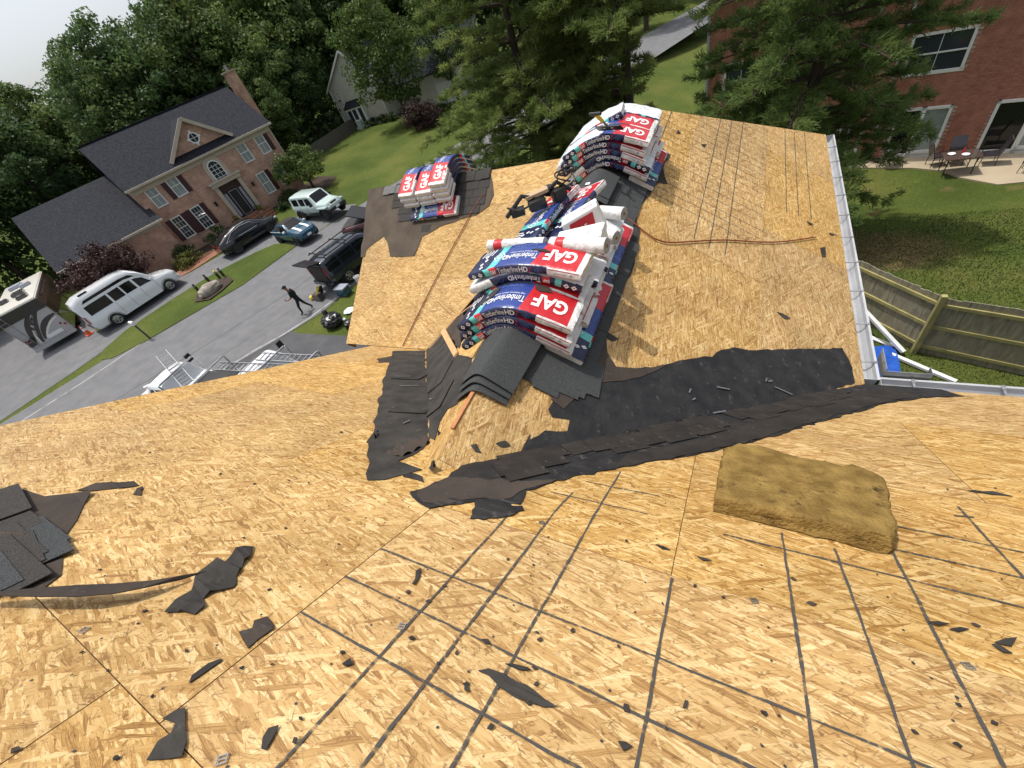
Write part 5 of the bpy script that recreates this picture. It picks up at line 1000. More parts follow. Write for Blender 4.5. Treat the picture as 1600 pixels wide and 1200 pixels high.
def ladder(name, a, b, w, label, group='ladders on the work trucks'):
    a = Vector(a); b = Vector(b); d = (b - a); L = d.length; d.normalize(); sd = d.cross(Vector((0, 0, 1))).normalized(); t = thing(name, label, 'ladder', tuple(a), 0, group)
    for sg in (1, -1): mb = MB(); mb.bar(sd * sg * w / 2, d * L + sd * sg * w / 2, .03, .08); link('side_rail', mb, 'galvanised', t)
    k = .2
    rm = MB(); rm.bar(-sd * (w / 2), sd * (w / 2), .035, .035); rme = rm.mesh('rung'); rme.materials.append(MATS['galvanised'])
    while k < L: o = link('rung', rme, None, t); o.location = d * k; k += .3
    return t
la = atz((252, 552), 2.75); lb_ = atz((305, 612), 2.22)
ladder('ladder', la, lb_, .46, 'aluminium ladder slanting up over the rack of the truck nearer the kerb')
la = atz((338, 572), 2.2); lb_ = atz((452, 577), 2.2); ladder('ladder', la, lb_, .44, 'short silver ladder flat on the rack over the white bonnet')
la = atz((405, 557), 2.32); lb_ = atz((490, 562), 2.25); ladder('ladder', la, lb_, .40, 'dark aluminium ladder on top of the rack beside the black mirror')
for i, (a, b) in enumerate((((226, 606), (262, 588)), ((240, 600), (268, 586)))):
    mb = MB(); mb.tube([atz(a, 2.2), atz(b, 2.2)], .07, 12); o = link('plastic_pipe', mb, 'white_paint', label=('fat white pipe end on the left truck rack, furthest left', 'white pipe on the left truck rack beside the slanting ladder')[i], cat='pipe')
# things behind the open tailgate
def lump(name, label, cat, c, parts):
    t = thing(name, label, cat, c)
    for nm, f, m in parts: mb = MB(); f(mb); smooth(link(nm, mb, m, t), 50)
    return t
c = on_car((-3.2, .1, 0)); zz = gz(c[0]) + .03
lump('tool_pile', 'heap of yellow and black power tools behind the open tailgate', 'tools', (c[0], c[1], zz), [('drill', lambda m: (m.bar((0, 0, .2), (.3, .1, .5), .12, .12), m.bar((.1, .1, .1), (.1, .3, .5), .1, .1)), 'black_plastic'), ('nail_gun', lambda m: (m.bar((-.3, .1, .1), (.0, .2, .45), .14, .2), m.bar((-.2, -.2, .1), (.2, -.25, .35), .16, .14)), 'yellow_plastic'), ('tool_case', lambda m: m.box((.2, -.3, .2), (.5, .35, .35)), 'rv_brown')])
c = on_car((-3.6, .35, 0)); mb = MB(); mb.ico((c[0], c[1], gz(c[0]) + .16), .15, 2); smooth(link('ball', mb, 'yellow_plastic', label='lime yellow ball lying by the tool pile', cat='ball'))
c = on_car((-2.6, -1.45, 0)); zz = gz(c[0]) + .03
lump('storage_bin', 'blue plastic bin with a grey lid on the grass by the dark car', 'bin', (c[0], c[1], zz), [('bin', lambda m: m.box((0, 0, .22), (.7, .5, .42)), 'car_blue'), ('lid', lambda m: m.box((0, 0, .46), (.76, .56, .06)), 'print_grey'), ('handle', lambda m: m.bar((-.3, .3, .3), (.3, .3, .3), .04, .04), 'print_white')])
c = on_car((-1.5, -1.5, 0)); mb = MB(); T = Matrix.Translation((c[0], c[1], gz(c[0]) + .05)); mb.lathe([(.0, .0), (.16, .0), (.18, .4), (.16, .4), (.15, .05)], 16, 0, T); smooth(link('bucket', mb, 'print_white', label='white bucket standing next to the blue bin', cat='bucket'))
# ------------------------------------------------------------------ trees and plants
def quads(C, Nn, size, asp=.62):
    """leaf quads at C facing Nn with sizes"""
    n = len(C); t = rng.normal(size=(n, 3)); a = np.cross(Nn, t); a /= np.linalg.norm(a, axis=1)[:, None] + 1e-9; b = np.cross(Nn, a); s = size[:, None]
    fold = Nn * s * .18
    V = np.stack([C - a * s * asp * .5 , C - b * s * .5 + fold * 0, C + a * s * asp * .5, C + b * s * .5], 1).reshape(-1, 3)
    return V, np.arange(4 * n).reshape(-1, 4)
def crown_mesh(name, rx, rz, zc, nclump, nleaf, leaf, clump, mats, seed, shape='round'):
    g = np.random.default_rng(seed); cs = []
    while len(cs) < nclump:
        p = g.uniform(-1, 1, 3); r = np.linalg.norm(p)
        if r > 1 or r < .35: continue
        w = 1.0 + .22 * math.sin(3 * math.atan2(p[1], p[0]) + seed) + .12 * math.sin(5 * math.atan2(p[1], p[0]) + 2 * p[2] + seed * 2)
        if shape == 'oval' : w *= 1.0 - .35 * max(0, p[2])
        cs.append((p[0] * rx * w, p[1] * rx * w, zc + p[2] * rz))
    cs = np.array(cs); rad = clump * g.uniform(.6, 1.35, nclump); k = nleaf
    d = g.normal(size=(nclump, k, 3)); d /= np.linalg.norm(d, axis=2)[:, :, None]; rr = g.uniform(.35, 1.0, (nclump, k, 1)) ** .6
    P = (cs[:, None, :] + d * rr * rad[:, None, None] * np.array([1.15, 1.15, .72])).reshape(-1, 3)
    N = d.reshape(-1, 3) * .8 + g.normal(size=(nclump * k, 3)) * .55 + np.array([0, 0, .35]); N /= np.linalg.norm(N, axis=1)[:, None]
    V, Fq = quads(P, N, leaf * g.uniform(.6, 1.4, len(P)))
    return V, Fq, cs
def trunk_mb(h, r, cs, seed, nl=9, lean=(0, 0)):
    rr = random.Random(seed); mb = MB(); pts = [(lean[0] * t + rr.uniform(-.1, .1) * t, lean[1] * t + rr.uniform(-.1, .1) * t, h * t) for t in (0, .2, .45, .7, .95)]
    mb.tube(pts, [r * 1.25, r, r * .8, r * .5, r * .15], 9)
    for i in range(nl):
        c = cs[rr.randrange(len(cs))]; t = rr.uniform(.3, .75); z = h * t; p = Vector((lean[0] * t, lean[1] * t, z)); q = Vector(c); m = (p + q) / 2 + Vector((0, 0, -.1 * (q - p).length)); mb.tube([p, m, q], [r * .42, r * .25, r * .08], 6)
    return mb
TREE = {}
def leaf_tree(name, label, loc, key, h, rx, rz, zc, ncl, nlf, leaf, clump, m, seed, group=None, scale=1.0, rz_=0.0, cat='tree', r=.3, shape='round', nl=9):
    t = thing(name, label, cat, loc, rz_, group); t.scale = (scale,) * 3
    if key not in TREE:
        V, Fq, cs = crown_mesh(key, rx, rz, zc, ncl, nlf, leaf, clump, m, seed, shape); c = fast('crown', V, Fq, m, t); k = smooth(link('trunk', trunk_mb(zc + rz * .5, r, cs, seed, nl), 'bark', t), 60); TREE[key] = (c.data, k.data)
    else: link('crown', TREE[key][0], None, t); link('trunk', TREE[key][1], None, t)
    return t
WG = 'trees of the wood behind the houses'
def wood_place(x, y):
    return 'left of the brick garage' if y < 19 else 'behind the brick house' if y < 44 and x < -44 else 'beside the grey house' if y < 58 and x < -44 else 'behind the grey house' if x < -30 else 'beyond the pines at the top of the view'
wood = []
def wd(x, y, hgt): wood.append((x, y, hgt))
for x, y, h in ((-54, 4, 15), (-57, 11, 15), (-61, 6, 15), (-56, 17, 15), (-63, 15, 15), (-66, 24, 15.5), (-60, 22, 15), (-55, 26, 15), (-56, 30, 17.6), (-60, 35, 17), (-66, 32, 16), (-52, 36, 17.5), (-53, 41, 19), (-49, 38.5, 15), (-57, 46, 20), (-51, 48, 19.5), (-52, 54, 21), (-58, 55, 20), (-47, 57, 21), (-42, 60, 21), (-49, 64, 22), (-38, 63, 21), (-33, 66, 21), (-42, 70, 22), (-28, 70, 20), (-33, 76, 22), (-22, 77, 20), (-46, 36, 10), (-48, 43, 11), (-47.5, 33, 9), (-26, 84, 21), (-15, 86, 19), (-70, 45, 18), (-66, 56, 21), (-58, 68, 22), (-8, 96, 19), (2, 100, 18), (14, 110, 19), (-60, -2, 14), (-66, 2, 14), (-55, 37, 16.5), (-62, 28, 14.5)): wd(x, y, h)
for i, (x, y, h) in enumerate(wood):
    k = i % 5; pale = i % 7 in (2, 5)
    leaf_tree('wood_tree', ('pale green' if pale else 'tall dark green') + ' tree in the wood ' + wood_place(x, y), (x, y, gz(x, y) - .3), 'w%d%d' % (k, pale), 18, 4.6, 6.6, 10.2, 130, 130, .34, 1.15, 'leaf_wood_pale' if pale else 'leaf_wood', 30 + k, WG + ', ' + ('pale, ' if pale else 'dark, ') + wood_place(x, y), h / 17.5, i * 1.3, r=.32, shape='oval', nl=12)
# a far wood that reads as one mass
g_ = np.random.default_rng(5); n = 52000; a = g_.uniform(-2.2, 1.0, n); rad = g_.uniform(95, 150, n); zt = 4 + 13 * np.abs(g_.normal(size=n)) ** .5; zt = np.minimum(zt, np.where(a < -1.05, 12, 16) + 2.5 * np.sin(a * 9) + 1.5 * np.sin(a * 23))
P = np.stack([np.sin(a) * rad, np.cos(a) * rad, zt], 1); N = g_.normal(size=(n, 3)); N /= np.linalg.norm(N, axis=1)[:, None]; V, Fq = quads(P, N, g_.uniform(.5, 1.4, n)); fast('far_wood', V, Fq, 'leaf_wood', kind='stuff')
g_ = np.random.default_rng(6)
n = 14000; bx = g_.uniform(0, 1, n); ln = np.array([(-62, 0), (-56, 20), (-50, 38), (-50, 56), (-40, 62), (-28, 74)]); seg = np.minimum((bx * 5).astype(int), 4); f = bx * 5 - seg; B = ln[seg] + (ln[seg + 1] - ln[seg]) * f[:, None] + g_.normal(size=(n, 2)) * 2.2; zt = g_.uniform(0, 4.2, n); zg = np.array([gz(x) for x in B[:, 0]]); P = np.stack([B[:, 0], B[:, 1], zg + zt], 1)
N = g_.normal(size=(n, 3)); N /= np.linalg.norm(N, axis=1)[:, None]; V, Fq = quads(P, N, g_.uniform(.3, .8, n)); fast('undergrowth', V, Fq, 'leaf_wood', kind='stuff')
# tree in front of the grey house
leaf_tree('street_tree', 'full mid green tree hiding most of the grey clapboard house', (-34.9, 44.0, gz(-34.9)), 'st', 12, 3.6, 4.8, 6.4, 120, 130, .26, .95, 'leaf_maple', 71, r=.22, nl=14)
leaf_tree('street_tree', 'airy green tree right of the grey house, gaps showing its roof', (-31.0, 49.5, gz(-31)), 'st2', 13, 3.6, 5.4, 7.4, 70, 110, .26, .95, 'leaf_maple', 72, r=.22, nl=16)
leaf_tree('roadside_tree', 'open crowned tree at the far bend of the street behind the pines', (-12.5, 66, 0), 'st2', 13, 3.6, 5.4, 7.4, 70, 110, .26, .95, 'leaf_maple', 72, scale=1.2, rz_=2, r=.22)
def bush(name, label, loc, r, h, m, seed, leaf=.10, ncl=40, nlf=90, cat='shrub', group=None, sq=1.0):
    t = thing(name, label, cat, loc, seed, group); V, Fq, cs = crown_mesh(name, r, h * .5, h * .52, ncl, nlf, leaf, r * .38, m, seed); fast('foliage', V, Fq, m, t)
    mb = MB(); rr = random.Random(seed)
    for i in range(6): c = cs[rr.randrange(len(cs))]; mb.tube([(0, 0, -.1), tuple(c)], [.03, .01], 5)
    link('stem', mb, 'bark', t); return t
q = G((665, 200)); bush('red_bush', 'rounded dark red bush on the lawn below the grey house', (q[0], q[1], q[2]), 1.7, 2.6, 'leaf_purple', 81, .16, 50, 110)
q = G((165, 470)); t = leaf_tree('plum_tree', 'low spreading purple leaved tree in front of the garage', (-38.4, 11.0, gz(-38.4)), 'plum', 3, 2.3, 1.55, 2.3, 70, 130, .17, .62, 'leaf_purple', 82, r=.12)
leaf_tree('ornamental_tree', 'layered dark green small tree at the far corner of the brick house', (-35.0, 27.3, gz(-35)), 'orn', 3.4, 2.1, 1.25, 2.3, 60, 120, .16, .55, 'leaf_maple', 83, r=.12)
for lab, p, r, h, m, lf in (('dark green round shrub under the front window nearest the garage', (-38.6, 15.7), .85, 1.2, 'leaf_shrub', .1), ('yellow green low bush beside the brick path', (-37.6, 14.9), .9, 1.0, 'leaf_yellow', .1), ('dark clipped shrub behind the black fastback car', (-37.6, 18.3), .9, 1.3, 'leaf_shrub', .1), ('small bright green round shrub next to the porch steps', (-35.3, 23.6), .5, .7, 'leaf_shrub', .08), ('low dark shrub under the right front windows', (-36.3, 25.4), .8, .9, 'leaf_shrub', .1), ('silvery low plant at the end of the garage bed', (-38.6, 13.0), .45, .4, 'leaf_yellow', .07)):
    bush('shrub', lab, (p[0], p[1], gz(p[0]) + .02), r, h, m, int(h * 100 + r * 37), lf, 26, 90)
for i, p in enumerate(((372, 345), (402, 322))):
    s, z = FR.px(p, 1.1); c = FR.W(s, 1.1, 1.95); t = thing('potted_plant', ('yellow flowering potted plant left of the front door', 'trailing potted plant right of the front door')[i], 'plant', (c[0], c[1], 1.75)); mb = MB(); mb.lathe([(0, 0), (.14, 0), (.19, .3), (.16, .3), (.15, .22), (0, .22)], 14); link('pot', mb, 'concrete', t)
    V, Fq, cs = crown_mesh('pp', .3, .28, .5, 10, 60, .08, .16, 'leaf_yellow', 90 + i); fast('foliage', V, Fq, 'leaf_yellow', t)
# hedge row by the grey house
for i, (x, y) in enumerate(((-42.0, 45.6), (-40.2, 45.9), (-38.6, 46.1), (-33.4, 46.2), (-31.6, 46.2), (-30.0, 46.0))): bush('hedge_shrub', ('low shrub in the row along the grey house wall, left of the tree', 'low shrub in the row along the grey house wall, right of the dark red bush')[i > 2], (x, y, gz(x)), .8, .8, 'leaf_shrub', 100 + i, .14, 16, 60, group='low shrubs along the grey house')
# pines: whorled boughs carrying flat sprays of needles
def pine(label, loc, H, R, seed, z0, dens=1.0, m='needle', lean=(0, 0), mask=None, bough=.9):
    g = np.random.default_rng(seed); rr = random.Random(seed); t = thing('pine_tree', label, 'pine tree', loc, 0.0)
    tr = MB(); pts = [(lean[0] * k, lean[1] * k, H * k) for k in (0, .25, .5, .75, 1)]; tr.tube(pts, [.26, .21, .15, .09, .02], 10); smooth(link('trunk', tr, 'bark', t), 60)
    br = MB(); C = []; Dr = []; z = z0
    while z < H - .5:
        nb = rr.choice((5, 6, 6, 7)); a0 = rr.uniform(0, 6.28); fz = (z - z0) / (H - z0); Lb = R * (1 - fz) ** .75 * (.75 + .25 * min(1, fz * 6)) + .5
        for k in range(nb):
            a = a0 + k * 6.283 / nb + rr.uniform(-.3, .3)
            fk = mask(a, z) if mask else 1.0
            if fk < .15: continue
            Lk = Lb * rr.uniform(.65, 1.12) * fk; p0 = Vector((lean[0] * z / H, lean[1] * z / H, z)); dirv = Vector((math.cos(a), math.sin(a), 0)); up = .10 + .35 * fz; P = []
            for j in range(7): u = j / 6; P.append(p0 + dirv * Lk * u + Vector((0, 0, Lk * (up * u - .38 * u * u + .14 * u ** 3) + rr.uniform(-.03, .03))))
            br.tube(P, [.045 * (1 - .13 * j) + .004 for j in range(7)], 5)
            side = Vector((-dirv.y, dirv.x, 0)); ns = max(5, int(Lk * 5.2 * dens))
            for q in range(ns):
                u = .22 + .78 * (q + rr.random()) / ns; jj = min(5, int(u * 6)); f = u * 6 - jj; c = P[jj] * (1 - f) + P[jj + 1] * f; sg = rr.choice((-1, 1)); tl = bough * (1.1 - .75 * u) * rr.uniform(.6, 1.2) * min(1.2, Lk / 3); d = (dirv * rr.uniform(.35, .8) + side * sg * rr.uniform(.5, 1.0) + Vector((0, 0, rr.uniform(-.12, .25)))).normalized(); e = c + d * tl
                br.tube([c, e], [.012, .004], 3, cap=False); nt_ = max(2, int(tl / .15))
                for w in range(nt_): C.append(c + (e - c) * ((w + 1) / nt_)); Dr.append(d)
            C.append(P[6]); Dr.append(dirv)
        z += rr.uniform(.42, .62) / max(.7, dens ** .5)
    link('branches', br, 'bark', t); C = np.array([tuple(c) for c in C]); Dr = np.array([tuple(c) for c in Dr]); k = 24
    d = np.repeat(Dr, k, 0) * .9 + g.normal(size=(len(C) * k, 3)) * .62 + np.array([0, 0, .22]); d /= np.linalg.norm(d, axis=1)[:, None]; ln = g.uniform(.12, .22, (len(d), 1)); b = np.repeat(C, k, 0) + g.normal(size=(len(d), 3)) * .05
    s = np.cross(d, g.normal(size=d.shape)); s /= np.linalg.norm(s, axis=1)[:, None]; wd_ = .014
    V = np.stack([b - s * wd_, b + s * wd_, b + d * ln + s * wd_ * .5, b + d * ln - s * wd_ * .5], 1).reshape(-1, 3); fast('crown', V, np.arange(len(V)).reshape(-1, 4), m, t); return t, len(d)
def m1(a, z): return (0.0 if math.cos(a) > .0 and z < 7.0 else .6 if math.cos(a) > .2 and z < 9.5 else 1.0)
def m3(a, z): return .85 if math.cos(a) < -.25 and z < 9 else .70 if math.cos(a) > .2 else 1.0
pine('tall pine with a bare trunk just beyond the hip of the roof, pale sunlit sprays', (-4.5, 19.5, 0), 15.5, 4.8, 11, 3.4, 1.1, mask=m1)
pine('leaning pine left of the bare trunked pine, boughs hanging over the street', (-8.4, 18.4, 0), 14.5, 4.9, 12, 3.0, .95)
pine('broad dark pine in front of the red brick house', (1.35, 18.2, -.9), 15.5, 5.6, 13, 2.6, 1.0, 'needle_dark', lean=(.9, .2), mask=m3)
# ------------------------------------------------------------------ shingle bundles
BW, BT = .335, .070
def bundle_mesh(L=1.0, s=.6, c=.12, seed=1, flip=False, white_left=False):
    """wrapped bundle bent over a ridge; u along the length, v across, w through the thickness"""
    r = random.Random(seed); cols = sorted(set([-.5, -.49, -.47, -.33, -.28, -.27, -.20, .12, .17, .24, .26, .46, .485, .5] + [round(-.45 + .05 * k, 3) for k in range(19)]))
    ringp = []; hw, cr = BW / 2, .014
    top = [(-hw + cr, BT)] + [(-hw + cr + (BW - 2 * cr) * k / 6, BT) for k in range(1, 7)]
    right = [(hw, BT - cr), (hw, cr)]; bot = [(hw - cr, 0), (0, 0), (-hw + cr, 0)]; left = [(-hw, cr), (-hw, BT - cr)]
    ringp = top + right + bot + left; n = len(ringp); nt_ = len(top)
    def bend(u, v, w):
        q = math.sqrt(u * u + c * c); z = -s * (q - c); dz = -s * u / q; m = math.hypot(1, dz); return (u * (1 - .06 * s) - w * dz / m, v, z + w / m)
    vs = []; fs = []; ms = []
    for ci, u in enumerate(cols):
        for k, (v, w) in enumerate(ringp):
            sh = .10 * v if -.34 < u < .18 and k < nt_ else 0
            ex = 0
            if ci in (0, len(cols) - 1): w = BT / 2 + (w - BT / 2) * .84; v = v * .985; ex = .006 * (1 if ci else -1) + r.uniform(-.004, .004)
            j = r.uniform(-.0025, .0025); p = bend(u * L + sh * L + ex, v + j, w + (j if 0 < ci < len(cols) - 1 else r.uniform(-.004, .004))); vs.append(p)
    M = {'blue': 0, 'navy': 1, 'teal': 2, 'red': 3, 'white': 4, 'back': 5, 'dred': 6}
    def panel(u, k):
        t = k < nt_ - 1; fr_ = k >= n - 2 or k == n - 3 or k == nt_ + 4
        side = not t and not (nt_ + 1 <= k <= nt_ + 2)
        if flip:
            if t: return 'back'
            if side: return 'white' if u < -.27 + .0 and False else ('white' if u < -.24 else 'navy' if u < .2 else 'red' if u < .27 else 'teal' if u > .28 and u < .33 else 'navy')
            return 'blue'
        if t:
            if u > .47: return 'white'
            if white_left and u < -.02: return 'back'
            return 'navy' if u < -.33 else 'navy' if u < -.28 else 'teal' if u < -.20 else 'blue' if u < .12 else 'red'
        if side: return 'navy' if u < -.33 else 'teal' if u < -.27 else 'red' if u < -.20 else 'navy' if u < .24 else 'white'
        return 'back'
    for i in range(len(cols) - 1):
        um = (cols[i] + cols[i + 1]) / 2
        for k in range(n): fs.append((i * n + k, (i + 1) * n + k, (i + 1) * n + (k + 1) % n, i * n + (k + 1) % n)); ms.append(M[panel(um, k)])
    fs += [tuple(range(n)), tuple(range((len(cols) - 1) * n, len(cols) * n))[::-1]]; ms += [4, 4]
    mb = MB(); mb.v = vs; mb.f = fs; mb.m = ms; me = mb.mesh('wrapper'); bm = bmesh.new(); bm.from_mesh(me); bmesh.ops.recalc_face_normals(bm, faces=bm.faces); bm.to_mesh(me); bm.free()
    me.polygons.foreach_set('use_smooth', [True] * len(me.polygons)); me.set_sharp_from_angle(angle=math.radians(50))
    for k in ('wrap_blue', 'wrap_navy', 'wrap_teal', 'wrap_red', 'wrap_white', 'wrap_back', 'wrap_darkred'): me.materials.append(MATS[k])
    # printed lettering: flat print lying on the wrapper
    pm = MB(); E_ = .0022
    def T(x, y): return bend(x * L, y, BT + E_ + .001)
    def S_(x, w): return bend(x * L, -BW / 2 - E_, w)
    def put(f, txt, x0, x1, y0, y1, m, up=False, bold=.0):
        V, Fs, asp = text_mesh(txt, bold); o = len(pm.v)
        for a, b in V: pm.v.append(f(x1 - a * (x1 - x0), y1 - b * (y1 - y0)) if up else f(x0 + a * (x1 - x0), y0 + b * (y1 - y0)))
        for t in Fs: pm.f.append(tuple(i + o for i in t)); pm.m.append(m)
    def quad(f, P, m, n=1):
        pm.add([f(*p) for p in P], [tuple(range(len(P)))], m)
    def dia(f, x, y, rx, ry, m, hollow=.55):
        P = [(x - rx, y), (x, y - ry), (x + rx, y), (x, y + ry)]; Q = [(x + (a - x) * hollow, y + (b - y) * hollow) for a, b in P]
        for i in range(4): quad(f, [P[i], P[(i + 1) % 4], Q[(i + 1) % 4], Q[i]], m)
    if not flip:
        put(T, 'GAF', .17, .42, -.075, .075, 0, True, .03)
        for a, b in ((-.16, .02),):
            put(T, 'HD', -.185, -.105, -.066, -.006, 0, True, .02)
            if not white_left or True: put(T, 'Timberline', -.10, .115, -.070, .002, 0, True, .004)
            put(T, 'High Definition Lifetime Shingles', -.14, .10, .018, .038, 0, True); put(T, 'SHINGLES', -.13, .06, .105, .135, 3, True)
            for k in range(3): put(T, 'lifetime limited warranty', -.15, -.04, .052 + .016 * k, .062 + .016 * k, 3, True)
        if not white_left:
            dia(T, -.235, .0, .06, .075, 0, .86); dia(T, -.235, 0, .03, .037, 0, .6)
            for k in range(4): dia(T, -.37 - .022 * (k % 2), -.12 + .055 * k, .018, .026, 0, .3)
            for k in range(4): quad(T, [(-.46 + .035 * k, .055), (-.448 + .035 * k, .055), (-.428 + .035 * k, .14), (-.44 + .035 * k, .14)], 0)
        mid = BT / 2
        put(S_, 'Timberline', -.19, .0, mid - .022, mid + .026, 0, False, .006); put(S_, 'HD', .008, .085, mid - .022, mid + .024, 0, False, .03); put(S_, 'Z', .09, .115, mid - .022, mid + .024, 1)
        put(S_, 'GAF', -.262, -.208, mid - .018, mid + .018, 0, False, .03); dia(S_, -.375, mid, .024, .022, 0, .35); dia(S_, -.445, mid, .024, .022, 0, .35); dia(S_, .17, mid, .032, .026, 3, .82); dia(S_, .17, mid, .012, .010, 3, .4)
        quad(S_, [(.245, BT - .012), (.49, BT - .012), (.49, BT - .004), (.245, BT - .004)], 4); put(S_, 'coloured shingles', .30, .40, mid - .008, mid + .006, 2); dia(S_, .43, mid, .014, .016, 2, .4)
    else:
        mid = BT / 2; put(S_, 'Timberline', .0, .19, mid - .024, mid + .022, 0, True, .006); put(S_, 'HD', -.085, -.008, mid - .022, mid + .022, 0, True, .03); put(S_, 'GAF', .21, .262, mid - .014, mid + .014, 0, True, .02); dia(S_, -.15, mid, .03, .024, 3, .82); dia(S_, .39, mid, .024, .022, 0, .35); dia(S_, .45, mid, .024, .022, 0, .35)
        for k in range(5): quad(T, [(-.36 + .15 * k, .03), (-.25 + .15 * k, .03), (-.25 + .15 * k, .12), (-.36 + .15 * k, .12)], 5); put(T, 'do not overlap nail here', -.35 + .15 * k, -.26 + .15 * k, .07, .085, 2, True)
    pe = pm.mesh('printed_lettering')
    for k in ('print_white', 'print_red', 'print_grey', 'print_dim', 'wrap_red', 'wrap_white'): pe.materials.append(MATS[k])
    return me, pe
BC = {}
def bundle(label, loc, rz=0.0, s=.6, c=.12, flip=False, wl=False, seed=1, rot=None, group=None, M=None):
    key = (round(s, 2), round(c, 2), flip, wl, seed % 3)
    if key not in BC: BC[key] = bundle_mesh(1.0, s, c, seed % 3 + 2, flip, wl)
    t = thing('shingle_bundle', label, 'shingle bundle', loc, rz, group, rot); link('wrapper', BC[key][0], None, t); link('printed_lettering', BC[key][1], None, t, kind='stuff')
    if M is not None: t.matrix_world = M
    return t
GA, GBk, GD, GL = 'bundles stacked on the near ridge, front column', 'bundles stacked on the near ridge, tall column', 'bundles stacked at the far end of the ridge', 'bundles stacked over the left wing ridge'
zr0 = RZ + .035
Wd_ = ('lowest', 'second', 'third', 'fourth', 'top')
# front column, three high
for k, (s, c, dx, rz) in enumerate(((.63, .10, -.02, .01), (.60, .15, .0, -.015), (.57, .20, .02, .02))):
    bundle(('lowest bundle of the front three high stack on the near ridge', 'middle bundle of the front three high stack on the near ridge', 'top blue and red bundle of the front three high stack on the near ridge')[k], (RX + dx, 2.08 + BW / 2 + .01 * k, zr0 + .072 * k), rz, s, c, seed=k, group=GA)
for k, (s, c, dx, rz, fl) in enumerate(((.62, .10, .02, 0, False), (.6, .14, .0, .01, False), (.52, .20, .02, -.02, False), (.42, .24, .02, .015, True), (.26, .22, .05, -.035, False))):
    bundle(('lowest bundle of the tall column behind the front stack, almost hidden', 'second bundle up in the tall column behind the front stack, almost hidden', 'middle bundle of the tall column, just above the front stack', 'upside down white backed bundle, second from the top of the tall near column', 'topmost blue and red bundle of the tall near column, nearly flat')[k], (RX + dx, 2.425 + BW / 2 + .006 * k, zr0 + .072 * k), rz, s, c, fl, seed=k + 3, group=GBk)
# torn shingle scraps lying on the printed wrappers
def on_wrap(label, loc, rz, s, c, pts, m, sticker=None):
    def f(u, v, w):
        q = math.sqrt(u * u + c * c); z = -s * (q - c); dz = -s * u / q; mm = math.hypot(1, dz); x, y = u * (1 - .06 * s) - w * dz / mm, v
        return (loc[0] + x * math.cos(rz) - y * math.sin(rz), loc[1] + x * math.sin(rz) + y * math.cos(rz), loc[2] + z + w / mm)
    P = ragged(pts, .025, .005, 5); n = len(P); cu = sum(p[0] for p in P) / n; cv_ = sum(p[1] for p in P) / n; mb = MB()
    vs = [f(u, v, BT + .008) for u, v in P] + [f(u, v, BT + .004) for u, v in P] + [f(cu + (u - cu) * .5, cv_ + (v - cv_) * .5, BT + .010) for u, v in P] + [f(cu, cv_, BT + .010)]
    mb.add(vs, [(i, (i + 1) % n, 2 * n + (i + 1) % n, 2 * n + i) for i in range(n)] + [(2 * n + i, 2 * n + (i + 1) % n, 3 * n) for i in range(n)] + [(i, n + i, n + (i + 1) % n, (i + 1) % n) for i in range(n)])
    t = thing('shingle_scrap', label, 'shingle scrap', vs[-1]); mb.v = [tuple(a - b for a, b in zip(v, vs[-1])) for v in mb.v]; link('scrap_sheet', mb, m, t)
    if sticker: mb = MB(); mb.add([tuple(np.array(f(sticker[0] + a, sticker[1] + b, BT + .0125)) - np.array(vs[-1])) for a, b in ((-.012, -.012), (.012, -.012), (.012, .012), (-.012, .012))], [(0, 1, 2, 3)]); link('sticker', mb, 'print_grey', t)
LA = (RX + .02, 2.08 + BW / 2 + .02, zr0 + .144); LB = (RX + .05, 2.425 + BW / 2 + .024, zr0 + .288)
on_wrap('grey shingle scrap with a dot on the top front bundle, left of its lettering', LA, .02, .57, .2, [(-.31, -.06), (-.25, -.03), (-.15, .02), (-.12, .12), (-.2, .13), (-.29, .02)], 'shingle_brown', (-.21, .03))
on_wrap('black felt tongue on the red panel of the top front bundle', LA, .02, .57, .2, [(.14, .16), (.15, .11), (.19, .09), (.23, .11), (.28, .115), (.25, .16)], 'felt_brown')
on_wrap('small black torn flake on the topmost bundle beside its red lettering', LB, -.035, .26, .22, [(.04, .045), (.10, .03), (.16, .02), (.20, .035), (.15, .06), (.09, .058)], 'felt')
# low bundles behind the tall column, under the rolls and boxes
for k in range(3):
    for j in range(2): bundle(('bundle under the white rolls and boxes, ' + ('lower' if j == 0 else 'upper') + ' layer, ' + ('nearest the tall column', 'in the middle', 'nearest the far stack')[k]), (RX + .02 * j, 2.80 + .36 * k + BW / 2, zr0 + .072 * j), .02 * k, .6 - .05 * j, .12 + .05 * j, (k + j) % 2 == 1, seed=k + j, group='bundles under the rolls and boxes')
# two blue bundles lying lengthwise on the left, tool belt on them
for k, (px_, z, l, dzz) in enumerate((((852, 330), 8.22, 'blue bundle under the black tool belt, turned along the ridge', 0), ((895, 322), 8.17, 'second blue bundle turned along the ridge, between the tool belt and the white boxes', 0))):
    c = atz(px_, z); bundle(l, (c[0], c[1], z - BT), math.radians(90 - 8), .08, .3, seed=k, rot=(math.radians(-16), 0, math.radians(84)))
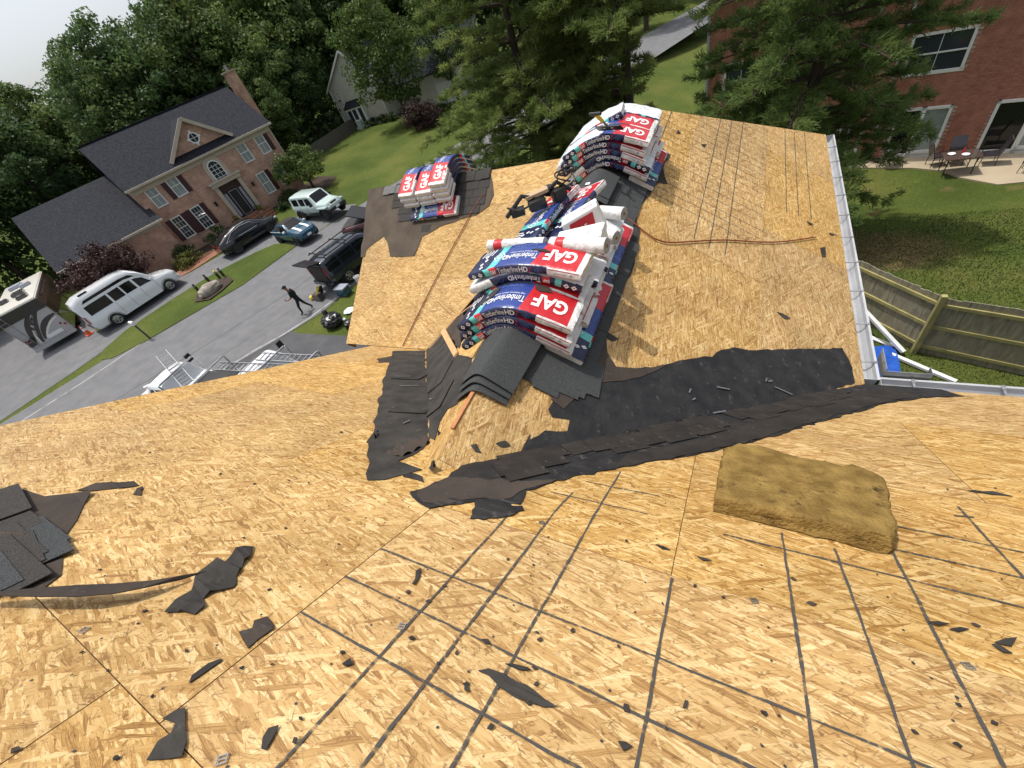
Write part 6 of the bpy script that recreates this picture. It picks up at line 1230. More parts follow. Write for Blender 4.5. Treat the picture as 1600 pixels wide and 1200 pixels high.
# far stack: three columns, five high
for col in range(3):
    for k in range(5):
        fl = (k == 1 and col == 0) or (col == 2 and k == 4); s, c = ((.62, .12), (.60, .15), (.58, .18), (.55, .21), (.50, .24))[k]
        bundle(Wd_[k] + ' bundle, ' + ('near', 'middle', 'far')[col] + ' column of the stack at the hip end' + (', upside down' if fl else '') + (', its red panel showing' if k == 4 and col < 2 else ''), (RX + random.uniform(-.02, .03) + .02, 5.06 + .345 * col + BW / 2, zr0 + .070 * k), random.uniform(-.02, .02), s, c, fl, wl=(k == 4 and col < 2), seed=k + col, group=GD)
c = (RX - .30, 5.62, zr0 + .20); bundle('white backed bundle lying across the left of the far stack under the tool', c, .15, .30, .3, True, seed=1, rot=(.02, -.50, .12))
# flat bundles along the right of the ridge
def lay(label, y, v, layer, seed, wl=False, a=0.0): bundle(label, (0, 0, 0), 0, .02, .3, seed=seed, wl=wl, M=Matrix(RIGHT.mat(y, v, .018 + .072 * layer, a)), group='bundles lying flat along the right of the ridge')
lay('blue bundle lying flat beside the front stack, teal band towards the camera', 2.62, .47, 0, 0); lay('blue bundle flat on the right slope, second along, red end beside the white rolls', 3.62, .45, 0, 1); lay('upper flat bundle leaning on the near stack, red end uphill', 2.78, .26, .9, 2); lay('red ended bundle flat on the slope beside the white rolls, upper layer', 3.55, .28, .9, 0)
lay('blue bundle with teal band and red end flat beside the far stack', 5.62, .50, 0, 1)
# stack over the left wing ridge: bundles run towards us, red ends down the near slope
zl0 = LZ + .04
for col, x in enumerate((-5.16, -4.80, -4.44)):
    for k in range(3 if col < 2 else 4):
        s, c = ((.63, .12), (.61, .15), (.6, .18), (.58, .21), (.56, .24))[k]
        bundle(('lowest', 'second', 'third', 'fourth', 'fifth')[k] + ' bundle in the ' + ('left', 'middle', 'right')[col] + ' column draped over the left wing ridge' + (', top of its column' if k == (2 if col < 2 else 3) else ''), (x + random.uniform(-.01, .01), LY - .05 - .01 * k, zl0 + .07 * k + (.02 if col == 2 else 0)), -math.pi / 2 + random.uniform(-.03, .03), s, c, seed=k + col, group=GL)
bundle('red bundle lying flat below the left wing stack, printed face up', (0, 0, 0), M=Matrix(BACK.mat(-4.72, .60, .02, 0.03)), s=.02, c=.3, seed=2)
# ------------------------------------------------------------------ rolls, boxes, tools on the ridge
def cyl_roll(label, a, b, r, group='white underlayment rolls on the near ridge'):
    a = Vector(a); b = Vector(b); d = b - a; t = thing('underlayment_roll', label, 'roll', tuple(a), 0, group); M = d.to_track_quat('Z', 'Y').to_matrix().to_4x4(); L = d.length
    mb = MB(); mb.lathe([(r * .35, -.002), (r, .0), (r * 1.0, .02), (r, L - .02), (r, L), (r * .35, L + .002), (r * .35, L - .12), (0, L - .12)], 26, 0, M); smooth(link('sheet_roll', mb, 'wrap_white', t), 40)
    mb = MB(); mb.lathe([(r * 1.006, L * .12), (r * 1.006, L * .28)], 26, 0, M); smooth(link('paper_band', mb, 'wrap_red', t)); mb = MB(); mb.lathe([(r * .36, L + .004), (r * .24, L + .004), (r * .24, L - .1)], 18, 0, M); link('core', mb, 'cardboard', t)
    mb = MB()
    for k in range(5): q = r * (.45 + .11 * k); mb.lathe([(q, L + .0035), (q + .004, L + .0035)], 26, 0, M)
    link('spiral_edge', mb, 'print_grey', t); return t
for lab, pa, pb, z, r in (('white roll with red paper band just behind the topmost blue bundle', (862, 382), (948, 384), 8.30, .060), ('white roll sticking out right, second from the tall column', (905, 362), (963, 372), 8.12, .058), ('white roll highest up the slope beyond the boxes', (925, 330), (975, 334), 8.05, .060), ('long white roll behind the left end of the topmost bundle', (765, 384), (852, 380), 8.24, .052)):
    cyl_roll(lab, atz(pa, z), atz(pb, z), r)
def carton(label, c, d, rz, tilt, red, group='white cartons on the near ridge'):
    t = thing('carton', label, 'box', c, 0, group, rot=(tilt[0], tilt[1], rz)); mb = MB(); mb.box((0, 0, d[2] / 2), d); me = mb.mesh('carton_body'); bm = bmesh.new(); bm.from_mesh(me); bmesh.ops.bevel(bm, geom=bm.edges[:], offset=.006, segments=2, affect='EDGES'); bm.to_mesh(me); bm.free(); smooth(link('carton_body', me, 'paper_white', t))
    mb = MB(); e = .0015; mb.poly([(-d[0] * .48, -d[1] / 2 - e, d[2] * .12), (d[0] * .25, -d[1] / 2 - e, d[2] * .12), (d[0] * .35, -d[1] / 2 - e, d[2] * .88), (-d[0] * .30, -d[1] / 2 - e, d[2] * .88)]); link('printed_panel', mb, 'wrap_red' if red else 'wrap_blue', t)
    pm = MB()
    V, Fs, asp = text_mesh('GAF', .02)
    for x0, x1, z0, z1 in ((-.25 * d[0], .1 * d[0], .35 * d[2], .6 * d[2]),): pm.add([(x0 + a * (x1 - x0), -d[1] / 2 - 2 * e, z0 + b * (z1 - z0)) for a, b in V], Fs)
    link('lettering', pm, 'print_white', t); pm = MB(); pm.add([(d[0] * .38 - a * .12, d[1] * .1 - b * .05, d[2] + e) for a, b in V], Fs); link('top_lettering', pm, 'print_red', t)
    mb = MB(); mb.box((0, 0, d[2] + .001), (d[0], .05, .001)); link('tape', mb, 'wrap_back', t); return t
c = atz((918, 345), 8.20); carton('tilted white box with a red panel nearest the far stack', tuple(c - np.array([0, 0, .12])), (.34, .22, .22), .35, (-.12, -.30), True)
c = atz((908, 372), 8.24); carton('white box with a blue stripe lying behind the white roll', tuple(c - np.array([0, 0, .10])), (.40, .24, .14), .10, (.0, -.10), False)
# loose shingles bent over the ridge in front of the stacks
t = thing('cap_shingle_stack', 'bent stack of loose dark shingles draped on the ridge in front of the bundles', 'shingle stack', (RX, 1.5, RZ))
for k in range(6):
    mb = bent((0, -.02 + .028 * k - .05 * (k % 2), .012 + .013 * k), (0, 1, 0), .205 + .006 * k, .56, .05, .006, .85, 16); o = smooth(link('loose_shingle', mb, 'shingle', t)); o.rotation_euler = (0, 0, .07 * math.sin(k * 2.1))
t = thing('cap_shingle', 'grey bent shingle with a white sticker between the near and far stacks', 'shingle', (RX, 4.35, RZ))
for k in range(2): mb = bent((0, -.05 + .1 * k, .05 + .01 * k), (0, 1, 0), .24, .55, .08, .006, .75, 14); smooth(link('loose_shingle', mb, 'shingle', t))
mb = MB(); mb.box((-.02, .2, .075), (.05, .05, .003)); link('sticker', mb, 'print_white', t)
# tool belt
c = atz((842, 328), 8.24); t = thing('tool_belt', 'black tool belt with pouches and looping cords dumped on the blue bundles', 'tool belt', tuple(c)); t.scale = (.9, .9, 1.0)
for p, d, rz in (((.0, .0, .06), (.26, .16, .13), .6), ((.2, .16, .07), (.2, .15, .15), .9), ((-.2, -.1, .045), (.2, .13, .10), .4), ((.08, .2, .10), (.14, .12, .12), .2)):
    bm = bmesh.new(); bmesh.ops.create_cube(bm, size=1.0); bmesh.ops.subdivide_edges(bm, edges=bm.edges[:], cuts=3, use_grid_fill=True)
    for v in bm.verts: k = (1.15 - .35 * v.co.length) * .8 + random.uniform(-.05, .05); v.co = Matrix.Rotation(rz, 3, 'Z') @ Vector((v.co.x * d[0] * k, v.co.y * d[1] * k, v.co.z * d[2] * k)) + Vector(p)
    me = bpy.data.meshes.new('pouch'); bm.to_mesh(me); bm.free(); smooth(link('pouch', me, 'black_plastic', t), 30)
mb = MB(); mb.tube([(-.3, -.2, .04), (-.15, -.02, .16), (.02, .02, .10), (.18, .2, .17), (.3, .26, .06)], .022, 6); link('belt_strap', mb, 'black_rubber', t)
mb = MB()
for k in range(3): mb.tube([(.25 + .10 * math.cos(a) + .02 * k, .28 + .10 * math.sin(a), .12 + .10 * abs(math.sin(a * .5 + k)) + .02 * k) for a in np.linspace(0, 5.6, 22)], .008, 6)
mb.tube([(-.3, -.12, .10), (-.22, -.2, .12), (-.1, -.22, .1), (0, -.15, .12)], .010, 6); link('cord', mb, 'black_rubber', t)
mb = MB(); mb.bar((-.12, .0, .13), (.1, .12, .15), .10, .03); link('suede_panel', mb, 'cardboard', t)
# yellow handled tool on the far stack
a, b = atz((930, 178), 8.62), atz((950, 198), 8.42); a = Vector(a); b = Vector(b); t = thing('tear_off_tool', 'short roofing tool with yellow handle and black blade on the far stack', 'tool', tuple(b)); d = a - b
mb = MB(); mb.tube([d * .0, d * .45], .012, 8); link('shaft', mb, 'steel', t); mb = MB(); mb.tube([d * .45, d * .95], .020, 8); link('grip', mb, 'yellow_plastic', t); sd = d.cross(Vector((0, 0, 1))).normalized()
mb = MB(); mb.tube([d - sd * .07, d + sd * .07], .018, 8); link('crossbar', mb, 'black_plastic', t); mb = MB(); mb.bar(-sd * .16 - d * .1, sd * .16 - d * .1, .012, .09, up=tuple(d)); bl = link('blade', mb, 'black_plastic', t); mb = MB()
for k in (-.06, .04): mb.bar(sd * k - d * .08 + Vector((0, -.008, .008)), sd * (k + .03) - d * .08 + Vector((0, -.008, .008)), .012, .02)
link('blade_hole', mb, 'print_white', bl)
q = RIGHT.px((947, 305)); mb = MB(); mb.bar(RIGHT.P(q[0] - .06, q[1] - .02, .03), RIGHT.P(q[0] + .07, q[1] + .03, .03), .05, .03); link('utility_knife', mb, 'wrap_red', label='red utility knife on the dark shingles below the far stack', cat='knife')
# rope lengths
def rope(label, pl, pts, r=.008, m='rope'):
    P = [pl.P(*pl.px(q), r + .012) for q in pts]; Q = []
    for i in range(len(P) - 1):
        p0, p1, p2, p3 = [Vector(P[max(0, min(len(P) - 1, k))]) for k in (i - 1, i, i + 1, i + 2)]
        for j in range(6): u = j / 6; Q.append(.5 * ((2 * p1) + (p2 - p0) * u + (2 * p0 - 5 * p1 + 4 * p2 - p3) * u * u + (3 * p1 - p0 - 3 * p2 + p3) * u ** 3))
    Q.append(Vector(P[-1])); mb = MB(); mb.tube(Q, r, 8); smooth(link('rope', mb, m, label=label, cat='rope'))
rope('rusty orange rope running down the left wing sheathing', BACK, [(757, 303), (751, 312), (738, 332), (722, 362), (700, 402), (668, 464), (630, 541)])
rope('reddish brown rope snaking across the right hand slope', RIGHT, [(978, 343), (993, 354), (1008, 366), (1024, 376), (1046, 381), (1085, 379), (1130, 377), (1185, 380), (1225, 379), (1273, 372)])
rope('short brown strap end on the shingles at the left edge', MAIN, [(-20, 838), (5, 839), (42, 841)], m='bark')
# ------------------------------------------------------------------ insulation batt
ins = [MAIN.px(p) for p in ((1115, 800), (1388, 868), (1396, 858), (1378, 770), (1362, 760), (1330, 748), (1310, 752), (1290, 742), (1245, 735), (1225, 730), (1205, 722), (1180, 716), (1150, 712), (1128, 720))]
poly = ragged(ins, .05, .005, 3); bm = bmesh.new(); TH_ = .095
def inset(P, k):
    cx_ = sum(p[0] for p in P) / len(P); cy_ = sum(p[1] for p in P) / len(P); return [(cx_ + (p[0] - cx_) * k, cy_ + (p[1] - cy_) * k) for p in P]
rr = random.Random(3); levels = [(1.0, .004), (1.006, .03), (.998, .042), (1.003, .050), (1.0, .078), (.985, TH_ - .004), (.93, TH_), (.8, TH_ + .001), (.6, TH_ + .003), (.4, TH_), (.2, TH_ + .002)]
rings = []
for f, h in levels: rings.append([bm.verts.new(MAIN.P(p[0] + rr.uniform(-.006, .006), p[1] + rr.uniform(-.006, .006), h + (rr.uniform(-.004, .004) if f < .99 else rr.uniform(-.003, .003)))) for p in inset(poly, f)])
for A, B in zip(rings, rings[1:]):
    for i in range(len(A)): bm.faces.new((A[i], A[(i + 1) % len(A)], B[(i + 1) % len(A)], B[i]))
bm.faces.new(rings[-1]); bmesh.ops.recalc_face_normals(bm, faces=bm.faces); me = bpy.data.meshes.new('insulation_batt'); bm.to_mesh(me); bm.free()
smooth(link('insulation_batt', me, 'insulation', label='thick slab of yellow brown mineral wool insulation on the sheathing', cat='insulation'), 60)
# ------------------------------------------------------------------ loose scraps of felt and shingle
def scrap(label, pl, pts, m='felt', lift=.008, seed=1, group=None, amp=.009, step=.03): patch(pl, pts, 'felt_scrap', m, lift=lift, amp=amp, step=step, seed=seed, label=label, cat='felt scrap', group=group, h=.004)
scrap('forked black felt scrap at the end of the curled strip', MAIN, [(258, 960), (275, 938), (300, 925), (305, 906), (325, 885), (340, 874), (352, 880), (370, 862), (398, 856), (392, 872), (376, 895), (366, 920), (330, 930), (318, 938), (322, 950), (305, 962), (285, 960)], lift=.02, seed=21)
scrap('squarish brown black felt scrap right of the curled strip', MAIN, [(374, 990), (395, 984), (398, 974), (418, 965), (428, 978), (428, 985), (405, 1000), (388, 1015), (380, 1002)], 'felt_brown', seed=22)
scrap('triangular black felt scrap near the bottom edge, lying over the red seam', MAIN, [(230, 1190), (248, 1160), (268, 1148), (275, 1132), (255, 1125), (275, 1112), (290, 1108), (290, 1135), (292, 1160), (286, 1186), (262, 1188)], seed=23)
scrap('thin dark felt sliver pointing up the roof, above the triangular scrap', MAIN, [(296, 1070), (300, 1058), (346, 1031), (348, 1034), (322, 1052)], seed=24)
scrap('small oval black shingle scrap beside a chalk line at the bottom', MAIN, [(409, 1172), (411, 1155), (420, 1140), (436, 1136), (430, 1150), (416, 1174)], seed=25)
scrap('long pointed black felt sliver among the chalk squares', MAIN, [(747, 1050), (765, 1047), (790, 1056), (822, 1072), (850, 1094), (870, 1107), (850, 1107), (820, 1098), (780, 1075)], seed=26)
scrap('short black sliver just above the long pointed one', MAIN, [(789, 1039), (805, 1040), (825, 1045), (830, 1051), (812, 1049)], seed=27)
scrap('upright dash of black felt near the upper chalk crossing', MAIN, [(644, 914), (650, 895), (658, 889), (656, 903), (648, 916)], seed=28)
scrap('flat brown felt strip above the curled strip', MAIN, [(118, 768), (150, 757), (210, 753), (218, 760), (190, 764), (150, 768)], 'felt_brown', seed=29)
scrap('small torn brown flake at the tip of the flat strip', MAIN, [(208, 774), (214, 765), (224, 762), (220, 776)], 'felt_brown', seed=30)
scrap('black square of felt at the foot of the right valley felt', MAIN, [(734, 812), (745, 783), (788, 780), (800, 792), (816, 792), (819, 799), (800, 808), (775, 812)], 'ice_shield', lift=.008, seed=31)
scrap('forked torn felt tongue left of the valley felt', MAIN, [(620, 742), (640, 741), (660, 746), (662, 755), (655, 752), (640, 748)], seed=32)
scrap('standing torn flap of felt on the end of the cross ridge', MAIN, [(671, 738), (684, 705), (700, 660), (706, 668), (706, 690), (692, 720), (676, 742)], 'felt', lift=.14, seed=33)
scrap('curled felt lip at the left edge of the valley felt', MAIN, [(572, 692), (584, 680), (592, 674), (586, 688), (578, 694)], lift=.08, seed=34)
scrap('folded felt flap on the lower left valley felt', MAIN, [(602, 712), (640, 690), (690, 682), (660, 700), (628, 716)], 'felt_brown', lift=.04, seed=35)
for i, (q, l) in enumerate((([(1512, 768), (1550, 769), (1582, 777), (1548, 774)], 'thin black sliver high on the right behind the insulation'), ([(1448, 976), (1465, 973), (1482, 977), (1466, 981)], 'leaf shaped black flake on the third chalk line from the right'), ([(1482, 985), (1500, 982), (1514, 985), (1498, 989)], 'black flake just right of the leaf shaped one'), ([(1553, 1006), (1570, 1000), (1588, 999), (1580, 1012)], 'ragged black flake near the right edge'), ([(1066, 1108), (1070, 1096), (1075, 1098), (1072, 1110)], 'small black crescent between two chalk lines'), ([(1089, 871), (1102, 874), (1112, 878), (1098, 877)], 'black flake below the left end of the insulation'), ([(1024, 852), (1036, 855), (1048, 861), (1034, 860)], 'black flake beside the vertical red seam'), ([(965, 1165), (978, 1162), (988, 1170), (974, 1176)], 'black flake on the bottom edge between chalk lines'), ([(535, 1040), (548, 1033), (552, 1040), (540, 1044)], 'dark folded flake left of the chalk grid'))):
    scrap(l, MAIN, q, seed=40 + i, lift=.012)
for i, (q, l) in enumerate((([(1213, 488), (1222, 490), (1234, 498), (1226, 499)], 'black flake lying mid right slope'), ([(1281, 388), (1289, 386), (1290, 402), (1284, 402)], 'upright black flake near the right gutter'), ([(1260, 346), (1270, 351), (1264, 352)], 'small black flake by the chalk ends near the gutter'), ([(1294, 364), (1306, 368), (1298, 368)], 'black flake touching the gutter edge'), ([(1095, 226), (1104, 226), (1100, 231)], 'black flake at the upper end of the right slope'), ([(1056, 209), (1063, 209), (1060, 203)], 'tiny black flake closest to the hip ridge'))): scrap(l, RIGHT, q, seed=60 + i, lift=.012, step=.2)
for q in ((700, 705), (755, 690), (782, 684), (774, 662), (765, 690), (815, 690), (718, 668)): s, v = RIGHT.px(q); pass
scrap('dark leaf of felt on the small bare patch by the ridge', RIGHT, [(774, 693), (790, 689), (797, 696), (782, 699)], seed=70)
scrap('narrow dark felt flake on the small bare patch by the ridge', RIGHT, [(735, 696), (744, 694), (752, 708), (742, 706)], seed=71)
scrap('pointed felt spike over the small bare patch by the ridge', RIGHT, [(812, 708), (822, 690), (828, 678), (827, 694), (818, 710)], seed=72)
scrap('black felt flake in the narrow bare strip right of the near stack', RIGHT, [(942, 516), (952, 522), (966, 530), (958, 534), (944, 526)], seed=73)
r9 = random.Random(12); n9 = 0
while n9 < 75:
    x, y = r9.uniform(10, 1590), r9.uniform(640, 1195)
    if 560 < x < 1480 and y < 800 or (x < 130 and y < 960) or (1100 < x < 1410 and y < 880): continue
    s, v = MAIN.px((x, y)); k = r9.uniform(.003, .009) * (1.4 if r9.random() < .15 else 1); a = r9.uniform(0, 6.28); pts = [(s + k * r9.uniform(.7, 1.3) * math.cos(a + b) * (1.7 if b in (0, math.pi) else .8), v + k * r9.uniform(.7, 1.3) * math.sin(a + b)) for b in (0, 1.2, 2.1, math.pi, 4.2, 5.2)]
    patch(MAIN, pts, 'felt_scrap', r9.choice(('felt', 'felt', 'felt_brown')), px=False, step=9, lift=.003, seed=n9, label='tiny dark felt crumb scattered on the bare main roof sheathing', cat='felt scrap', group='felt crumbs on the main roof'); n9 += 1
# curled strip at the left
cv = [MAIN.px(p) for p in ((-30, 952), (40, 951), (100, 951), (160, 948), (215, 938), (260, 924), (305, 905))]; hts = (.06, .07, .075, .07, .055, .04, .012); mb = MB(); vs = []
for i, (s, v) in enumerate(cv):
    w = (.02, .034, .046, .052, .054, .050, .04)[i]; vs += [MAIN.P(s - .3 * w, v - w, hts[i] + .015), MAIN.P(s + .2 * w, v + w, hts[i]), MAIN.P(s + .2 * w, v + w, hts[i] - .004), MAIN.P(s - .3 * w, v - w, hts[i] + .011)]
mb.add(vs, [(4 * i + j, 4 * i + (j + 1) % 4, 4 * i + 4 + (j + 1) % 4, 4 * i + 4 + j) for i in range(len(cv) - 1) for j in range(4)] + [(0, 1, 2, 3), tuple(4 * (len(cv) - 1) + j for j in (3, 2, 1, 0))])
smooth(link('felt_strip', mb, 'felt_brown', label='long curled felt strip arching off the roof at the left', cat='felt strip'), 50)
# sheathing clips
for q, a, l in (((132, 986), .3, 'silver sheathing clip on the red seam under the curled strip'), ((347, 1189), .8, 'silver sheathing clip on the red seam at the bottom edge'), ((1178, 940), .4, 'silver clip on the long red seam near the centre chalk line'), ((1512, 1042), .4, 'silver clip on the long red seam at the right'), ((628, 980), .3, 'flattened silver clip in the chalk grid'), ((846, 818), .3, 'silver clip at the foot of the black felt square')):
    s, v = MAIN.px(q); M = Matrix(MAIN.mat(s, v, .003, a)); mb = MB()
    for x, y, dx, dy in ((-.011, 0, .003, .02), (.011, 0, .003, .02), (0, .010, .025, .003), (0, -.010, .025, .003), (.0, .0, .014, .003)): mb.box((x, y, .002), (dx, dy, .003), 0, M)
    link('sheathing_clip', mb, 'aluminium', label=l, cat='clip')
# ------------------------------------------------------------------ yard and street things
def fence_run(t, a, b, hgt, pick, pickn, railm, n_pick, back=1, rails=(.25, .9, 1.55), posts=(), jit=.01):
    a = Vector(a); b = Vector(b); d = (b - a); L = d.length; d.normalize(); nn = Vector((-d.y, d.x, 0)) * back; pm = MB(); pm.box((0, 0, hgt / 2), (L / n_pick - .002, .018, hgt)); pme = pm.mesh(pickn); pme.materials.append(MATS[pick])
    for k in range(n_pick): p = a + d * ((k + .5) * L / n_pick); o = link(pickn, pme, None, t); o.location = p + Vector((0, 0, gz(p.x, p.y) - a.z * 0 + random.uniform(-.02, .02))); o.rotation_euler = (0, random.uniform(-jit, jit), math.atan2(d.y, d.x))
    for z in rails: mb = MB(); mb.bar(a + nn * .03 + Vector((0, 0, z)), b + nn * .03 + Vector((0, 0, z + gz(b.x, b.y) - gz(a.x, a.y))), .04, .09); link('rail', mb, railm, t)
    for u in posts: p = a + d * L * u; mb = MB(); mb.bar(p + nn * .09 + Vector((0, 0, -.1)), p + nn * .09 + Vector((0, 0, hgt + .12)), .11, .11); link('post', mb, railm, t)
fa, fb, fc = (2.2, 13.4, 0), (4.50, 10.72, 0), (9.5, 8.9, 0)
t = thing('board_fence', 'weathered wooden board fence with mossy rails below the right gutter', 'fence', (0, 0, 0))
fence_run(t, fa, fb, 1.75, 'fence_wood', 'fence_board', 'fence_rail', 24, -1, posts=(1.0,)); fence_run(t, fb, fc, 1.75, 'fence_wood', 'fence_board', 'fence_rail', 36, -1, posts=(.55, 1.0))
t = thing('picket_fence', 'grey wooden fence on the grass between the brick and grey houses', 'fence', (0, 0, 0)); fence_run(t, (-43.6, 34.5, 0), (-44.2, 45.2, 0), 1.3, 'fence_grey', 'picket', 'fence_grey', 40, 1, (.3, 1.0), (.0, .25, .5, .75, 1.0))
t = thing('picket_fence', 'dark low fence running behind the brick house lawn', 'fence', (0, 0, 0)); fence_run(t, (-43.6, 34.5, 0), (-49.5, 36.8, 0), 1.3, 'fence_grey', 'picket', 'fence_grey', 22, 1, (.3, 1.0), (1.0,))
def plank(label, a, b, w, h): t = thing('downspout_piece', label, 'downspout', tuple(a), 0, 'white trim lengths by the fence'); mb = MB(); a = Vector(a); b = Vector(b); mb.bar((0, 0, 0), b - a, w, h); link('pipe', mb, 'vinyl_white', t); mb = MB(); d = (b - a).normalized(); mb.bar((b - a) - d * .01, (b - a) + d * .004, w * .8, h * .8); link('open_end', mb, 'black_rubber', t)
plank('white downspout leaning from the gutter down to the fence post', (2.62, 12.3, 1.2), (4.2, 10.55, .12), .10, .07)
a_, b_ = G((1372, 550)), G((1492, 599)); plank('long white downspout lying on the grass beside the blue tarp', (a_[0], a_[1], .10), (b_[0], b_[1], .06), .10, .07)
a_, b_ = G((1372, 533)), G((1408, 548)); plank('short dirty white trim piece at the foot of the fence', (a_[0] - .3, a_[1] + .2, .05), (b_[0], b_[1], .05), .12, .03)
ta = [G(p) for p in ((1346, 545), (1397, 545), (1405, 592), (1345, 606))]; bm = bmesh.new(); N9 = 10; gv = []
for i in range(N9 + 1):
    for j in range(N9 + 1):
        u, w = i / N9, j / N9; p = ta[0] * (1 - u) * (1 - w) + ta[1] * u * (1 - w) + ta[2] * u * w + ta[3] * (1 - u) * w; gv.append(bm.verts.new((p[0], p[1], .10 + .12 * math.sin(3.1 * u) * math.sin(3.1 * w) + random.uniform(0, .035) + .03 * math.sin(11 * u + 5 * w))))
for i in range(N9):
    for j in range(N9): bm.faces.new((gv[i * (N9 + 1) + j], gv[i * (N9 + 1) + j + 1], gv[(i + 1) * (N9 + 1) + j + 1], gv[(i + 1) * (N9 + 1) + j]))
bmesh.ops.recalc_face_normals(bm, faces=bm.faces); me = bpy.data.meshes.new('tarp'); bm.to_mesh(me); bm.free(); o = smooth(link('tarp', me, 'tarp', label='crumpled bright blue tarp on the ground under the gutter corner', cat='tarp'), 40)
# patio furniture
pzz = gz(7, 24) + .06
def chair(label, c, rz):
    t = thing('patio_chair', label, 'chair', c, rz, 'dark metal chairs on the patio'); mb = MB(); mb.box((0, 0, .42), (.5, .5, .03)); link('seat', mb, 'rv_dark', t); mb = MB(); mb.bar((-.24, 0, .44), (-.42, 0, 1.02), .48, .03); link('backrest', mb, 'rv_dark', t)
    for x in (.22, -.22):
        for y in (.23, -.23): mb = MB(); mb.tube([(x * 1.15, y, 0), (x, y, .42)], .014, 6); link('leg', mb, 'black_plastic', t)
    for y in (.25, -.25): mb = MB(); mb.tube([(.24, y, .42), (.22, y, .64), (-.3, y, .66)], .014, 6); link('armrest', mb, 'black_plastic', t)
tc = atz((1503, 242), pzz + .72); t = thing('patio_table', 'dark square patio table set with white dishes', 'table', (tc[0], tc[1], pzz)); mb = MB(); mb.box((0, 0, .72), (1.15, .85, .03)); link('table_top', mb, 'rv_brown', t)
for x in (.45, -.45):
    for y in (.32, -.32): mb = MB(); mb.tube([(x, y, 0), (x, y, .71)], .02, 6); link('leg', mb, 'black_plastic', t)
for x, y, l in ((-.32, .1, 'white bowl at the left of the patio table'), (.08, -.1, 'white plate on the middle of the patio table')): mb = MB(); mb.lathe([(0, .0), (.09, .0), (.13, .05), (.12, .05), (.08, .012), (0, .012)], 16, 0, Matrix.Translation((tc[0] + x, tc[1] + y, pzz + .737))); smooth(link('dish', mb, 'print_white', label=l, cat='dish'))
mb = MB(); mb.lathe([(0, 0), (.04, 0), (.045, .12), (.02, .16), (.02, .2), (0, .2)], 12, 0, Matrix.Translation((tc[0] + .05, tc[1] + .15, pzz + .737))); smooth(link('bottle', mb, 'wrap_red', label='small red bottle standing on the patio table', cat='bottle'))
c = atz((1460, 258), pzz); chair('metal chair on the left of the patio table', (c[0], c[1], pzz), 0.2); c = atz((1540, 256), pzz); chair('metal chair on the right of the patio table, facing it', (c[0], c[1], pzz), 3.0); chair('metal chair half hidden behind the patio table', (tc[0] + .1, tc[1] + .8, pzz), -1.6); c = atz((1606, 268), pzz); chair('metal chair at the right edge of the patio', (c[0], c[1], pzz), 2.6)
def grill(label, px_): c = atz(px_, gz(*atz(px_, -1.2)[:2])); t = thing('kettle_grill', label, 'grill', tuple(c), .3, 'black kettle grills by the brick wall'); mb = MB(); mb.lathe([(0, .52), (.2, .56), (.3, .7), (.31, .78), (.27, .78), (.2, .68), (0, .64)], 24); smooth(link('bowl', mb, 'black_plastic', t)); mb = MB(); mb.lathe([(.3, .78), (.33, .80), (.3, .80)], 24); link('rim', mb, 'steel', t); mb = MB(); [mb.tube([(.3 * math.cos(k), .3 * math.sin(k), 0), (.17 * math.cos(k), .17 * math.sin(k), .56)], .015, 6) for k in (0, 2.1, 4.2)]; link('leg', mb, 'steel', t); mb = MB(); mb.box((-.08, .05, .79), (.2, .12, .02)); link('ash_cover', mb, 'print_white', t)
grill('open black kettle grill left of the patio doors', (1385, 262)); grill('second black kettle grill further left behind the pine boughs', (1316, 262))
c = G((1326, 268)); mb = MB(); mb.bar((c[0], c[1], c[2]), (c[0] + .05, c[1], c[2] + 1.9), .10, .10); mb.bar((c[0] - .02, c[1], c[2] + 1.9), (c[0] + .12, c[1], c[2] + 1.93), .16, .16); link('white_post', mb, 'vinyl_white', label='white square post standing by the dark pine near the gutter', cat='post')
# street things
c = G((235, 529)); t = thing('mailbox', 'pale mailbox on a dark post at the tip of the grass island', 'mailbox', (c[0], c[1], gz(c[0]) + .1)); mb = MB(); mb.bar((0, 0, -.1), (0, 0, 1.05), .09, .09); mb.bar((-.05, 0, .9), (.25, 0, .98), .07, .07); link('post', mb, 'rv_dark', t)
mb = MB(); n = 12; prof = [(-.10, 0), (.10, 0)] + [(.10 * math.cos(math.pi * k / n), .13 + .10 * math.sin(math.pi * k / n)) for k in range(n + 1)]; mb.prism([(-.22, y, 1.0 + z) for y, z in prof], (.5, 0, 0)); link('box', mb, 'paper_white', t); mb = MB(); mb.box((.0, -.115, 1.2), (.05, .02, .14)); link('flag', mb, 'wrap_red', t)
c = G((141, 523)); t = thing('traffic_cone', 'orange traffic cone with white collar beside the motorhome', 'cone', (c[0], c[1], gz(c[0]) + .03)); mb = MB(); mb.box((0, 0, .02), (.42, .42, .04)); link('base', mb, 'cone_orange', t); mb = MB(); mb.lathe([(.16, .04), (.03, .72), (0, .72)], 18); smooth(link('cone', mb, 'cone_orange', t)); mb = MB(); mb.lathe([(.112, .32), (.078, .50)], 18); mb.lathe([(.066, .56), (.05, .64)], 18); smooth(link('collar', mb, 'print_white', t))
c = G((334, 458)); mb = MB(); mb.ico((c[0], c[1], gz(c[0]) + .32), .55, 3, 0, (.85, 1.5, .75), .07, 4); o = smooth(link('boulder', mb, 'stone_grey', label='pale rough boulder in the mulch bed on the grass island', cat='boulder'), 30)
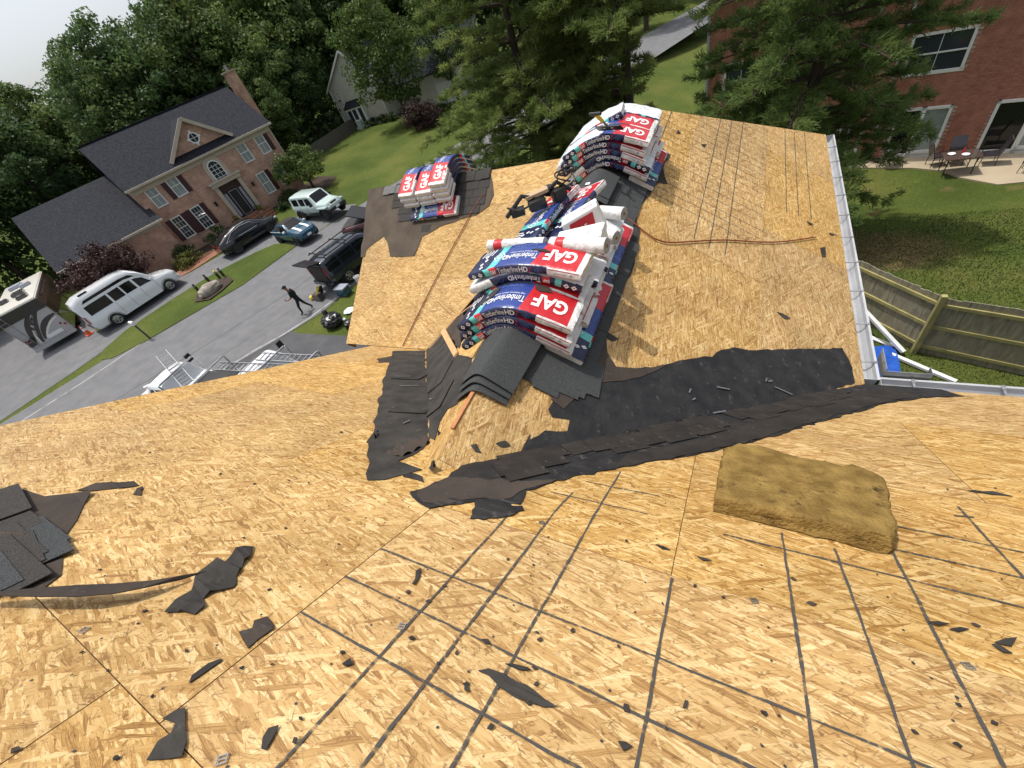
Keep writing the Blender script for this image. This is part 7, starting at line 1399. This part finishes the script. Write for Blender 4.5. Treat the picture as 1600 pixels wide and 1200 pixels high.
for i, (p, l) in enumerate((((314, 458), 'small dark bronze figure left of the boulder'), ((330, 443), 'small dark bronze figure behind the boulder'), ((346, 437), 'dark figure with a yellow head behind the boulder at the right'), ((352, 433), 'rightmost dark figure behind the boulder'))):
    c = G(p); t = thing('garden_figure', l, 'garden ornament', (c[0], c[1], gz(c[0]) + .12), i, 'small figures round the boulder'); mb = MB(); mb.lathe([(0, 0), (.10, 0), (.09, .25), (.11, .38), (.05, .46), (0, .46)], 10); smooth(link('body', mb, 'rv_dark', t)); mb = MB(); mb.ico((0, 0, .54), .08, 2); smooth(link('head', mb, 'yellow_plastic' if i == 2 else 'rv_dark', t))
c = G((524, 508)); mb = MB(); mb.ico((c[0], c[1], c[2] + .32), .5, 4, 0, (1.05, 1, .75), .09, 6); mb.ico((c[0] - .25, c[1] + .1, c[2] + .7), .14, 2, 0, (1, 1, 1.2), .15, 2); o = smooth(link('garbage_bag', mb, 'bag_black', label='big crumpled black garbage bag on the front lawn', cat='garbage bag'), 35)
c = G((548, 510)); mb = MB(); mb.ico((c[0], c[1], c[2] + .18), .28, 3, 0, (1, 1, .7), .1, 9); smooth(link('garbage_bag', mb, 'bag_black', label='smaller black bag right beside the big garbage bag', cat='garbage bag'), 35)
c = G((547, 487)); mb = MB(); mb.ico((c[0], c[1], c[2] + .08), .28, 3, 0, (1.2, 1, .3), .12, 12); smooth(link('plastic_sheet', mb, 'wrap_back', label='crumpled clear plastic sheet on the lawn above the garbage bags', cat='plastic sheet'), 35)
c = G((541, 503)); mb = MB(); mb.lathe([(0, 0), (.08, 0), (.09, .2), (.03, .25), (0, .25)], 12, 0, Matrix.Translation((c[0], c[1], c[2]))); smooth(link('jug', mb, 'print_white', label='small white jug next to the garbage bag', cat='jug'))
c = atz((519, 172), 4.0); mb = MB(); mb.box((c[0], c[1] - 1, 3.6), (.5, .4, .9)); mb.box((c[0] + .7, c[1] - 1, 3.0), (.7, .4, .6)); link('patio_lantern', mb, 'print_white', label='white hanging lights by the corner of the grey house', cat='light')
c = (-44.2, 45.9); t = thing('bin_box', 'pale green plastic bin at the corner of the grey house', 'bin', (c[0] + .9, c[1] - .6, gz(-43.3))); mb = MB(); mb.box((0, 0, .45), (.7, .7, .9)); link('bin', mb, 'car_mint', t); mb = MB(); mb.box((0, 0, .93), (.76, .76, .07)); link('lid', mb, 'print_white', t)
# ------------------------------------------------------------------ person on the street
def person():
    c = G((481, 488)); t = thing('person', 'person in black shirt and trousers and a cap walking along the street', 'person', (c[0], c[1], gz(c[0]) + .03), math.atan2(-.75, -.9))
    J = dict(pel=(0, 0, .93, .145), sp=(.02, 0, 1.12, .135), ch=(.06, 0, 1.32, .165), nk=(.11, 0, 1.50, .06), hd=(.16, 0, 1.60, .085), ht=(.18, 0, 1.70, .085),
        sl=(.06, .19, 1.42, .075), el=(.10, .27, 1.16, .052), wl=(.34, .22, 1.08, .040), hl=(.42, .19, 1.09, .035), sr=(.06, -.19, 1.42, .075), er=(-.02, -.27, 1.14, .052), wr=(.10, -.28, .92, .040), hr=(.13, -.28, .84, .036),
        pl=(0, .10, .88, .10), kl=(.17, .11, .50, .068), al=(.20, .11, .11, .048), tl=(.34, .12, .04, .042), pr=(0, -.10, .88, .10), kr=(-.14, -.11, .50, .068), ar=(-.38, -.11, .17, .048), tr=(-.28, -.12, .05, .042))
    E9 = [('pel', 'sp'), ('sp', 'ch'), ('ch', 'nk'), ('nk', 'hd'), ('hd', 'ht'), ('ch', 'sl'), ('sl', 'el'), ('el', 'wl'), ('wl', 'hl'), ('ch', 'sr'), ('sr', 'er'), ('er', 'wr'), ('wr', 'hr'), ('pel', 'pl'), ('pl', 'kl'), ('kl', 'al'), ('al', 'tl'), ('pel', 'pr'), ('pr', 'kr'), ('kr', 'ar'), ('ar', 'tr')]
    K = list(J); F9 = []
    me = bpy.data.meshes.new('body'); V9 = [J[k][:3] for k in K]; Ed = [(K.index(a), K.index(b)) for a, b in E9]; R9 = [J[k][3] for k in K]
    for sd, h in ((1, 'hl'), (-1, 'hr')):
        hx = Vector(J[h][:3]); w = Vector(J['wl' if sd > 0 else 'wr'][:3]); d = (hx - w).normalized(); side = d.cross(Vector((0, 0, 1))).normalized()
        for k in range(4): V9 += [tuple(hx + side * (.012 * (k - 1.5) * 1.6) + d * .02), tuple(hx + side * (.012 * (k - 1.5) * 2) + d * (.075 + .012 * (k in (1, 2))) + Vector((0, 0, -.015)))]; n9 = len(V9); Ed += [(K.index(h), n9 - 2), (n9 - 2, n9 - 1)]; R9 += [.011, .008]
        V9 += [tuple(hx + side * .05 * sd + d * .0)]; Ed += [(K.index(h), len(V9) - 1)]; R9 += [.011]
    me.from_pydata(V9, Ed, []); o = link('body', me, None, t); sk = o.modifiers.new('skin', 'SKIN'); ss = o.modifiers.new('sub', 'SUBSURF'); ss.levels = ss.render_levels = 2
    for i, r in enumerate(R9): me.skin_vertices[0].data[i].radius = (r, r)
    me.skin_vertices[0].data[0].use_root = True; dg = bpy.context.evaluated_depsgraph_get(); dg.update(); m2 = bpy.data.meshes.new_from_object(o.evaluated_get(dg)); o.modifiers.clear(); o.data = m2
    for k in ('cloth_black', 'skin', 'black_rubber'): m2.materials.append(MATS[k])
    for f in m2.polygons:
        c = f.center; a = abs(c.y); f.material_index = 1 if (c.z > 1.50) or (a > .245 and c.z < 1.15 and c.z > .7 and (c.x > .04 or c.z < 1.08)) or (c.x > .16 and .98 < c.z < 1.2 and c.y > .12) else (2 if c.z < .10 else 0); f.use_smooth = True
    mb = MB(); mb.lathe([(.105, .0), (.108, .04), (.09, .09), (.04, .115), (0, .118)], 20, 0, Matrix.Translation((.165, 0, 1.665))); mb.prism([(.24, -.07, 1.665), (.35, -.05, 1.655), (.35, .05, 1.655), (.24, .07, 1.665)], (0, 0, .012)); smooth(link('cap', mb, 'cloth_black', t), 50)
    mb = MB(); mb.box((.46, .19, 1.12), (.015, .07, .13)); link('phone', mb, 'black_plastic', t)
    for y in (.035, -.035): mb = MB(); mb.ico((.245, y, 1.635), .012, 1); link('eye', mb, 'print_white', t)
    mb = MB(); mb.bar((.24, 0, 1.61), (.268, 0, 1.595), .025, .03); link('nose', mb, 'skin', t)
person()
